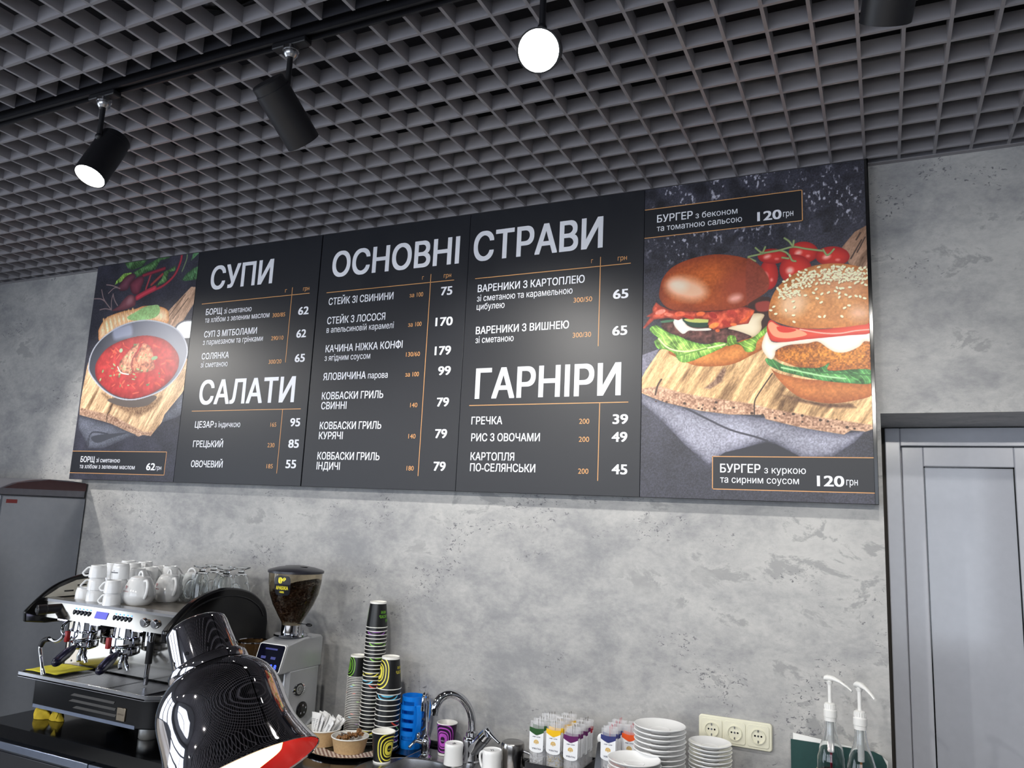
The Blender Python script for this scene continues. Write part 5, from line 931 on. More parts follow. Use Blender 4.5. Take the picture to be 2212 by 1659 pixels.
# mixer tap
t = thing('mixer_tap', (-1.320, 2.560, CT + .003), 'large chrome mixer tap with arched spout', 'tap')
b = MB(); b.lathe([(0, 0), (.030, 0), (.030, .006), (.026, .010), (.025, .05), (.029, .075), (.027, .085), (.019, .088), (0, .088)], 32); b.build('tap_body', CHROME, t)
b = MB(); b.lathe([(.0205, .083), (.0205, .100), (.017, .104), (.0135, .106)], 28)
b.tube([(0, 0, .08), (0, -.002, .13), (-.010, -.01, .175), (-.030, -.032, .212), (-.058, -.058, .228), (-.084, -.078, .218), (-.098, -.092, .190), (-.099, -.094, .172)], [.0135, .0135, .0135, .0138, .0145, .0150, .0155, .0158], 20, 5)
b.cyl((-.099, -.094, .174), (-.100, -.095, .160), .0135, .0125); b.build('spout', CHROME, t)
b = MB(); b.cyl((.012, -.008, .045), (.062, -.03, .098), .0215, .0225, 28); b.build('side_body', CHROME, t)
b = MB(); b.cyl((.064, -.031, .100), (.082, -.039, .119), .0225, .0205, 28); b.tube([(.078, -.037, .125), (.105, -.05, .112), (.135, -.06, .098)], [.010, .006, .0045], 14, 4); b.build('lever', CHROME, t)
# slim filter tap
t = thing('filter_tap', (-1.484, 2.528, CT + .003), 'small slim chrome filter tap at the left of the sink', 'tap')
b = MB(); b.lathe([(0, 0), (.024, 0), (.024, .003), (.016, .008), (.0145, .012), (.0145, .03), (.0165, .042), (.0165, .055), (.011, .066), (.007, .072), (0, .074)], 28); b.build('tap_body', CHROME, t)
b = MB(); b.tube([(0, 0, .07), (0, 0, .14), (0, -.001, .19), (0, -.010, .214), (.003, -.026, .220), (.005, -.042, .208), (.006, -.046, .175)], .0055, 14, 5); b.cyl((.006, -.046, .178), (.006, -.046, .162), .0066); b.build('spout', CHROME, t)
b = MB(); b.cyl((-.012, -.004, .048), (-.030, -.012, .052), .009, .008); b.ball((-.026, -.010, .068), (.007, .007, .011)); b.tube([(-.024, -.010, .054), (-.036, -.018, .048), (-.046, -.03, .034)], [.006, .005, .004], 12, 3); b.ball((-.046, -.03, .033), .006); b.build('lever', CHROME, t)

# ------------------------------------------------------------------ wall sockets
IV = mat('ivory_plastic', (226, 224, 204), .28, var=.01)
s = thing('wall_socket', (-.4435, YB, 1.113), 'cream triple wall socket plate beside the small saucer stack', 'socket')
b = MB(); b.prism(rrect(-.112, -.041, .112, .041, .010), 'y', -.010, 0); b.build('plate', IV, s, .003)
for k in range(3):
    x = (k - 1) * .071
    b = MB(); b.prism(rrect(x - .0325, -.0325, x + .0325, .0325, .008), 'y', -.0125, -.010); o = b.build('socket_insert', IV, s, .001)
    b = MB(); ring = [(.0222, -.0120), (.0222, -.0170), (.0200, -.0170), (.0192, -.0130), (0, -.0130)]
    b.xf = Matrix.Translation((x, 0, 0)) @ Matrix.Rotation(R(90), 4, 'X'); b.lathe([(r, -d) for r, d in ring], 36); b.build('socket_well', IV, o)
    b = MB()
    for dx in (-.0095, .0095): b.cyl((x + dx, -.0134, .001), (x + dx, -.0128, .001), .0028, n=14)
    b.build('pin_hole', BLACK, o)
    b = MB(); b.box((x - .0016, -.0160, -.0185), (x + .0016, -.0128, -.0115)); b.box((x - .0016, -.0160, .0125), (x + .0016, -.0128, .0185)); b.build('earth_clip', STEEL, o)
    b = MB(); b.cyl((x, -.0136, .001), (x, -.0128, .001), .003, n=14); b.build('screw', STEEL, o)

# ------------------------------------------------------------------ tall fridge at the left
M_FR = mat('grey_fridge_metal', (120, 124, 132), .3, .6, var=.03)
f = thing('display_fridge', (-3.98, 2.42, 0), 'tall dark grey display fridge at the left end of the wall', 'fridge')
b = MB(); b.box((-4.36, 2.235, .06), (-3.604, 2.655, 1.742)); b.build('cabinet_body', M_FR, f, .004, world=True)
b = MB(); b.box((-3.604, 2.245, .08), (-3.600, 2.652, 1.735)); b.build('side_panel', mat('brushed_dark_panel', (168, 172, 180), .26, .7, var=.03), f, world=True)
pr = [(2.648, 1.742), (2.648, 1.815)] + [(2.55 - .0, 1.822), (2.45, 1.823), (2.36, 1.815), (2.28, 1.797), (2.225, 1.772), (2.200, 1.742), (2.235, 1.742)]
b = MB(); b.prism(pr, 'x', -4.36, -3.600); b.build('canopy', mat('canopy_grey', (120, 120, 128), .3, .5), f, .004, world=True)
b = MB(); b.prism([(2.648, 1.775), (2.648, 1.812), (2.45, 1.819), (2.30, 1.797), (2.24, 1.772), (2.36, 1.772)], 'x', -3.600, -3.5985); b.build('canopy_band', mat('brownish_band', (88, 62, 64), .3, .3), f, world=True)
b = MB(); b.box((-3.5995, 2.262, 1.705), (-3.5985, 2.312, 1.722)); k = b.build('sticker', mat('red_sticker', (150, 60, 60), .5), f, world=True)
b = MB(); b.box((-4.34, 2.215, .12), (-3.63, 2.235, 1.73)); b.build('glass_door', mat('fridge_glass', (150, 165, 185), .05, .2), f, .004, world=True)
b = MB(); b.box((-3.70, 2.185, .8), (-3.68, 2.215, 1.3)); b.build('door_handle', STEEL, f, .004, world=True)

# ------------------------------------------------------------------ espresso machine
MX0, MX1 = -3.025, -2.262
em = thing('espresso_machine', (-2.64, 2.3, CT), 'black and chrome two-group espresso machine beside the fridge', 'espresso machine')
M_BODY = mat('machine_black', (13, 13, 15), .16, var=.1)
def E_(mb, name, m, bevel=0, parent=None, **k):
    o = mb.build(name, m, em, bevel, world=True, **k)
    if parent is not None: o.parent = parent
    return o
b = MB(); b.prism([(MX0 + .01, 2.12), (MX0 + .05, 2.085), (-2.41, 2.085), (MX1 - .01, 2.16), (MX1 - .01, 2.53), (MX0 + .01, 2.53)], 'z', .948, 1.058); lower = E_(b, 'lower_body', M_BODY, .004)
b = MB(); b.box((MX0 + .055, 2.0835, .948), (-2.412, 2.0855, .960)); E_(b, 'lower_trim', M_ALU, 0, lower)
b = MB()
for k, (x0, x1, z) in enumerate(((-2.765, -2.53, 1.022), (-2.77, -2.52, 1.001), (-2.745, -2.515, .980))): b.prism([(x0, z - .0045), (x1, z - .0045), (x1 + .006, z + .0045), (x0 + .02, z + .0045)], 'y', 2.083, 2.0855)
E_(b, 'vent', mat('vent_grey', (64, 62, 60), .5), 0, lower)
b = MB(); b.box((-2.505, 2.080, .967), (-2.462, 2.0855, 1.011)); bd = E_(b, 'badge', mat('badge_metal', (176, 162, 142), .25, .9), .001)
b = MB()
for i in range(6): b.box((-2.500 + i * .0055, 2.0795, .986), (-2.4972 + i * .0055, 2.0802, .992))
E_(b, 'badge_lettering', mat('badge_ink', (96, 84, 70), .5), 0, bd)
# drip tray with steel lip
b = MB(); T0 = [(MX0, 2.045), (-2.335, 2.045), (-2.268, 2.095), (-2.268, 2.255), (MX0, 2.255)]
b.prism(T0, 'z', 1.058, 1.0665); b2 = [(MX0, 2.045), (-2.335, 2.045), (-2.268, 2.095), (-2.268, 2.255), (-2.274, 2.255), (-2.274, 2.098), (-2.337, 2.051), (MX0 + .006, 2.051), (MX0 + .006, 2.255), (MX0, 2.255)]
b.prism(b2, 'z', 1.060, 1.078); tray = E_(b, 'drip_tray', STEEL, .001)
b = MB()
for x0, x1 in ((MX0 + .012, -2.79), (-2.786, -2.55), (-2.546, -2.36)):
    nb = 22
    for i in range(nb):
        yy = 2.058 + i * (2.228 - 2.058) / nb; b.box((x0, yy, 1.068), (x1, yy + .0052, 1.0735))
    b.box((x0, 2.056, 1.0665), (x0 + .004, 2.23, 1.0745)); b.box((x1 - .004, 2.056, 1.0665), (x1, 2.23, 1.0745))
E_(b, 'drip_grate', mat('grate_steel', (120, 120, 128), .3, .9), 0, tray)
# splash back, mirror-like
b = MB(); b.box((MX0 + .01, 2.236, 1.078), (MX1 - .012, 2.50, 1.278)); E_(b, 'boiler_box', M_BODY)
b = MB(); b.box((MX0 + .002, 2.2335, 1.080), (-2.935, 2.236, 1.275)); sp0 = E_(b, 'cream_side_strip', mat('splash_cream', (216, 206, 190), .25, .5))
b = MB(); b.box((-2.935, 2.233, 1.080), (MX1 - .012, 2.2362, 1.275)); E_(b, 'splash_back', MIRROR)
b = MB()
for z in (1.095, 1.262): b.cyl((-2.985, 2.2325, z), (-2.985, 2.234, z), .004, n=12)
E_(b, 'screw', SATIN, 0, sp0)
# upper head: leaning steel fascia with a bright top edge
b = MB(); b.prism([(2.085, 1.283), (2.105, 1.340), (2.53, 1.344), (2.53, 1.262), (2.24, 1.262)], 'x', MX0 + .012, MX1 - .012); E_(b, 'head_body', M_BODY)
b = MB(); b.prism([(2.078, 1.282), (2.100, 1.339), (2.106, 1.339), (2.086, 1.282)], 'x', MX0 + .012, MX1 - .012); fas = E_(b, 'fascia', MIRROR)
b = MB(); b.prism([(2.099, 1.338), (2.103, 1.347), (2.135, 1.351), (2.135, 1.344), (2.107, 1.339)], 'x', MX0 + .014, MX1 - .014); E_(b, 'top_edge', STEEL)
b = MB(); b.box((MX0 + .02, 2.13, 1.338), (MX1 - .02, 2.52, 1.345)); E_(b, 'cup_warmer_tray', mat('warmer_steel', (142, 136, 126), .4, .7, var=.15, vs=30))
def fz(z): return 2.078 + (z - 1.282) * (.022 / .057) - .001
M_BTN = mat('button_black', (14, 14, 22), .15); M_BL = emit('blue_led', (60, 110, 255), 6)
for i in range(10):
    x = (-2.81 + i * .0205) if i < 5 else (-2.588 + (i - 5) * .0205)
    b = MB(); b.ball((x, fz(1.312), 1.312), (.0082, .004, .0105), 16, 10); bt = E_(b, 'button', M_BTN, 0, fas)
    b = MB(); b.ball((x, fz(1.325) - .0005, 1.326), (.0028, .0015, .0028), 10, 6); E_(b, 'button_light', M_BL, 0, fas)
b = MB(); y0, y1 = fz(1.303), fz(1.325); b.add([(-2.692, y0 - .001, 1.302), (-2.627, y0 - .001, 1.302), (-2.627, y1 - .001, 1.326), (-2.692, y1 - .001, 1.326)], [(0, 1, 2, 3)]); E_(b, 'display', emit('blue_display', (86, 88, 190), .55), 0, fas)
for x in (-2.425, -2.372):
    b = MB(); b.cyl((x, fz(1.31) + .002, 1.312), (x, fz(1.31) - .010, 1.309), .017, .016, 28); kn = E_(b, 'rotary_knob', CHROME, .001, fas)
    b = MB(); b.cyl((x, fz(1.31) - .0101, 1.309), (x, fz(1.31) - .0115, 1.3088), .0115, .011, 24); E_(b, 'knob_cap', STEEL, 0, fas)
b = MB(); b.cyl((-2.900, 2.115, 1.318), (-2.920, 2.05, 1.316), .018, .018, 28); b.cyl((-2.920, 2.05, 1.316), (-2.930, 2.02, 1.315), .0195, .0185, 28); E_(b, 'steam_knob', SATIN, .002)
b = MB(); b.cyl((-2.9302, 2.0195, 1.315), (-2.931, 2.0165, 1.315), .010, .009, 20); E_(b, 'steam_knob_cap', STEEL)
# arched black side cheeks
arch = [(2.035, 1.262), (2.03, 1.30), (2.075, 1.345), (2.13, 1.388), (2.19, 1.415), (2.26, 1.432), (2.33, 1.432), (2.41, 1.415), (2.47, 1.385), (2.515, 1.34), (2.53, 1.29), (2.53, 1.06), (2.25, 1.06), (2.24, 1.25), (2.12, 1.25)]
arch = [(p[0], p[1]) for p in spline([Vector((y, z, 0)) for y, z in arch[1:11]], 5)] + arch[11:] + arch[:1]
b = MB(); b.prism(arch, 'x', MX1 - .016, MX1 + .012); ck = E_(b, 'side_cheek', M_BODY, .007)
lipp = [(2.06, 1.335), (2.13, 1.382), (2.20, 1.410), (2.27, 1.421), (2.34, 1.419), (2.41, 1.402), (2.47, 1.368), (2.50, 1.33)]
b = MB(); b.tube([(MX1 + .0125, y, z - .018) for y, z in lipp], .003, 8, 4); E_(b, 'cheek_rib', SATIN, 0, ck)
b = MB(); b.prism(arch, 'x', MX0 - .004, MX0 + .012); ck2 = E_(b, 'side_cheek', M_BODY, .005)
inner = [(2.10, 1.349), (2.16, 1.385), (2.23, 1.410), (2.32, 1.418), (2.42, 1.398), (2.49, 1.35)]
b = MB(); b.prism(inner, 'x', MX0 + .012, MX0 + .0145); E_(b, 'cheek_liner', mat('liner_cream', (206, 202, 190), .4), 0, ck2)
b = MB()
for y, z in ((2.18, 1.366), (2.235, 1.386), (2.235, 1.366)): b.box((MX0 + .0145, y, z), (MX0 + .0155, y + .04, z + .006))
E_(b, 'liner_slot', BLACK, 0, ck2)
# brew groups with portafilters
for gx in (-2.835, -2.603):
    b = MB(); b.cyl((gx, 2.165, 1.275), (gx, 2.165, 1.235), .045, .048, 32); b.lathe([(.03, .0), (.058, .0), (.060, -.006), (.060, -.030), (.054, -.034), (.0, -.034)], 36, (gx, 2.165, 1.237))
    b.cyl((gx, 2.165, 1.27), (gx, 2.235, 1.25), .04, .04, 24); gh = E_(b, 'brew_group', CHROME)
    b = MB()
    for k in range(10):
        a = 2 * PI * k / 10; b.ball((gx + .05 * math.cos(a), 2.165 + .05 * math.sin(a), 1.236), .0062, 10, 6)
    E_(b, 'group_bolt', CHROME, 0, gh)
    b = MB(); b.box((gx - .028, 2.098, 1.196), (gx - .012, 2.112, 1.236)); E_(b, 'red_mark', RED, .002, gh)
    b = MB(); b.lathe([(0, 0), (.050, 0), (.052, -.004), (.052, -.024), (.046, -.028), (.030, -.034), (.0, -.036)], 36, (gx, 2.165, 1.200)); b.lathe([(.014, -.03), (.014, -.05), (.006, -.052), (.0, -.052)], 20, (gx, 2.165, 1.20)); pf = E_(b, 'portafilter', CHROME)
    d = Vector((.11, -.158, -.030)); p0 = Vector((gx + .022, 2.165 - .045, 1.188)); p1 = p0 + d
    b = MB(); b.tube([p0, p0 + d * .25], .009, 12, 1); E_(b, 'handle_neck', CHROME, 0, pf)
    b = MB(); b.tube([p0 + d * .2, p0 + d * .35, p0 + d * .55, p0 + d * .75, p0 + d * .95, p1 + d * .02], [.0115, .0155, .0185, .0180, .0165, .0135], 18, 5); b.ball(p1, (.0145, .0145, .0145)); E_(b, 'handle', mat('navy_grip', (14, 14, 40), .28), 0, pf)
    b = MB(); b.tube([(gx + .02, 2.16, 1.16), (gx + .03, 2.15, 1.145), (gx + .045, 2.145, 1.135), (gx + .05, 2.145, 1.122)], .008, 14, 4); b.tube([(gx - .004, 2.16, 1.155), (gx - .006, 2.155, 1.138), (gx + .004, 2.15, 1.122)], .008, 12, 4); E_(b, 'pour_spout', CHROME, 0, pf)
M_LED = emit('white_led', (214, 214, 255), 9)
for x in (-2.905, -2.72, -2.49):
    b = MB(); b.box((x - .022, 2.108, 1.2705), (x + .022, 2.120, 1.2745)); E_(b, 'work_light', M_LED)
b = MB(); b.tube([(-2.835, 2.11, 1.285), (-2.830, 2.07, 1.268), (-2.812, 2.05, 1.250), (-2.803, 2.05, 1.231), (-2.822, 2.05, 1.213), (-2.847, 2.05, 1.206), (-2.880, 2.05, 1.211), (-2.909, 2.048, 1.200), (-2.918, 2.045, 1.178), (-2.902, 2.042, 1.146), (-2.880, 2.040, 1.100)], .0062, 14, 5); b.cyl((-2.882, 2.040, 1.104), (-2.872, 2.040, 1.084), .0075, .009); wd = E_(b, 'steam_wand', CHROME)
b = MB(); b.tube([(-2.880, 2.05, 1.2105), (-2.906, 2.0485, 1.2025), (-2.917, 2.0455, 1.181)], .0095, 14, 4); E_(b, 'wand_sleeve', SATIN, 0, wd)
b = MB(); b.cyl((-2.458, 2.155, 1.28), (-2.470, 2.160, 1.079), .0085, n=18); b.cyl((-2.458, 2.155, 1.276), (-2.459, 2.155, 1.255), .012, n=18); wd = E_(b, 'hot_water_pipe', CHROME)
b = MB(); b.cyl((-2.461, 2.156, 1.232), (-2.466, 2.1585, 1.155), .0125, .0125, 18); E_(b, 'pipe_grip', SATIN, 0, wd)
b = MB(); b.tube([(-2.485, 2.16, 1.278), (-2.487, 2.16, 1.245), (-2.484, 2.158, 1.215)], .0075, 12, 3); E_(b, 'second_pipe', CHROME)
for x, y in ((-2.432, 2.165), (-2.95, 2.165), (-2.32, 2.48), (-2.95, 2.48)):
    b = MB(); b.lathe([(0, 0), (.030, 0), (.033, .004), (.033, .044), (.031, .048), (0, .048)], 32, (x, y, CT)); E_(b, 'foot', mat('foot_aluminium', (190, 190, 188), .42, .85))
b = MB()
b.prism(rrect(-2.82, 2.30, -2.72, 2.36, .01), 'z', CT, CT + .03); tag(b.build('blue_device', mat('slate_blue', (52, 70, 96), .3)), 'small slate-blue box lying under the espresso machine', 'box')

# yellow cloths
M_CL = mat('yellow_cloth', (206, 196, 52), .85, var=.08, vs=60)
P = []
for i in range(15):
    row = []
    for j in range(15):
        u, v = i / 14, j / 14; row.append((-3.008 + .165 * u + .004 * v + .002 * math.sin(9 * v), 2.062 + .150 * v + .012 * u, 1.0805 + .0016 * math.sin(7 * u + 3 * v) ** 2))
    P.append(row)
c = MB().grid(P).build('cleaning_cloth', M_CL); sd = c.modifiers.new('thick', 'SOLIDIFY'); sd.thickness = .003; tag(c, 'bright yellow cloth laid flat on the drip tray', 'cloth', 'yellow cloths at the espresso machine')
def rag(cx, cy, w, h, ph):
    P = []
    for i in range(16):
        row = []
        for j in range(29):
            a = 2 * PI * j / 28; t = i / 15
            rr = (1 - .55 * t * t) * (1 + .14 * math.sin(3 * a + ph + 3 * t) + .06 * math.sin(7 * a + 5 * t)); row.append((cx + w * rr * math.cos(a), cy + .6 * w * rr * math.sin(a), CT + .001 + h * t * (1 + .12 * math.sin(2 * a + ph))))
        P.append(row)
    return P
b = MB(); b.grid(rag(-2.965, 2.125, .040, .042, 0)); b.grid(rag(-2.888, 2.135, .032, .036, 2)); b.prism([(-2.87, CT + .0445), (-2.84, CT + .040), (-2.85, CT + .018)], 'y', 2.10, 2.103)
tag(b.build('cleaning_cloth', mat('mustard_cloth', (190, 164, 36), .85, var=.15, vs=60)), 'crumpled mustard-yellow rag tucked under the machine at the left', 'cloth', 'yellow cloths at the espresso machine')

# ------------------------------------------------------------------ cups, teapots and glasses on the machine
TZ = 1.3455
def cup_body(r, h, taper=.89, foot=.84):
    return [(0, 0.003), (r * foot * .9, 0.003), (r * foot * .96, 0), (r * foot, .0008), (r * foot + .0012, .0075), (r * taper + .001, .0095), (r * (taper + .05), .016), (r * .97, h * .45), (r, h), (r - .0025, h), (r * .93, h * .5), (r * taper - .003, .010), (0, .008)]
def make_cup(name, r, h, label, cat='cup', group=None, loc=(0, 0, 0), ang=0):
    """an upright cup; the handle is a part"""
    t = thing(name, loc, label, cat, group)
    MB().lathe(cup_body(r, h), 40).build('cup_bowl', PORC, t)
    b = MB(); pts = [(r * .95, 0, h * .84), (r * 1.40, 0, h * .88), (r * 1.66, 0, h * .72), (r * 1.62, 0, h * .60), (r * 1.18, 0, h * .24), (r * .90, 0, h * .22)]
    b.tube(pts, .0036, 10, 3); b.build('handle', PORC, t); return t
inv = lambda rz: (PI, 0, rz)
CR, CHT = .0325, .047
proto = None
def stack(x, y, n, pitch, where, rzs, cr=CR):
    global proto
    for k in range(n):
        lab = 'upturned white cup %s, %s' % (['at the bottom', 'in the middle' if n == 3 else 'on top', 'on top'][k] if n > 1 else 'alone', where)
        z = TZ + k * pitch + CHT; rz = rzs[k % len(rzs)]
        if proto is None:
            proto = make_cup('coffee_cup', CR, CHT, lab, group='white cups on the espresso machine'); proto.location = (x, y, z); proto.rotation_euler = inv(rz)
        else:
            q = dup(proto, (x, y, z), inv(rz), lab)
HL = PI + .35   # handle to the left as seen
stack(-2.672, 2.135, 2, CHT, 'of the front two-cup stack beside the teapot', [R(200), R(200)])
stack(-2.800, 2.160, 3, CHT, 'of the left front three-cup stack', [R(60), R(240), R(215)])
stack(-2.897, 2.185, 1, CHT, 'at the far left end of the machine top', [R(80)])
stack(-2.872, 2.285, 3, CHT, 'of the stack behind the left front stack', [R(20), R(100), R(250)])
stack(-2.953, 2.420, 3, CHT, 'of the rearmost stack near the fridge', [R(20), R(70), R(80)])
stack(-2.831, 2.345, 3, CHT, 'of the stack in front of the rearmost one', [R(20), R(130), R(245)])
stack(-2.880, 2.445, 3, CHT, 'of the rear stack with its handle to the right', [R(20), R(60), R(320)])
stack(-2.745, 2.300, 3, .040, 'of the low stack just behind the front teapot', [R(20), R(60), R(80)])
stack(-2.775, 2.385, 3, .040, 'of the low stack between the two teapots', [R(20), R(60), R(80)])
stack(-2.806, 2.455, 3, .040, 'of the low rear stack left of the third teapot', [R(20), R(60), R(80)])
stack(-2.733, 2.450, 3, .042, 'of the low rear stack nearest the third teapot', [R(20), R(60), R(80)])
# taller mug with a printed mark on two cups
for k in range(2):
    dup(proto, (-2.738, 2.212, TZ + CHT + k * CHT * .92), inv(R(150)), 'upturned white cup %s, under the printed mug' % ('at the bottom' if k == 0 else 'in the middle'))
m = make_cup('coffee_mug', .0335, .060, 'upturned white mug with a dark printed mark', 'mug', loc=(-2.738, 2.212, TZ + CHT * 1.92 + .060)); m.rotation_euler = inv(R(150))
b = MB()
for i in range(9):
    a = R(250) + i * R(6.5); rr = .0338
    ca = lambda q: (rr * math.cos(q), rr * math.sin(q))
    for z0, z1 in (((.0325, .0365),) if i != 4 else ((.0325, .0365), (.026, .030))): b.quad(*[(ca(a)[0], ca(a)[1], z0), (ca(a + R(4.6))[0], ca(a + R(4.6))[1], z0), (ca(a + R(4.6))[0], ca(a + R(4.6))[1], z1), (ca(a)[0], ca(a)[1], z1)])
# the mark faces the counter side
b.xf = None; mk = b.build('printed_mark', mat('navy_print', (50, 54, 74), .5), m); mk.rotation_euler = (0, 0, R(15 - 60))
def teapot(x, y, sc, rz, label):
    t = thing('teapot', (x, y, TZ), label, 'teapot', 'white teapots on the espresso machine', rz); s_ = sc
    MB().lathe([(0, 0.002), (.036 * s_, .002), (.040 * s_, 0), (.050 * s_, .010), (.0605 * s_, .030), (.0615 * s_, .040), (.056 * s_, .062), (.043 * s_, .092), (.037 * s_, .100), (.034 * s_, .1015), (0, .1015)], 48).build('pot', PORC, t)
    b = MB(); b.lathe([(.0365 * s_, .1005), (.036 * s_, .103), (.026 * s_, .108), (0, .111)], 40); b.tube([(-.022 * s_, 0, .106), (-.015 * s_, 0, .119), (0, 0, .125), (.015 * s_, 0, .119), (.022 * s_, 0, .106)], .0045, 10, 4); b.build('lid', PORC, t)
    b = MB(); b.tube([(.044 * s_, 0, .092), (.066 * s_, 0, .094), (.078 * s_, 0, .078), (.076 * s_, 0, .055), (.066 * s_, 0, .036), (.058 * s_, 0, .030)], .0062, 12, 4); b.build('handle', PORC, t)
    b = MB(); b.tube([(-.054 * s_, 0, .045), (-.072 * s_, 0, .066), (-.082 * s_, 0, .092)], [.012, .009, .0065], 14, 4); b.build('spout', PORC, t)
    # red print: emblem and tea brand, at the spout's right-hand side
    b = MB(); r0 = .0595 * s_; a0 = -1.35; sl = .026
    def on(u, v): rr = (.0605 - (v - .03) * .145 if v > .04 else .0605) * s_ + .0012; a = a0 + u / r0; return (rr * math.cos(a), rr * math.sin(a), v)
    for dx, dz in ((-.004, .070), (0, .072), (.004, .070), (-.002, .066), (.002, .066), (0, .061)): b.quad(on(dx - .002, dz), on(dx + .002, dz), on(dx + .0015, dz + .003), on(dx - .0015, dz + .003))
    me, ax, bx = text_mesh('PALMIRA', .01); k = .034 / (bx - ax); o = len(b.v); b.v += [on((v.co.x - ax) * k - .017, .048 + v.co.y * k * 1.25) for v in me.vertices]
    for p in me.polygons: b.f.append(tuple(i + o for i in p.vertices)); b.mi.append(0)
    b.quad(on(-.012, .0435), on(.012, .0435), on(.012, .0448), on(-.012, .0448)); b.build('red_print', mat('red_print', (176, 60, 66), .5), t); return t
teapot(-2.632, 2.222, 1.0, R(-20), 'white porcelain teapot with red print in front of all the cups')
teapot(-2.640, 2.366, .94, R(-20), 'white teapot second from the front, behind the first one')
teapot(-2.650, 2.490, .80, R(-160), 'white teapot at the back edge, half hidden by the glass jug')
# cut-glass jug and glass mugs
j = thing('glass_jug', (-2.575, 2.415, TZ), 'cut-glass jug with diamond pattern behind the machine arch', 'jug')
n, mz = 48, 14; P = []
for i in range(mz + 1):
    t = i / mz; r0 = .036 + .007 * t; row = []
    for k in range(n + 1): a = 2 * PI * k / n; bump = .0016 * (abs(math.sin(6 * a + 5 * PI * t * .9)) + abs(math.sin(6 * a - 5 * PI * t * .9)) - 1) * (1 if t < .75 else 0); row.append(((r0 + bump) * math.cos(a), (r0 + bump) * math.sin(a), .004 + .106 * t))
    P.append(row)
b = MB(); b.grid(P); b.lathe([(0, .004), (.036, .004)], 48); b.lathe([(.043, .110), (.0405, .110), (.034, .014), (0, .012)], 48); b.build('jug_wall', GLASS, j)
def glass_mug(x, y, h, rz, label, first=None):
    if first is not None: return dup(first, (x, y, TZ + h), (PI, 0, rz), label)
    t = thing('glass_mug', (x, y, TZ + h), label, 'glass mug', 'upturned glass mugs on the espresso machine'); t.rotation_euler = (PI, 0, rz)
    MB().lathe([(0, 0), (.034, 0), (.0345, .003), (.030, .006), (.013, .012), (.011, .020), (.022, .030), (.032, .055), (.035, .090), (.0345, .148), (.0325, .148), (.0325, .090), (.029, .056), (.018, .034), (0, .030)], 40).build('glass_bowl', GLASS, t)
    b = MB(); b.tube([(.033, 0, .125), (.052, 0, .128), (.064, 0, .108), (.062, 0, .080), (.048, 0, .060), (.032, 0, .062)], .0042, 10, 4); b.build('handle', GLASS, t); return t
g1 = glass_mug(-2.500, 2.400, .150, R(200), 'upturned glass mug nearest the cut-glass jug')
glass_mug(-2.522, 2.482, .150, R(180), 'upturned glass mug at the back, behind the one by the jug', g1)
glass_mug(-2.440, 2.452, .150, R(200), 'upturned glass mug in the middle of the five', g1)
glass_mug(-2.365, 2.396, .150, R(20), 'upturned glass mug in front at the right, behind the black arch', g1)
glass_mug(-2.368, 2.480, .150, R(-10), 'upturned glass mug at the right end, handle to the right', g1)
t = thing('teaspoon', (-2.615, 2.30, TZ + .001), 'small steel teaspoon lying right of the front teapot', 'spoon')
b = MB(); b.tube([(-.02, -.012, .004), (0, 0, .003), (.045, .022, .004)], .0016, 8, 3); b.build('stem', STEEL, t)
b = MB(); b.ball((-.034, -.02, .004), (.014, .009, .0025)); b.build('spoon_bowl', STEEL, t)
# ------------------------------------------------------------------ coffee grinder
M_GR = mat('grinder_grey', (178, 180, 184), .28, .3, var=.02)
g = thing('coffee_grinder', (-2.012, 2.39, CT), 'grey coffee grinder with a bean hopper right of the espresso machine', 'coffee grinder')
GX0, GX1 = -2.075, -1.950
def G_(mb, name, m, bevel=0, parent=None):
    o = mb.build(name, m, g, bevel, world=True)
    if parent is not None: o.parent = parent
    return o
def yz(pts, x0, x1): return MB().prism(pts, 'x', x0, x1)
lb = MB(); lb.prism([(GX0 + .012, 2.505), (GX1 - .012, 2.505), (GX1, 2.49), (GX1, 2.335), (GX1 - .014, 2.318), (GX0 + .014, 2.318), (GX0, 2.335), (GX0, 2.49)], 'z', CT + .02, 1.162); body = G_(lb, 'lower_body', M_GR, .004)
G_(yz([(2.275, 1.158), (2.308, 1.256), (2.40, 1.272), (2.495, 1.272), (2.507, 1.262), (2.507, 1.158)], GX0, GX1), 'grinding_head', M_GR, .006)
b = MB(); b.prism(rrect(GX0 - .012, 2.235, GX1 + .004, 2.508, .03, 6), 'z', CT, CT + .022); G_(b, 'base_plate', M_GR, .005)
b = MB(); b.tube([(GX1 + .001, 2.495, .985), (GX1 + .003, 2.44, .955), (GX1 + .003, 2.37, .935), (GX1 + .001, 2.31, .925)], .006, 12, 4); G_(b, 'side_moulding', M_GR, 0, body)
# tilted touch display on the front of the head
p0, p1 = Vector((0, 2.2735, 1.1600)), Vector((0, 2.3065, 1.254)); up = (p1 - p0).normalized(); nn = Vector((0, -up.z, up.y))
def plate(x0, x1, a, c, d, r):
    q = rrect(x0, a, x1, c, r); f = [Vector((x, 0, 0)) + p0 + up * t + nn * d for x, t in q]; f2 = [p - nn * .004 for p in f]; m = MB(); k = len(q)
    return m.add([tuple(v) for v in f + f2], [tuple(range(k)), tuple(range(k, 2 * k))[::-1]] + [(i, i + k, (i + 1) % k + k, (i + 1) % k) for i in range(k)])
L = (p1 - p0).length
bz = G_(plate(GX0 + .002, GX1 - .001, .0, L, .0035, .010), 'display_bezel', WHITEP)
G_(plate(GX0 + .005, GX1 - .004, .003, L - .003, .0042, .008), 'display_screen', mat('dark_screen', (8, 9, 24), .08), 0, bz)
b = MB(); c0 = p0 + nn * .0046
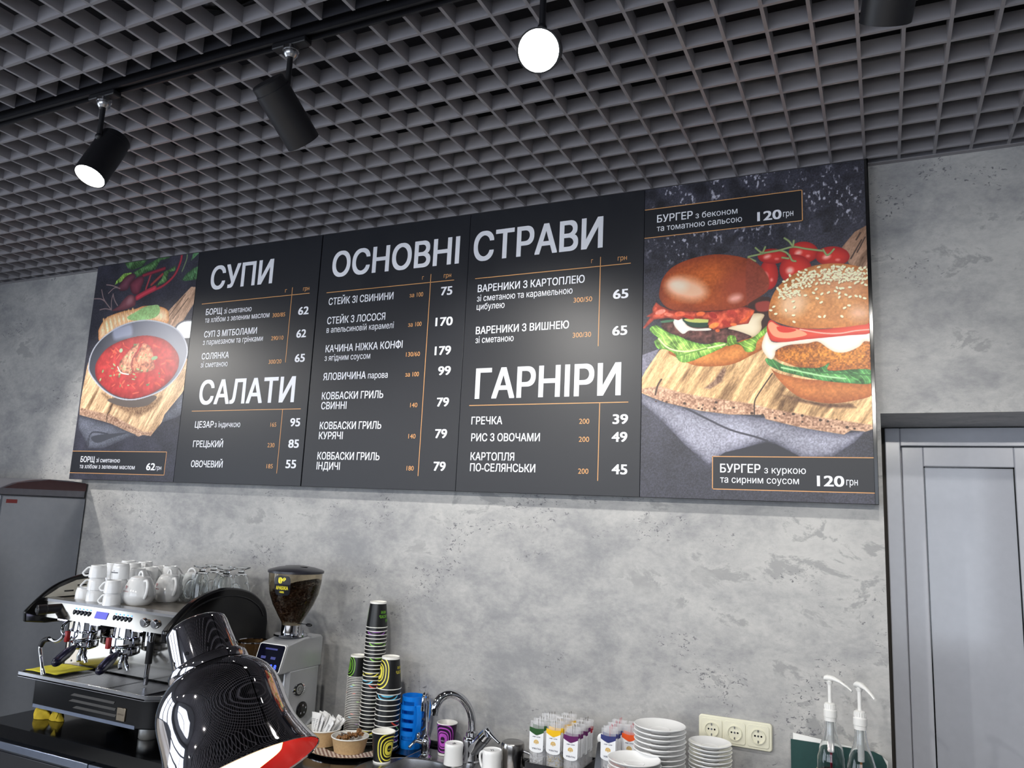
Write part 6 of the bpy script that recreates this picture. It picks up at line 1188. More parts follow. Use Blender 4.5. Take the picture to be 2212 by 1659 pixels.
for s, x, t, w, h in (('8', -1.980, .013, .011, .017), ('8', -1.999, .013, .011, .017)): write(b, s, Vector((x, 0, 0)) + c0 + up * t, (1, 0, 0), up, w, h, .02)
G_(b, 'display_digits', emit('digit_blue', (40, 60, 255), 5), 0, bz)
b = MB()
for x, t, w, h in ((-2.04, .078, .055, .006), (-2.05, .046, .022, .009), (-2.005, .046, .022, .009)): q = Vector((x, 0, 0)) + c0 + up * t; b.add([q, q + Vector((w, 0, 0)), q + Vector((w, 0, 0)) + up * h, q + up * h], [(0, 1, 2, 3)])
G_(b, 'display_icons', emit('icon_blue', (40, 46, 110), .35), 0, bz)
# outlet and fork under the head
b = MB(); b.box((-2.05, 2.27, 1.128), (-1.965, 2.32, 1.158)); b.prism([(-2.03, 2.285), (-1.985, 2.285), (-1.99, 2.315), (-2.025, 2.315)], 'z', 1.085, 1.128); G_(b, 'ground_chute', mat('chute_grey', (110, 112, 116), .3, .5), .003)
b = MB(); b.tube([(-2.04, 2.318, 1.04), (-2.04, 2.255, 1.035)], .005, 10, 1); b.tube([(-1.985, 2.318, 1.04), (-1.985, 2.255, 1.035)], .005, 10, 1); G_(b, 'portafilter_fork', CHROME)
# emblem: chrome eye with a cup drawn in its round centre
b = MB(); cy, cz = 2.388, 1.092
eye = [(cy - .034, cz - .004)] + [(cy + .034 * math.cos(PI - PI * i / 12), cz + .022 * math.sin(PI * i / 12)) for i in range(1, 12)] + [(cy + .034, cz + .004)] + [(cy + .034 * math.cos(-PI * i / 12), cz - .022 * math.sin(PI * i / 12)) for i in range(1, 12)]
b.prism(eye, 'x', GX1, GX1 + .003); em_ = G_(b, 'chrome_emblem', CHROME, .001)
b = MB(); b.xf = Matrix.Translation((GX1 + .003, cy, cz)) @ Matrix.Rotation(R(90), 4, 'Y'); b.lathe([(0, .0012), (.0215, .0012), (.0215, 0)], 32); G_(b, 'emblem_ring', SATIN, 0, em_)
b = MB(); b.xf = Matrix.Translation((GX1 + .0042, cy, cz)) @ Matrix.Rotation(R(90), 4, 'Y'); b.lathe([(0, .001), (.0165, .001), (.0165, 0)], 32); G_(b, 'emblem_disc', mat('disc_grey', (170, 172, 172), .3, .4), 0, em_)
b = MB(); x = GX1 + .0058; b.tube([(x, cy - .008, cz + .007), (x, cy - .007, cz - .002), (x, cy, cz - .006), (x, cy + .007, cz - .002), (x, cy + .008, cz + .007), (x, cy, cz + .0085)], .0006, 6, 3, True); b.tube([(x, cy - .011, cz - .008), (x, cy, cz - .0115), (x, cy + .011, cz - .008)], .0006, 6, 3); G_(b, 'cup_drawing', SATIN, 0, em_)
b = MB(); b.xf = Matrix.Translation((GX1, 2.412, 1.017)) @ Matrix.Rotation(R(90), 4, 'Y'); b.lathe([(0, .006), (.024, .006), (.0255, .004), (.0285, .003), (.0285, 0)], 36); kn = G_(b, 'round_dial', BLACK)
b = MB()
for dy, dz in ((0, .016), (.016, .006), (.009, -.010), (-.009, -.010)): b.box((GX1 + .0058, 2.412 + dy - .0012, 1.017 + dz - .003), (GX1 + .0064, 2.412 + dy + .0012, 1.017 + dz + .003))
G_(b, 'dial_marks', WHITEI, 0, kn)
HX, HY = -2.020, 2.400
b = MB(); b.lathe([(0, 1.272), (.058, 1.272), (.062, 1.274), (.060, 1.280), (.036, 1.281), (.036, 1.312), (0, 1.312)], 40, (HX, HY, 0)); b.cyl((HX + .035, HY - .03, 1.281), (HX + .05, HY - .045, 1.279), .004); b.cyl((HX + .05, HY + .01, 1.28), (HX + .05, HY + .01, 1.297), .003); G_(b, 'hopper_collar', CHROME)
prof = [(.036, 1.312), (.038, 1.322), (.052, 1.345), (.076, 1.388), (.090, 1.425), (.097, 1.465), (.0995, 1.505)]
b = MB(); b.lathe(prof + [(r - .002, z) for r, z in prof[::-1]], 56, (HX, HY, 0), True); hp = G_(b, 'hopper', mat('smoky_hopper', (214, 206, 190), .03, trans=1, ior=1.3, var=0))
b = MB(); b.lathe([(0, 1.530), (.030, 1.528), (.07, 1.521), (.098, 1.513), (.1035, 1.510), (.1035, 1.502), (.1, 1.502), (0, 1.504)], 56, (HX, HY, 0)); ld = G_(b, 'hopper_lid', mat('lid_black', (34, 34, 42), .3))
b = MB()
for dx, w in ((-.03, .016), (.028, .026)): b.ball((HX + dx, HY - .004, 1.5255), (w, .018, .0025), 24, 8)
G_(b, 'lid_vent', BLACK, 0, ld)
b = MB(); b.box((HX + .03, HY - .004, 1.318), (HX + .075, HY + .004, 1.321)); b.ball((HX + .082, HY, 1.318), (.014, .008, .006)); G_(b, 'hopper_slide', BLACK, 0, hp)
# sticker on the hopper
b = MB(); rr_ = lambda z: float(np.interp(z, [p[1] for p in prof], [p[0] for p in prof])) + .0006
def on(u, z): a = R(-79) + u / .095; return (HX + rr_(z) * math.cos(a), HY + rr_(z) * math.sin(a), z)
def patch(mb, pts, zc, uc, off=0, n=9):
    P = []
    for p in pts: P.append(on(uc + p[0], zc + p[1]))
    c = on(uc, zc); k = len(P); sc = 1 + off / .095
    V = [((x - HX) * sc + HX, (y - HY) * sc + HY, z) for x, y, z in [c] + P]; mb.add(V, [(0, 1 + i, 1 + (i + 1) % k) for i in range(k)])
b = MB()
U = np.linspace(-.0325, .0325, 17); Zz = np.linspace(-.038, .038, 19)
def inside(u, z): return (abs(u) / .0325) ** 4 + (abs(z) / .038) ** 4 <= 1
for i in range(18):
    z0, z1 = Zz[i], Zz[i + 1]; hw = lambda z: .0325 * max(0, 1 - (abs(z) / .038) ** 4) ** .25
    for k in range(16):
        t0, t1 = -1 + k / 8, -1 + (k + 1) / 8; b.quad(on(t0 * hw(z0), 1.460 + z0), on(t1 * hw(z0), 1.460 + z0), on(t1 * hw(z1), 1.460 + z1), on(t0 * hw(z1), 1.460 + z1))
st = G_(b, 'sticker', mat('sticker_black', (16, 17, 24), .3), 0, hp)
b = MB(); M_YI = mat('yellow_ink', (236, 224, 60), .5)
def word(mb, s, uc, z, w, cap, bold, up_=1):
    me, a, c = text_mesh(s, bold); k = w / (c - a); kz = cap / .75; o = len(mb.v)
    for v in me.vertices: p = on(uc - w / 2 + (v.co.x - a) * k, z + v.co.y * kz); mb.v.append(((p[0] - HX) * 1.006 + HX, (p[1] - HY) * 1.006 + HY, p[2]))
    for p in me.polygons: mb.f.append(tuple(i + o for i in p.vertices)); mb.mi.append(0)
word(b, 'АРАБІКА', 0, 1.446, .050, .0125, .05); word(b, '100%', 0, 1.434, .019, .0070, .05)
for uc, zc, ru, rz, ang in ((-.006, 1.479, .0085, .0115, .25), (.0085, 1.483, .0052, .0075, -.35)):
    for sgn in (-1, 1):
        pts = []
        for i in range(17):
            a = -PI / 2 + PI * i / 16; u, z = sgn * (ru * math.cos(a) * .92 + .0007), rz * math.sin(a); u += .0012 * math.sin(z / rz * 3); pts.append((u * math.cos(ang) - z * math.sin(ang), u * math.sin(ang) + z * math.cos(ang)))
        mx = sum(p[0] for p in pts) / 17; mz = sum(p[1] for p in pts) / 17; patch(b, [(p[0] - mx, p[1] - mz) for p in pts], zc + mz, uc + mx, .0006)
G_(b, 'sticker_print', M_YI, 0, hp)
# beans: uncountable, one object
random.seed(4); b = MB()
def bean(c):
    q = Matrix.Translation(c) @ Matrix.Rotation(random.uniform(0, 6.28), 4, 'Z') @ Matrix.Rotation(random.uniform(0, 3.14), 4, 'X'); b.xf = q; b.ball((0, 0, 0), (.0058, .0040, .0030), 8, 5)
pr2 = [(r - .0072, z) for r, z in prof]
for i in range(1900):
    z = random.uniform(1.325, 1.475); rmax = float(np.interp(z, [p[1] for p in pr2], [p[0] for p in pr2])); a = random.uniform(0, 2 * PI)
    top = 1.452 + .026 * math.cos(a - .6)
    if z < top: bean((HX + rmax * math.cos(a), HY + rmax * math.sin(a), z))
for i in range(500):
    a = random.uniform(0, 2 * PI); q = math.sqrt(random.random()); z = 1.452 + .026 * math.cos(a - .6) * q + .012 * (1 - q); bean((HX + .085 * q * math.cos(a), HY + .085 * q * math.sin(a), z))
b.xf = None; b.lathe([(0, 1.325), (.025, 1.325), (.06, 1.385), (.076, 1.425), (.08, 1.44), (0, 1.45)], 32, (HX, HY, 0))
tag(b.build('coffee_beans', mat('roasted_bean', (70, 48, 36), .38, var=.35, vs=90)), 'dark roasted coffee beans heaped inside the hopper', 'coffee beans', kind='stuff')
# canister with a smoked glass rim, half hidden by the heat lamp
k = thing('knock_box', (-2.150, 2.35, CT), 'dark round canister with smoked rim between machine and grinder', 'canister')
MB().lathe([(0, 0), (.048, 0), (.050, .004), (.050, .27), (.047, .28), (0, .28)], 36).build('canister', SATIN, k)
MB().lathe([(.050, .28), (.056, .31), (.058, .345), (.0555, .345), (.053, .31), (.046, .282)], 40).build('smoked_rim', mat('smoked_glass', (150, 118, 80), .04, trans=.9, ior=1.35, var=0), k)
MB().lathe([(.0585, .343), (.0595, .346), (.057, .3475), (.0550, .346), (.0552, .343)], 40, close=True).build('rim_ring', CHROME, k)

# ------------------------------------------------------------------ tray, paper cups, bowls
tr = thing('round_tray', (-1.768, 2.487, CT), 'round black tray with chrome edge under the paper cup stacks', 'tray')
MB().lathe([(0, .002), (.160, .002), (.1665, .004), (.170, .010), (.168, .0105), (.164, .007), (.158, .0055), (0, .0055)], 72).build('tray_dish', BLACK, tr)
MB().lathe([(.1685, .0085), (.1715, .0095), (.1718, .0115), (.1685, .0115)], 72, close=True).build('tray_rim', CHROME, tr)
PAT = bpy.data.materials.new('tray_pattern'); PAT.use_nodes = True; nt = PAT.node_tree
tc = nt.nodes.new('ShaderNodeTexCoord'); ck_ = nt.nodes.new('ShaderNodeTexChecker'); ck_.inputs['Scale'].default_value = 110; ck_.inputs[1].default_value = lin((232, 224, 214)); ck_.inputs[2].default_value = lin((96, 48, 40)); nt.links.new(tc.outputs['Object'], ck_.inputs[0]); nt.links.new(ck_.outputs[0], nt.nodes['Principled BSDF'].inputs[0])
MB().lathe([(.100, .0062), (.157, .0062)], 72).build('paper_liner', PAT, tr)
TB = CT + .0070
def cup_mat(name, c, dk):
    """rounded-square rings printed round a dark cup; uv is (distance round the wall, height) in centimetres"""
    m = bpy.data.materials.new('cup_print_' + name); m.use_nodes = True; nt = m.node_tree; b = nt.nodes['Principled BSDF']
    uv = nt.nodes.new('ShaderNodeUVMap'); uv.uv_map = 'wrap'; sp = nt.nodes.new('ShaderNodeSeparateXYZ'); nt.links.new(uv.outputs[0], sp.inputs[0])
    u, v = N(nt, sp.outputs[0]), N(nt, sp.outputs[1])
    d = ((u.abs() / 4.3) ** 2.6 + (v.abs() / 4.9) ** 2.6) ** (1 / 2.6)
    ring = (d * 4.6 + .82).op('FRACT').lt(.36)
    outer = d.gt(.46) * d.lt(1.05) * ring; core = d.gt(.20) * d.lt(.41)
    nt.links.new(mixrgb(nt, (outer + core).op('MINIMUM', 1), lin(dk), lin(c)), b.inputs['Base Color']); b.inputs['Roughness'].default_value = .35
    return m
CM = {'green': cup_mat('green', (126, 196, 62), (17, 18, 20)), 'yellow': cup_mat('yellow', (240, 228, 84), (17, 18, 20)), 'red': cup_mat('red', (206, 66, 48), (17, 18, 20)), 'blue': cup_mat('blue', (92, 190, 226), (17, 18, 20)), 'purple': cup_mat('purple', (132, 62, 160), (17, 18, 20)), 'magenta': cup_mat('magenta', (186, 84, 194), (40, 12, 48))}
M_CUPIN = mat('cup_paper', (238, 237, 232), .5, var=.01)
def wrap_uv(me, h, turn):
    l = me.uv_layers.new(name='wrap')
    for p in me.polygons:
        angs = [math.atan2(me.vertices[i].co.y, me.vertices[i].co.x) for i in p.vertices]; c = math.atan2(p.center.y, p.center.x)
        for li, i in zip(p.loop_indices, p.vertices):
            v = me.vertices[i].co; a = math.atan2(v.y, v.x)
            while a - c > PI: a -= 2 * PI
            while a - c < -PI: a += 2 * PI
            w = (c - turn + PI) % (2 * PI) - PI; a = w + (a - c); l.data[li].uv = (a * 3.4, (v.z / h - .5) * 9.6)
def paper_cup(loc, rb, rt, h, colr, turn, label, band=True, plain=False, group=None, text=None):
    t = thing('paper_cup', loc, label, 'paper cup', group)
    o = MB().lathe([(rb, 0), (rb + (rt - rb) * .5, h * .5), (rt - .0012, h - .002)], 48).build('printed_wall', CM[colr] if not plain else PAPERW, t); wrap_uv(o.data, h, turn)
    MB().lathe([(rt - .0025, h - .003), (rb - .002, .006), (0, .0055), (0, .0045), (rb - .001, .0045), (rb, 0)], 48).build('inner_wall', M_CUPIN, t)
    b = MB(); b.lathe([(rt - .0015 + .0017 * math.cos(2 * PI * i / 8), h - .0017 + .0017 * math.sin(2 * PI * i / 8)) for i in range(8)], 48, close=True); b.build('rim', M_CUPIN, t)
    if band: MB().lathe([(rb - .001, 0), (rb + .0006, 0), (rb + .0006 + (rt - rb) * .075, h * .075), (rb - .001 + (rt - rb) * .075, h * .075)], 48, close=True).build('base_band', M_CUPIN, t)
    if text:
        tb = MB()
        for s, zc, w, cap, ac in text:
            me, a, c = text_mesh(s, .03); k = w / (c - a); o_ = len(tb.v)
            for v in me.vertices:
                z = zc + v.co.y * cap / .75; r = rb + (rt - rb) * z / h + .0004; an = ac + ((v.co.x - a) * k - w) / r; tb.v.append((r * math.cos(an), r * math.sin(an), z))
            for p in me.polygons: tb.f.append(tuple(i + o_ for i in p.vertices)); tb.mi.append(0)
        tb.build('lettering', mat('ink_' + colr, {'green': (126, 196, 62), 'yellow': (240, 228, 84), 'magenta': (216, 190, 222)}[colr], .5), t)
    return t
CYC = ['red', 'blue', 'green', 'yellow', 'red', 'purple', 'yellow', 'green', 'red', 'purple', 'yellow', 'green', 'red', 'blue', 'purple']
def cup_stack(x, y, n, rb, rt, h, pitch, name, grp, top, plain=False, seed=0):
    random.seed(seed); pr_ = {}
    for k in range(n):
        i = n - k; z = TB + k * pitch + h
        last = k == n - 1
        colr = top[0] if last else CYC[(k + seed) % len(CYC)]
        lab = ('top upturned paper cup with %s print, %s' % (colr, name)) if last else '%s upturned paper cup from the top, %s' % (nth(i), name)
        if last: q = paper_cup((x, y, z), rb, rt, h, colr, top[1], lab, True, False, grp, top[2]); q.rotation_euler = (PI, 0, 0)
        else:
            if colr not in pr_:
                q = paper_cup((x, y, z), rb, rt, h, colr, 0, lab, False, plain, grp); pr_[colr] = q; q.rotation_euler = (PI, 0, random.uniform(0, 6.28))
            else: dup(pr_[colr], (x, y, z), (PI, 0, random.choice((2.2, 1.8, 2.6, random.uniform(0, 6.28)))), lab)
TX = lambda ac: [('НЕХАЙ', .062, .030, .010, ac - .75), ('ЩАСТИТЬ', .047, .036, .0105, ac), ('МЕНІ!', .032, .022, .0095, ac - .18)]
cup_stack(-1.754, 2.570, 31, .0305, .0405, .094, .0135, 'tallest stack', 'paper cups of the tallest stack', ('green', 3.6, TX(R(44))), seed=1)
cup_stack(-1.840, 2.588, 36, .0285, .0365, .078, .0061, 'thin white-ringed stack', 'paper cups of the thin stack', ('green', 2.5, None), seed=2)
cup_stack(-1.665, 2.546, 12, .0320, .0455, .112, .0182, 'wide front stack', 'paper cups of the wide front stack', ('yellow', 2.3, TX(R(22))), seed=4)
paper_cup((-1.580, 2.402, CT), .0285, .0405, .102, 'yellow', R(-14), 'single upright yellow-ringed paper cup beside the sink', text=[('OKKO', .047, .014, .0045, R(-14) + .22)])
paper_cup((-1.438, 2.592, CT + .004), .027, .0372, .108, 'magenta', R(-86), 'upright magenta-ringed paper cup behind the sink against the wall', text=[('OKKO', .050, .014, .0045, R(-86) + .22)])
KRAFT = mat('kraft_card', (190, 158, 116), .7, var=.08, vs=120)
def bowl(x, y, rb, rt, h, label):
    t = thing('paper_bowl', (x, y, TB), label, 'bowl', 'kraft paper bowls on the tray')
    MB().lathe([(0, .001), (rb, .001), (rb, 0), (rb + .0006, .004), (rt - .001, h - .002)], 56).build('kraft_wall', KRAFT, t)
    MB().lathe([(rt - .003, h - .003), (rb - .001, .004), (0, .004)], 56).build('white_lining', M_CUPIN, t)
    MB().lathe([(rt - .001 + .0022 * math.cos(2 * PI * i / 8), h - .0022 + .0022 * math.sin(2 * PI * i / 8)) for i in range(8)], 56, close=True).build('rolled_rim', M_CUPIN, t)
bowl(-1.866, 2.440, .052, .0640, .056, 'kraft paper bowl full of white sugar sachets')
bowl(-1.735, 2.426, .053, .0655, .052, 'kraft paper bowl of brown sugar lumps with tongs')
# sugar sachets
random.seed(11); first = None
for i in range(26):
    x = -1.902 + .0022 * i + random.uniform(-.004, .004); y = 2.440 + random.uniform(-.024, .024); tilt = R(4 + 1.25 * i + random.uniform(-6, 6)); lean = R(random.uniform(-14, 10)); tw = R(random.uniform(-50, 30))
    lab = 'white paper sugar stick, %s from the left in the kraft bowl' % nth(i + 1)
    M = Matrix.Translation((x, y, TB + .010)) @ Matrix.Rotation(tilt, 4, 'Y') @ Matrix.Rotation(lean, 4, 'X') @ Matrix.Rotation(tw, 4, 'Z')
    if first is None:
        first = bpy.data.objects.new('sugar_stick', None); col.objects.link(first); tag(first, lab, 'sugar stick', 'sugar sticks in the kraft bowl')
        b = MB(); P = []
        for k in range(13):
            t = k / 12; th = .0042 * (math.sin(PI * t) ** .5) if 0 < k < 12 else .0003; row = []
            for q in range(13): a = 2 * PI * q / 12; row.append((.0085 * math.cos(a) * (1 if abs(math.cos(a)) < .99 else 1), th * math.sin(a), .098 * t))
            P.append(row)
        b.grid(P); b.build('sachet_paper', mat('sachet_white', (240, 240, 240), .45, var=.02), first)
        b = MB()
        for k in range(9): b.box((-.0025, -.0045, .030 + k * .0055), (.0020 if k % 3 else .0008, -.0042, .0328 + k * .0055))
        b.build('sachet_print', mat('sachet_ink', (150, 150, 154), .5), first); first.matrix_world = M
    else:
        q = dup(first, (0, 0, 0), None, lab); q.matrix_world = M
# brown sugar lumps
random.seed(21); BRN = mat('brown_sugar', (132, 92, 52), .5, var=.5, vs=120); first = None
def lump():
    b = MB()
    for k in range(7): b.ball((random.uniform(-.005, .005), random.uniform(-.005, .005), random.uniform(-.004, .004)), (random.uniform(.0022, .0048), random.uniform(.0022, .0048), random.uniform(.002, .004)), 8, 5)
    return b
for i in range(74):
    a = random.uniform(0, 6.28); q = .048 * math.sqrt(random.random()); px, py = q * math.cos(a), q * math.sin(a)
    if i < 20: z = .016
    else: z = .040 + .014 * (px > .005) + .008 * random.random()
    p = (-1.735 + px, 2.426 + py, TB + z)
    if i % 5 == 0 or first is None:
        first = lump().build('sugar_lump', BRN); first.location = p; tag(first, 'brown sugar lump in the front kraft bowl', 'sugar lump', 'brown sugar lumps in the front bowl')
    else:
        d = first.copy(); col.objects.link(d); d.location = p; d.rotation_euler = (random.uniform(0, 3), random.uniform(0, 3), random.uniform(0, 3))
t = thing('sugar_tongs', (-1.735, 2.405, TB + .050), 'small steel tongs lying on the brown sugar', 'tongs')
b = MB(); b.prism([(-.045, .010), (-.030, .002), (.020, -.004), (.020, .006), (-.028, .012)], 'z', .000, .0015); b.prism([(-.048, .026), (-.030, .012), (.020, .004), (.020, .012), (-.028, .020)], 'z', .004, .0055); b.build('arm', STEEL, t)
b = MB(); b.cyl((.018, -.004, .003), (.018, .012, .003), .007, n=20); b.build('bow', CHROME, t)

# ------------------------------------------------------------------ blue cup holders
M_BLUE = mat('blue_plastic', (10, 124, 226), .28, var=.03)
def holder(x, y, z, r, h, rz, label, group, face=-85):
    t = thing('cup_holder', (x, y, z), label, 'cup holder', group, rz)
    b = MB(); N_ = 60; th = .0022
    def wall(a0, a1, z0, z1, n):
        for k in range(n):
            u, v = a0 + (a1 - a0) * k / n, a0 + (a1 - a0) * (k + 1) / n
            c = lambda a, rr, zz: (rr * math.cos(a), rr * math.sin(a), zz); ro = lambda zz: r * (.86 + .14 * zz / h)
            b.add([c(u, ro(z0), z0), c(v, ro(z0), z0), c(v, ro(z1), z1), c(u, ro(z1), z1), c(u, ro(z0) - th, z0), c(v, ro(z0) - th, z0), c(v, ro(z1) - th, z1), c(u, ro(z1) - th, z1)], [(0, 1, 2, 3), (5, 4, 7, 6), (4, 5, 1, 0), (3, 2, 6, 7), (4, 0, 3, 7), (1, 5, 6, 2)])
    wall(0, 2 * PI, 0, .016, 48)
    zz = .030
    wall(0, 2 * PI, .016, zz, 48)
    for k in range(4):
        z0, z1 = zz + k * .030, zz + k * .030 + .014
        for q in range(3): wall(R(q * 120 + 35 + face) - rz, R(q * 120 + 85 + face) - rz, z0, z1, 8)
        wall(0, 2 * PI, z1, z1 + .016, 48)
    b.lathe([(0, 0), (r * .86, 0), (r * .86, .003), (0, .003)], 48); b.build('basket', M_BLUE, t)
    hb = MB(); q = [(r * .98, 0, h - .008), (r * 1.35, 0, h - .004), (r * 1.62, 0, h - .03), (r * 1.60, 0, h * .5), (r * 1.25, 0, h * .26), (r * .90, 0, h * .2)]
    pts = spline([Vector(p) for p in q], 5); P = [[], [], [], [], []]
    for i, p in enumerate(pts):
        d = (pts[min(i + 1, len(pts) - 1)] - pts[max(i - 1, 0)]).normalized(); nrm = Vector((-d.z, 0, d.x)); w = .0085
        for k, (e, f) in enumerate(((1, 1), (1, -1), (-1, -1), (-1, 1), (1, 1))): P[k].append(p + nrm * .0016 * e + Vector((0, w * f, 0)))
    hb.grid([list(c) for c in zip(*P)]); hb.build('handle', M_BLUE, t)
    return t
holder(-1.597, 2.608, CT, .0455, .158, R(-38), 'front blue plastic cup holder between the paper cups and the sink', 'blue cup holders')
holder(-1.597, 2.608, CT + .030, .0405, .150, R(22), 'second blue cup holder nested in the first, its handle at the right', 'blue cup holders')

# ------------------------------------------------------------------ mugs and milk jug at the sink
def espresso_mug(x, y, z, r, h, rz, label):
    t = thing('espresso_mug', (x, y, z + h), label, 'mug', 'upturned mugs at the sink'); t.rotation_euler = (PI, 0, rz)
    MB().lathe([(0, .003), (r * .84, .003), (r * .9, 0), (r * .95, .003), (r * .97, .012), (r * .93, h * .45), (r * .97, h * .8), (r, h), (r - .003, h), (r * .88, h * .5), (r * .86, .012), (0, .009)], 44).build('mug_bowl', PORC, t)
    b = MB(); P = [(r * .92, 0, .014), (r * 1.45, 0, .018), (r * 1.72, 0, .032), (r * 1.5, 0, h * .62), (r * .95, 0, h * .80)]; b.tube(P, .0046, 10, 4); b.build('handle', PORC, t)
    b = MB(); b.tube([(-.008, -.004, .0025), (.0, .006, .0025), (.004, -.002, .0025), (-.002, -.006, .0025), (.010, .002, .0025)], .0007, 6, 4); b.build('base_stamp', mat('stamp_ink', (70, 70, 76), .6), t)
    return t
espresso_mug(-1.362, 2.512, CT + .004, .0335, .068, R(115), 'upturned white mug left of the mixer tap')
espresso_mug(-1.180, 2.440, CT + .004, .0335, .092, R(160), 'upturned white mug right of the mixer tap, handle to the left')
t = thing('milk_jug', (-1.137, 2.505, CT + .004), 'upturned brushed steel milk jug at the right of the sink', 'milk jug')
MB().lathe([(.0375, 0), (.0385, .002), (.0385, .100), (.036, .107), (.030, .1095), (0, .110)], 48).build('jug_body', mat('satin_steel', (168, 164, 160), .18, 1, var=.04), t)
b = MB(); b.tube([(.036, .008, .02), (.062, .014, .026), (.064, .014, .07), (.037, .008, .082)], .005, 12, 4); b.build('handle', STEEL, t)
# ------------------------------------------------------------------ boxes of tea sachets
FILM = mat('clear_film', (235, 236, 240), .12, var=0, alpha=.20, spec=.9)
CARD = mat('white_card', (238, 240, 244), .4, var=.01)
TEA = {}
def tea_box(x0, x1, y0, y1, h, label, divs):
    t = thing('tea_box', ((x0 + x1) / 2, (y0 + y1) / 2, CT), label, 'box', 'black tea boxes'); m = SATIN; k = .0025
    b = MB(); b.box((x0, y0, CT), (x1, y1, CT + k)); b.box((x0, y0, CT + k), (x1, y0 + k, CT + h)); b.box((x0, y1 - k, CT + k), (x1, y1, CT + h)); b.box((x0, y0 + k, CT + k), (x0 + k, y1 - k, CT + h)); b.box((x1 - k, y0 + k, CT + k), (x1, y1 - k, CT + h)); b.build('tray_box', mat('black_acrylic', (18, 18, 22), .15), t, world=True)
    b = MB()
    for x in divs: b.box((x - .0008, y0 + k, CT + k), (x + .0008, y1 - k, CT + h - .004))
    if divs: b.build('divider', mat('clear_acrylic', (200, 204, 210), .05, trans=.8, var=0), t, world=True)
tea_box(-1.048, -.868, 2.405, 2.575, .088, 'black tea box with green, yellow and purple sachets beside the steel jug', [-.985, -.928])
tea_box(-.812, -.714, 2.425, 2.575, .080, 'black tea box with blue and orange sachets beside the saucers', [-.760])
_tea = {}
def sachet(x, y, z, kind, label, leaf_=None, tilt=0, stick=(40, 44, 30), group='tea sachets'):
    """a clear film sleeve with a folded card on top, tea leaves below and a stick"""
    key = kind
    M = Matrix.Translation((x, y, z)) @ Matrix.Rotation(tilt, 4, 'X')
    if key in _tea:
        q = dup(_tea[key], (0, 0, 0), None, label); q.matrix_world = M; q['group'] = group; return
    cc = {'green': (40, 84, 40), 'yellow': (240, 190, 24), 'purple': (96, 26, 92), 'red': (164, 44, 56), 'blue': (52, 58, 116), 'orange': (238, 90, 30)}[kind]
    lc = {'green': (170, 172, 176), 'yellow': (150, 132, 76), 'purple': (96, 54, 50), 'red': (110, 60, 50), 'blue': (60, 56, 70), 'orange': (80, 50, 44)}[kind]
    t = bpy.data.objects.new('tea_sachet', None); col.objects.link(t); tag(t, label, 'tea sachet', group); _tea[key] = t
    W, H = .0235, .205
    P = []
    for i in range(21):
        zt = i / 20; th = .0030 * min(1, 8 * zt, 6 * (1 - zt)) + .0005; row = []
        for k in range(17): a = 2 * PI * k / 16; row.append((W * (.93 + .07 * zt) * math.copysign(abs(math.cos(a)) ** .6, math.cos(a)), th * math.sin(a) + .0006 * math.sin(40 * zt + 2 * a) * zt, .002 + H * zt))
        P.append(row)
    MB().grid(P).build('film_sleeve', FILM, t)
    b = MB(); y0 = -.0046
    q = [(-.0235, .124)] + [(.0235 * math.cos(PI + PI * i / 10), .124 + .010 * math.sin(PI + PI * i / 10)) for i in range(1, 10)] + [(.0235, .124), (.0240, .176)] + [(.0240 - .048 * i / 10, .172 - .006 * math.sin(PI * i / 10) + .004 * abs(1 - i / 5)) for i in range(1, 10)] + [(-.0240, .176)]
    b.prism(q, 'y', y0, y0 + .0006); cd_ = b.build('card_label', CARD, t)
    b = MB(); b.prism([(-.0240, .176)] + [(-.0240 + .048 * i / 10, .172 - .006 * math.sin(PI * i / 10) + .004 * abs(1 - i / 5)) for i in range(1, 10)] + [(.0240, .176), (.0240, .188), (.010, .186), (-.004, .185), (-.0240, .189)], 'y', y0, y0 + .0006); b.build('card_top', mat('tea_' + kind, cc, .4), cd_)
    b = MB(); yy = y0 - .0003
    write(b, 'PALMIRA', (.016, yy, .1285), (-1, 0, 0), (0, 0, -1), .030, .0052, .01)
    b.build('brand_lettering', mat('print_grey', (70, 72, 96), .5), cd_); b = MB()
    for i in range(9):
        x_ = -.013 + i * .0030; b.quad((x_, yy, .1600 + .0010 * math.sin(i * 2.1)), (x_ + .0024, yy, .1604 - .0008 * math.sin(i * 1.3)), (x_ + .0024, yy, .1622), (x_, yy, .1618 + .0010 * math.sin(i)))
    for i in range(6): b.quad((-.006 + i * .0022, yy, .1655), (-.0045 + i * .0022, yy, .1655), (-.0045 + i * .0022, yy, .1664), (-.006 + i * .0022, yy, .1664))
    b.build('card_script', mat('print_grey', (70, 72, 96), .5), cd_)
    b = MB()
    for i in range(11):
        a = -PI * .12 + PI * 1.24 * i / 10; c, s = math.cos(a), math.sin(a)
        b.quad((.0040 * c - .0011 * s, yy, .1450 + .0040 * s + .0011 * c), (.0040 * c + .0011 * s, yy, .1450 + .0040 * s - .0011 * c), (.0085 * c + .0013 * s, yy, .1450 + .0075 * s - .0013 * c), (.0085 * c - .0013 * s, yy, .1450 + .0075 * s + .0013 * c))
    b.add([(.0032 * math.cos(2 * PI * i / 14), yy, .1452 + .0030 * math.sin(2 * PI * i / 14)) for i in range(14)], [tuple(range(14))])
    b.quad((-.004, yy, .1395), (-.0025, yy, .1395), (-.002, yy, .1435), (-.003, yy, .1435)); b.quad((.0025, yy, .1395), (.004, yy, .1395), (.003, yy, .1435), (.002, yy, .1435)); b.quad((-.001, yy, .1385), (.001, yy, .1385), (.001, yy, .143), (-.001, yy, .143))
    b.build('gold_emblem', mat('emblem_gold', (214, 176, 96), .4), cd_)
    random.seed(len(_tea) + 40); b = MB()
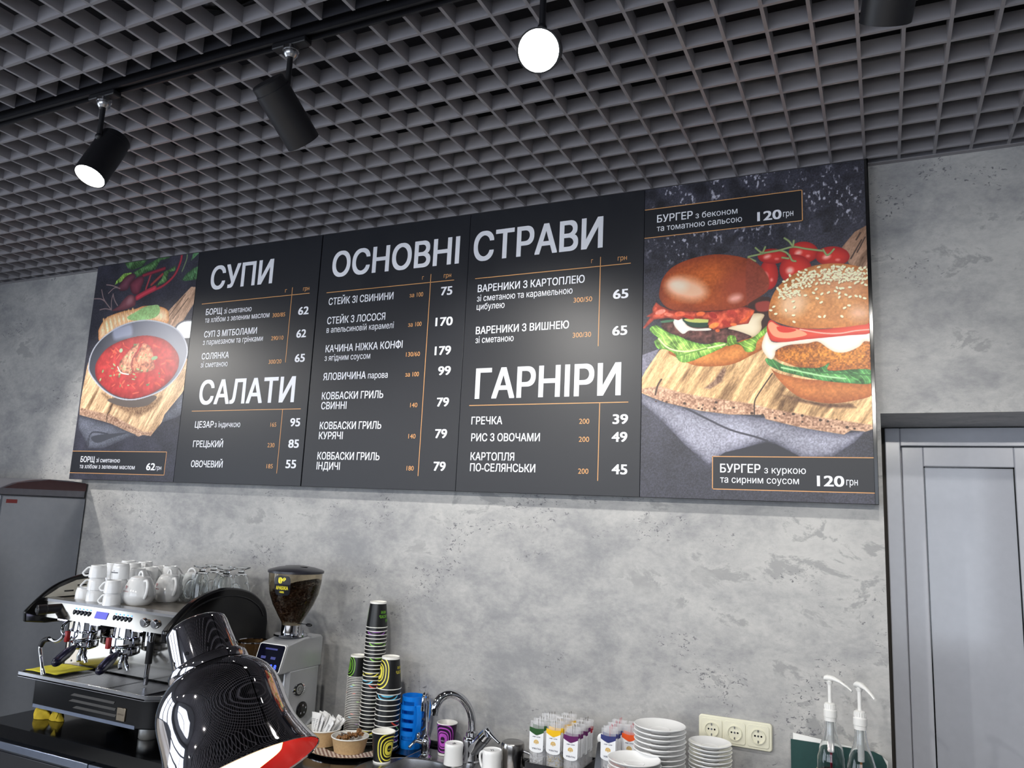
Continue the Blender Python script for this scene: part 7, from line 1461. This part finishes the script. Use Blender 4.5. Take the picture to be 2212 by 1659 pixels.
    for i in range(46):
        c = (random.uniform(-.019, .019), random.uniform(-.0014, .0014), random.uniform(.006, .105 if kind == 'yellow' else .095) ** 1); b.xf = Matrix.Translation(c) @ Matrix.Rotation(random.uniform(-1.2, 1.2), 4, 'Y'); b.ball((0, 0, 0), (random.uniform(.003, .009), .0010, random.uniform(.0010, .0024)), 8, 5)
    b.xf = None; o = b.build('tea_leaves', mat('leaf_' + kind, lc, .7, var=.3, vs=200), t); o['kind'] = 'stuff'
    b = MB(); b.cyl((.004, 0, .10), (.0035, .001, .214), .0007, n=8); b.build('stirring_stick', mat('stick_' + kind, {'blue': (190, 50, 70), 'orange': (190, 50, 70)}.get(kind, (70, 62, 48)), .5), t)
    t.matrix_world = M
def column(x, y0, y1, n, kind, z0, where, group, last=None):
    for i in range(n):
        k = last if (last and i >= n - 2) else kind
        w = 'frontmost in' if i == 0 else '%s from the front in' % nth(i + 1)
        sachet(x + .0012 * math.sin(i * 2.3), y0 + (y1 - y0) * i / (n - 1), z0 + .004 * math.sin(i * 1.9), k, 'clear tea sachet with %s card, %s %s' % (k, w, where), group=group)
column(-1.016, 2.420, 2.555, 7, 'green', CT + .004, 'the leftmost column', 'tea sachets in the left box')
column(-.957, 2.416, 2.555, 9, 'yellow', CT + .008, 'the yellow column', 'tea sachets in the left box')
column(-.899, 2.416, 2.560, 11, 'purple', CT + .000, 'the purple column', 'tea sachets in the left box', 'red')
column(-.786, 2.440, 2.560, 9, 'blue', CT + .012, 'the right box', 'tea sachets in the right box')
column(-.737, 2.500, 2.560, 5, 'orange', CT + .010, 'the right box', 'tea sachets in the right box')
t = thing('serving_tongs', (-.838, 2.47, CT), 'grey steel tongs standing between the two tea boxes', 'tongs')
b = MB(); b.xf = Matrix.Rotation(R(6), 4, 'Y'); b.prism(rrect(-.010, 0, .010, .17, .009), 'y', -.004, -.002); b.prism(rrect(-.010, 0, .010, .17, .009), 'y', .006, .008); b.build('arm', STEEL, t)
b = MB(); b.xf = Matrix.Rotation(R(6), 4, 'Y'); b.ball((0, .002, .178), (.014, .006, .016)); b.build('tongs_head', PORC, t)

# ------------------------------------------------------------------ saucers and plates
def saucer_mesh(r, h): return [(0, .002), (r * .42, .002), (r * .50, 0), (r * .54, .002), (r * .80, h * .55), (r, h), (r + .0010, h + .0016), (r - .0012, h + .0030), (r * .80, h * .55 + .0040), (r * .50, .0050), (r * .40, .0044), (r * .385, .0056), (r * .36, .0044), (0, .0044)]
def plates(x, y, n, r, h, pitch, what, where, grp):
    first = None
    for k in range(n):
        i = n - k; lab = ('topmost white %s %s' if i == 1 else '%s white %s from the top %%s' % (nth(i), '%s')) % (what, where)
        z = CT + .0004 + k * pitch; dx, dy = .0012 * math.sin(k * 2.4), .0012 * math.cos(k * 1.7)
        if first is None:
            first = MB().lathe(saucer_mesh(r, h), 64).build('saucer' if what == 'saucer' else 'plate', PORC); first.location = (x + dx, y + dy, z); tag(first, lab, what, grp)
        else:
            d = first.copy(); col.objects.link(d); d.location = (x + dx, y + dy, z); d['label'] = lab
plates(-.629, 2.448, 18, .0765, .016, .01375, 'saucer', 'of the tall stack beside the orange tea', 'saucers of the tall stack')
plates(-.490, 2.500, 19, .0625, .014, .01090, 'saucer', 'of the short stack below the sockets', 'saucers of the short stack')
plates(-.672, 2.330, 13, .0755, .016, .01330, 'plate', 'of the front stack at the picture edge', 'plates of the front stack')

# ------------------------------------------------------------------ syrup bottles, green folder
def bottle(x, y, rz, liq, tube_c, lab_c, label, level):
    t = thing('syrup_bottle', (x, y, CT), label, 'bottle', 'syrup bottles with pumps', rz)
    pr = [(.032, 0), (.0375, .004), (.0385, .012), (.0385, .200), (.0375, .222), (.030, .248), (.020, .275), (.0155, .300), (.0145, .322)]
    MB().lathe([(0, .003)] + pr + [(r - .0022, z) for r, z in pr[::-1]][:-2] + [(.0355, .014), (.028, .008), (0, .008)], 48).build('bottle_glass', GLASS, t)
    MB().lathe([(0, .0085), (.027, .0085), (.0352, .0145), (.0352, min(level, .2)), (0, min(level, .2))], 40).build('syrup', mat('syrup_' + str(level), liq, .05, trans=.55, ior=1.38, var=0), t)
    b = MB(); n = 30; P = [[(.0389 * math.cos(a), .0389 * math.sin(a), z) for a in [R(-160) + R(150) * i / n for i in range(n + 1)]] for z in (.05, .19)]; b.grid(P); b.build('paper_label', mat('label_' + str(level), lab_c, .5), t)
    pm = MB(); pm.lathe([(.0150, .318), (.0165, .318), (.0168, .328), (.0180, .329), (.0180, .347), (.0155, .349), (.0150, .351), (.0150, .364), (.012, .366), (.0085, .367), (0, .367)], 32)
    cl = pm.build('pump_collar', WHITEP, t)
    b = MB()
    for i in range(16): a = 2 * PI * i / 16; b.box((.0146 * math.cos(a) - .0011, .0146 * math.sin(a) - .0011, .3515), (.0146 * math.cos(a) + .0011, .0146 * math.sin(a) + .0011, .362))
    b.build('collar_ribs', WHITEP, cl)
    MB().cyl((0, 0, .362), (0, 0, .427), .0052, .0056, 18).build('pump_stem', WHITEP, t)
    b = MB(); b.cyl((0, 0, .417), (0, 0, .425), .0072, .0095, 20)
    secs = [(-.014, .431, .0085, .007), (-.006, .434, .0105, .0085), (.010, .434, .0095, .0075), (.030, .428, .0070, .0050), (.050, .417, .0052, .0038), (.062, .408, .0042, .0034)]
    P = [[(x_, w * math.cos(2 * PI * k / 14), z_ + hh * math.sin(2 * PI * k / 14)) for k in range(15)] for x_, z_, w, hh in secs]; b.grid(P); b.add(P[0][:-1], [tuple(range(14))[::-1]]); b.add(P[-1][:-1], [tuple(range(14))]); b.build('pump_head', WHITEP, t)
    MB().cyl((0, 0, .235), (0, 0, .322), .0085, .0085, 18).build('pump_cylinder', mat('milky_tube', (236, 236, 234), .3), t)
    MB().cyl((.001, 0, .02), (0, 0, .236), .0033, .0033, 12).build('dip_tube', mat('tube_' + str(level), tube_c, .3), t)
bottle(-.1560, 2.515, R(-18), (70, 20, 14), (120, 14, 40), (214, 196, 150), 'left syrup bottle, white pump turned to the right', .185)
bottle(-.0770, 2.462, R(-50), (120, 38, 12), (150, 96, 40), (190, 170, 130), 'right syrup bottle with red-brown syrup, white pump', .2)
f = thing('green_folder', (-.145, 2.64, CT), 'dark green folder leaning on the wall behind the syrup bottles', 'folder')
b = MB(); q = [(-.130, .002), (.128, .002), (.130, .190), (.118, .214), (.095, .222), (-.132, .222)]
b.xf = Matrix.Rotation(R(-3), 4, 'X'); b.prism(q, 'y', -.010, -.005); b.build('green_cover', mat('dark_green', (10, 60, 56), .4, vs=80), f)
b = MB(); b.xf = Matrix.Rotation(R(-3), 4, 'X'); b.prism([(-.128, .003), (.126, .003), (.133, .200), (.110, .218), (-.060, .234), (-.126, .240)], 'y', -.0045, -.001); b.build('white_sheets', PAPERW, f)

# ------------------------------------------------------------------ front counter and chrome heat lamp
fc = thing('front_counter', (-1.0, .5, 0), 'pale serving counter in front, under the chrome heat lamp', 'counter')
b = MB(); b.box((-2.6, .12, 1.055), (.9, .98, 1.09)); b.build('counter_top', mat('counter_laminate', (196, 192, 186), .3), fc, .003, world=True)
b = MB(); b.box((-2.58, .16, 0), (.88, .94, 1.055)); b.build('counter_body', mat('counter_front', (60, 58, 58), .5), fc, world=True)
AX = Vector((0.58998, -0.08743, -0.80267)); TOP = Vector((-0.75934, 0.72810, 1.60252))
hl_ = thing('heat_lamp', (TOP.x - .05, TOP.y + .05, 1.09), 'big polished chrome heat lamp glowing red in the foreground', 'heat lamp')
q = AX.to_track_quat('Z', 'Y').to_matrix().to_4x4(); MX = Matrix.Translation(TOP - hl_.location) @ q @ Matrix.Scale(.966, 4)
def H_(pr, name, m, n=96, parent=None, close=False):
    b = MB(); b.xf = MX; b.lathe(pr, n, close=close); o = b.build(name, m, hl_, ang=50)
    if parent is not None: o.parent = parent
    return o
HCH = mat('mirror_chrome', (170, 167, 170), .03, 1, var=.02, vs=12)
H_([(0, -.0015), (.020, -.001), (.031, .0005), (.0358, .004), (.0368, .009), (.0396, .055), (.0396, .060)], 'neck', HCH)
b = MB(); b.xf = MX
for i in range(10):
    a = 2 * PI * i / 10 + .2; rr = .0389; b.cyl((rr * math.cos(a) * .985, rr * math.sin(a) * .985, .044), ((rr + .0007) * math.cos(a), (rr + .0007) * math.sin(a), .044), .0024, n=14)
b.build('vent_hole', BLACK, hl_)
H_([(.0385, .054), (.0450, .0545), (.0466, .0565), (.0470, .0625), (.0465, .066), (.040, .0665)], 'collar', HCH)
shade = [(.0440, .0655), (.0475, .0672), (.0530, .0710), (.0590, .0768), (.0650, .0845), (.0690, .0925), (.0715, .1010), (.0727, .1110), (.0731, .1220), (.0735, .1340), (.0748, .1470), (.0775, .1590), (.0815, .1700), (.0860, .1810), (.0896, .1890), (.0908, .1925)]
shade = [tuple(p) for p in spline([Vector((r, z, 0)) for r, z in shade], 3)]; shade = [(p[0], p[1]) for p in shade]
sh = H_(shade, 'shade', HCH)
H_([(.0908, .1925), (.0912, .1935), (.0906, .1942), (.0898, .1930)], 'rim', HCH, parent=sh)
H_([(r - .0012, z) for r, z in shade[::-1]] + [(.030, .066), (0, .066)], 'red_lining', mat('red_enamel', (128, 18, 18), .16, .35, var=.05), parent=sh)
bl = H_([(0, .191), (.026, .189), (.050, .181), (.060, .164), (.054, .135), (.034, .100), (.020, .085), (.018, .066), (0, .066)], 'bulb', emit('hot_bulb', (255, 176, 104), 9), 48)
lp = bpy.data.lights.new('bulb_light', 'SPOT'); lp.energy = .3; lp.color = (1, .32, .14); lp.shadow_soft_size = .03; lp.spot_size = R(140)
lo = bpy.data.objects.new('bulb_light', lp); col.objects.link(lo); lo.parent = hl_; lo.location = TOP - hl_.location + AX * .186; lo.rotation_euler = (-AX).to_track_quat('Z', 'Y').to_euler()
# stand: base plate and a pole rising behind the shade, joined to the neck
pz = TOP - hl_.location
b = MB(); b.lathe([(0, 0), (.085, 0), (.085, .012), (.078, .016), (0, .016)], 48); b.build('base', HCH, hl_, .002)
b = MB(); b.tube([(0, 0, .014), (0, 0, pz.z * .5), (0, 0, pz.z - .10), (.004, -.004, pz.z - .06), pz + AX * .03 + Vector((-.012, .022, -.004))], .009, 16, 4); b.build('pole', HCH, hl_)
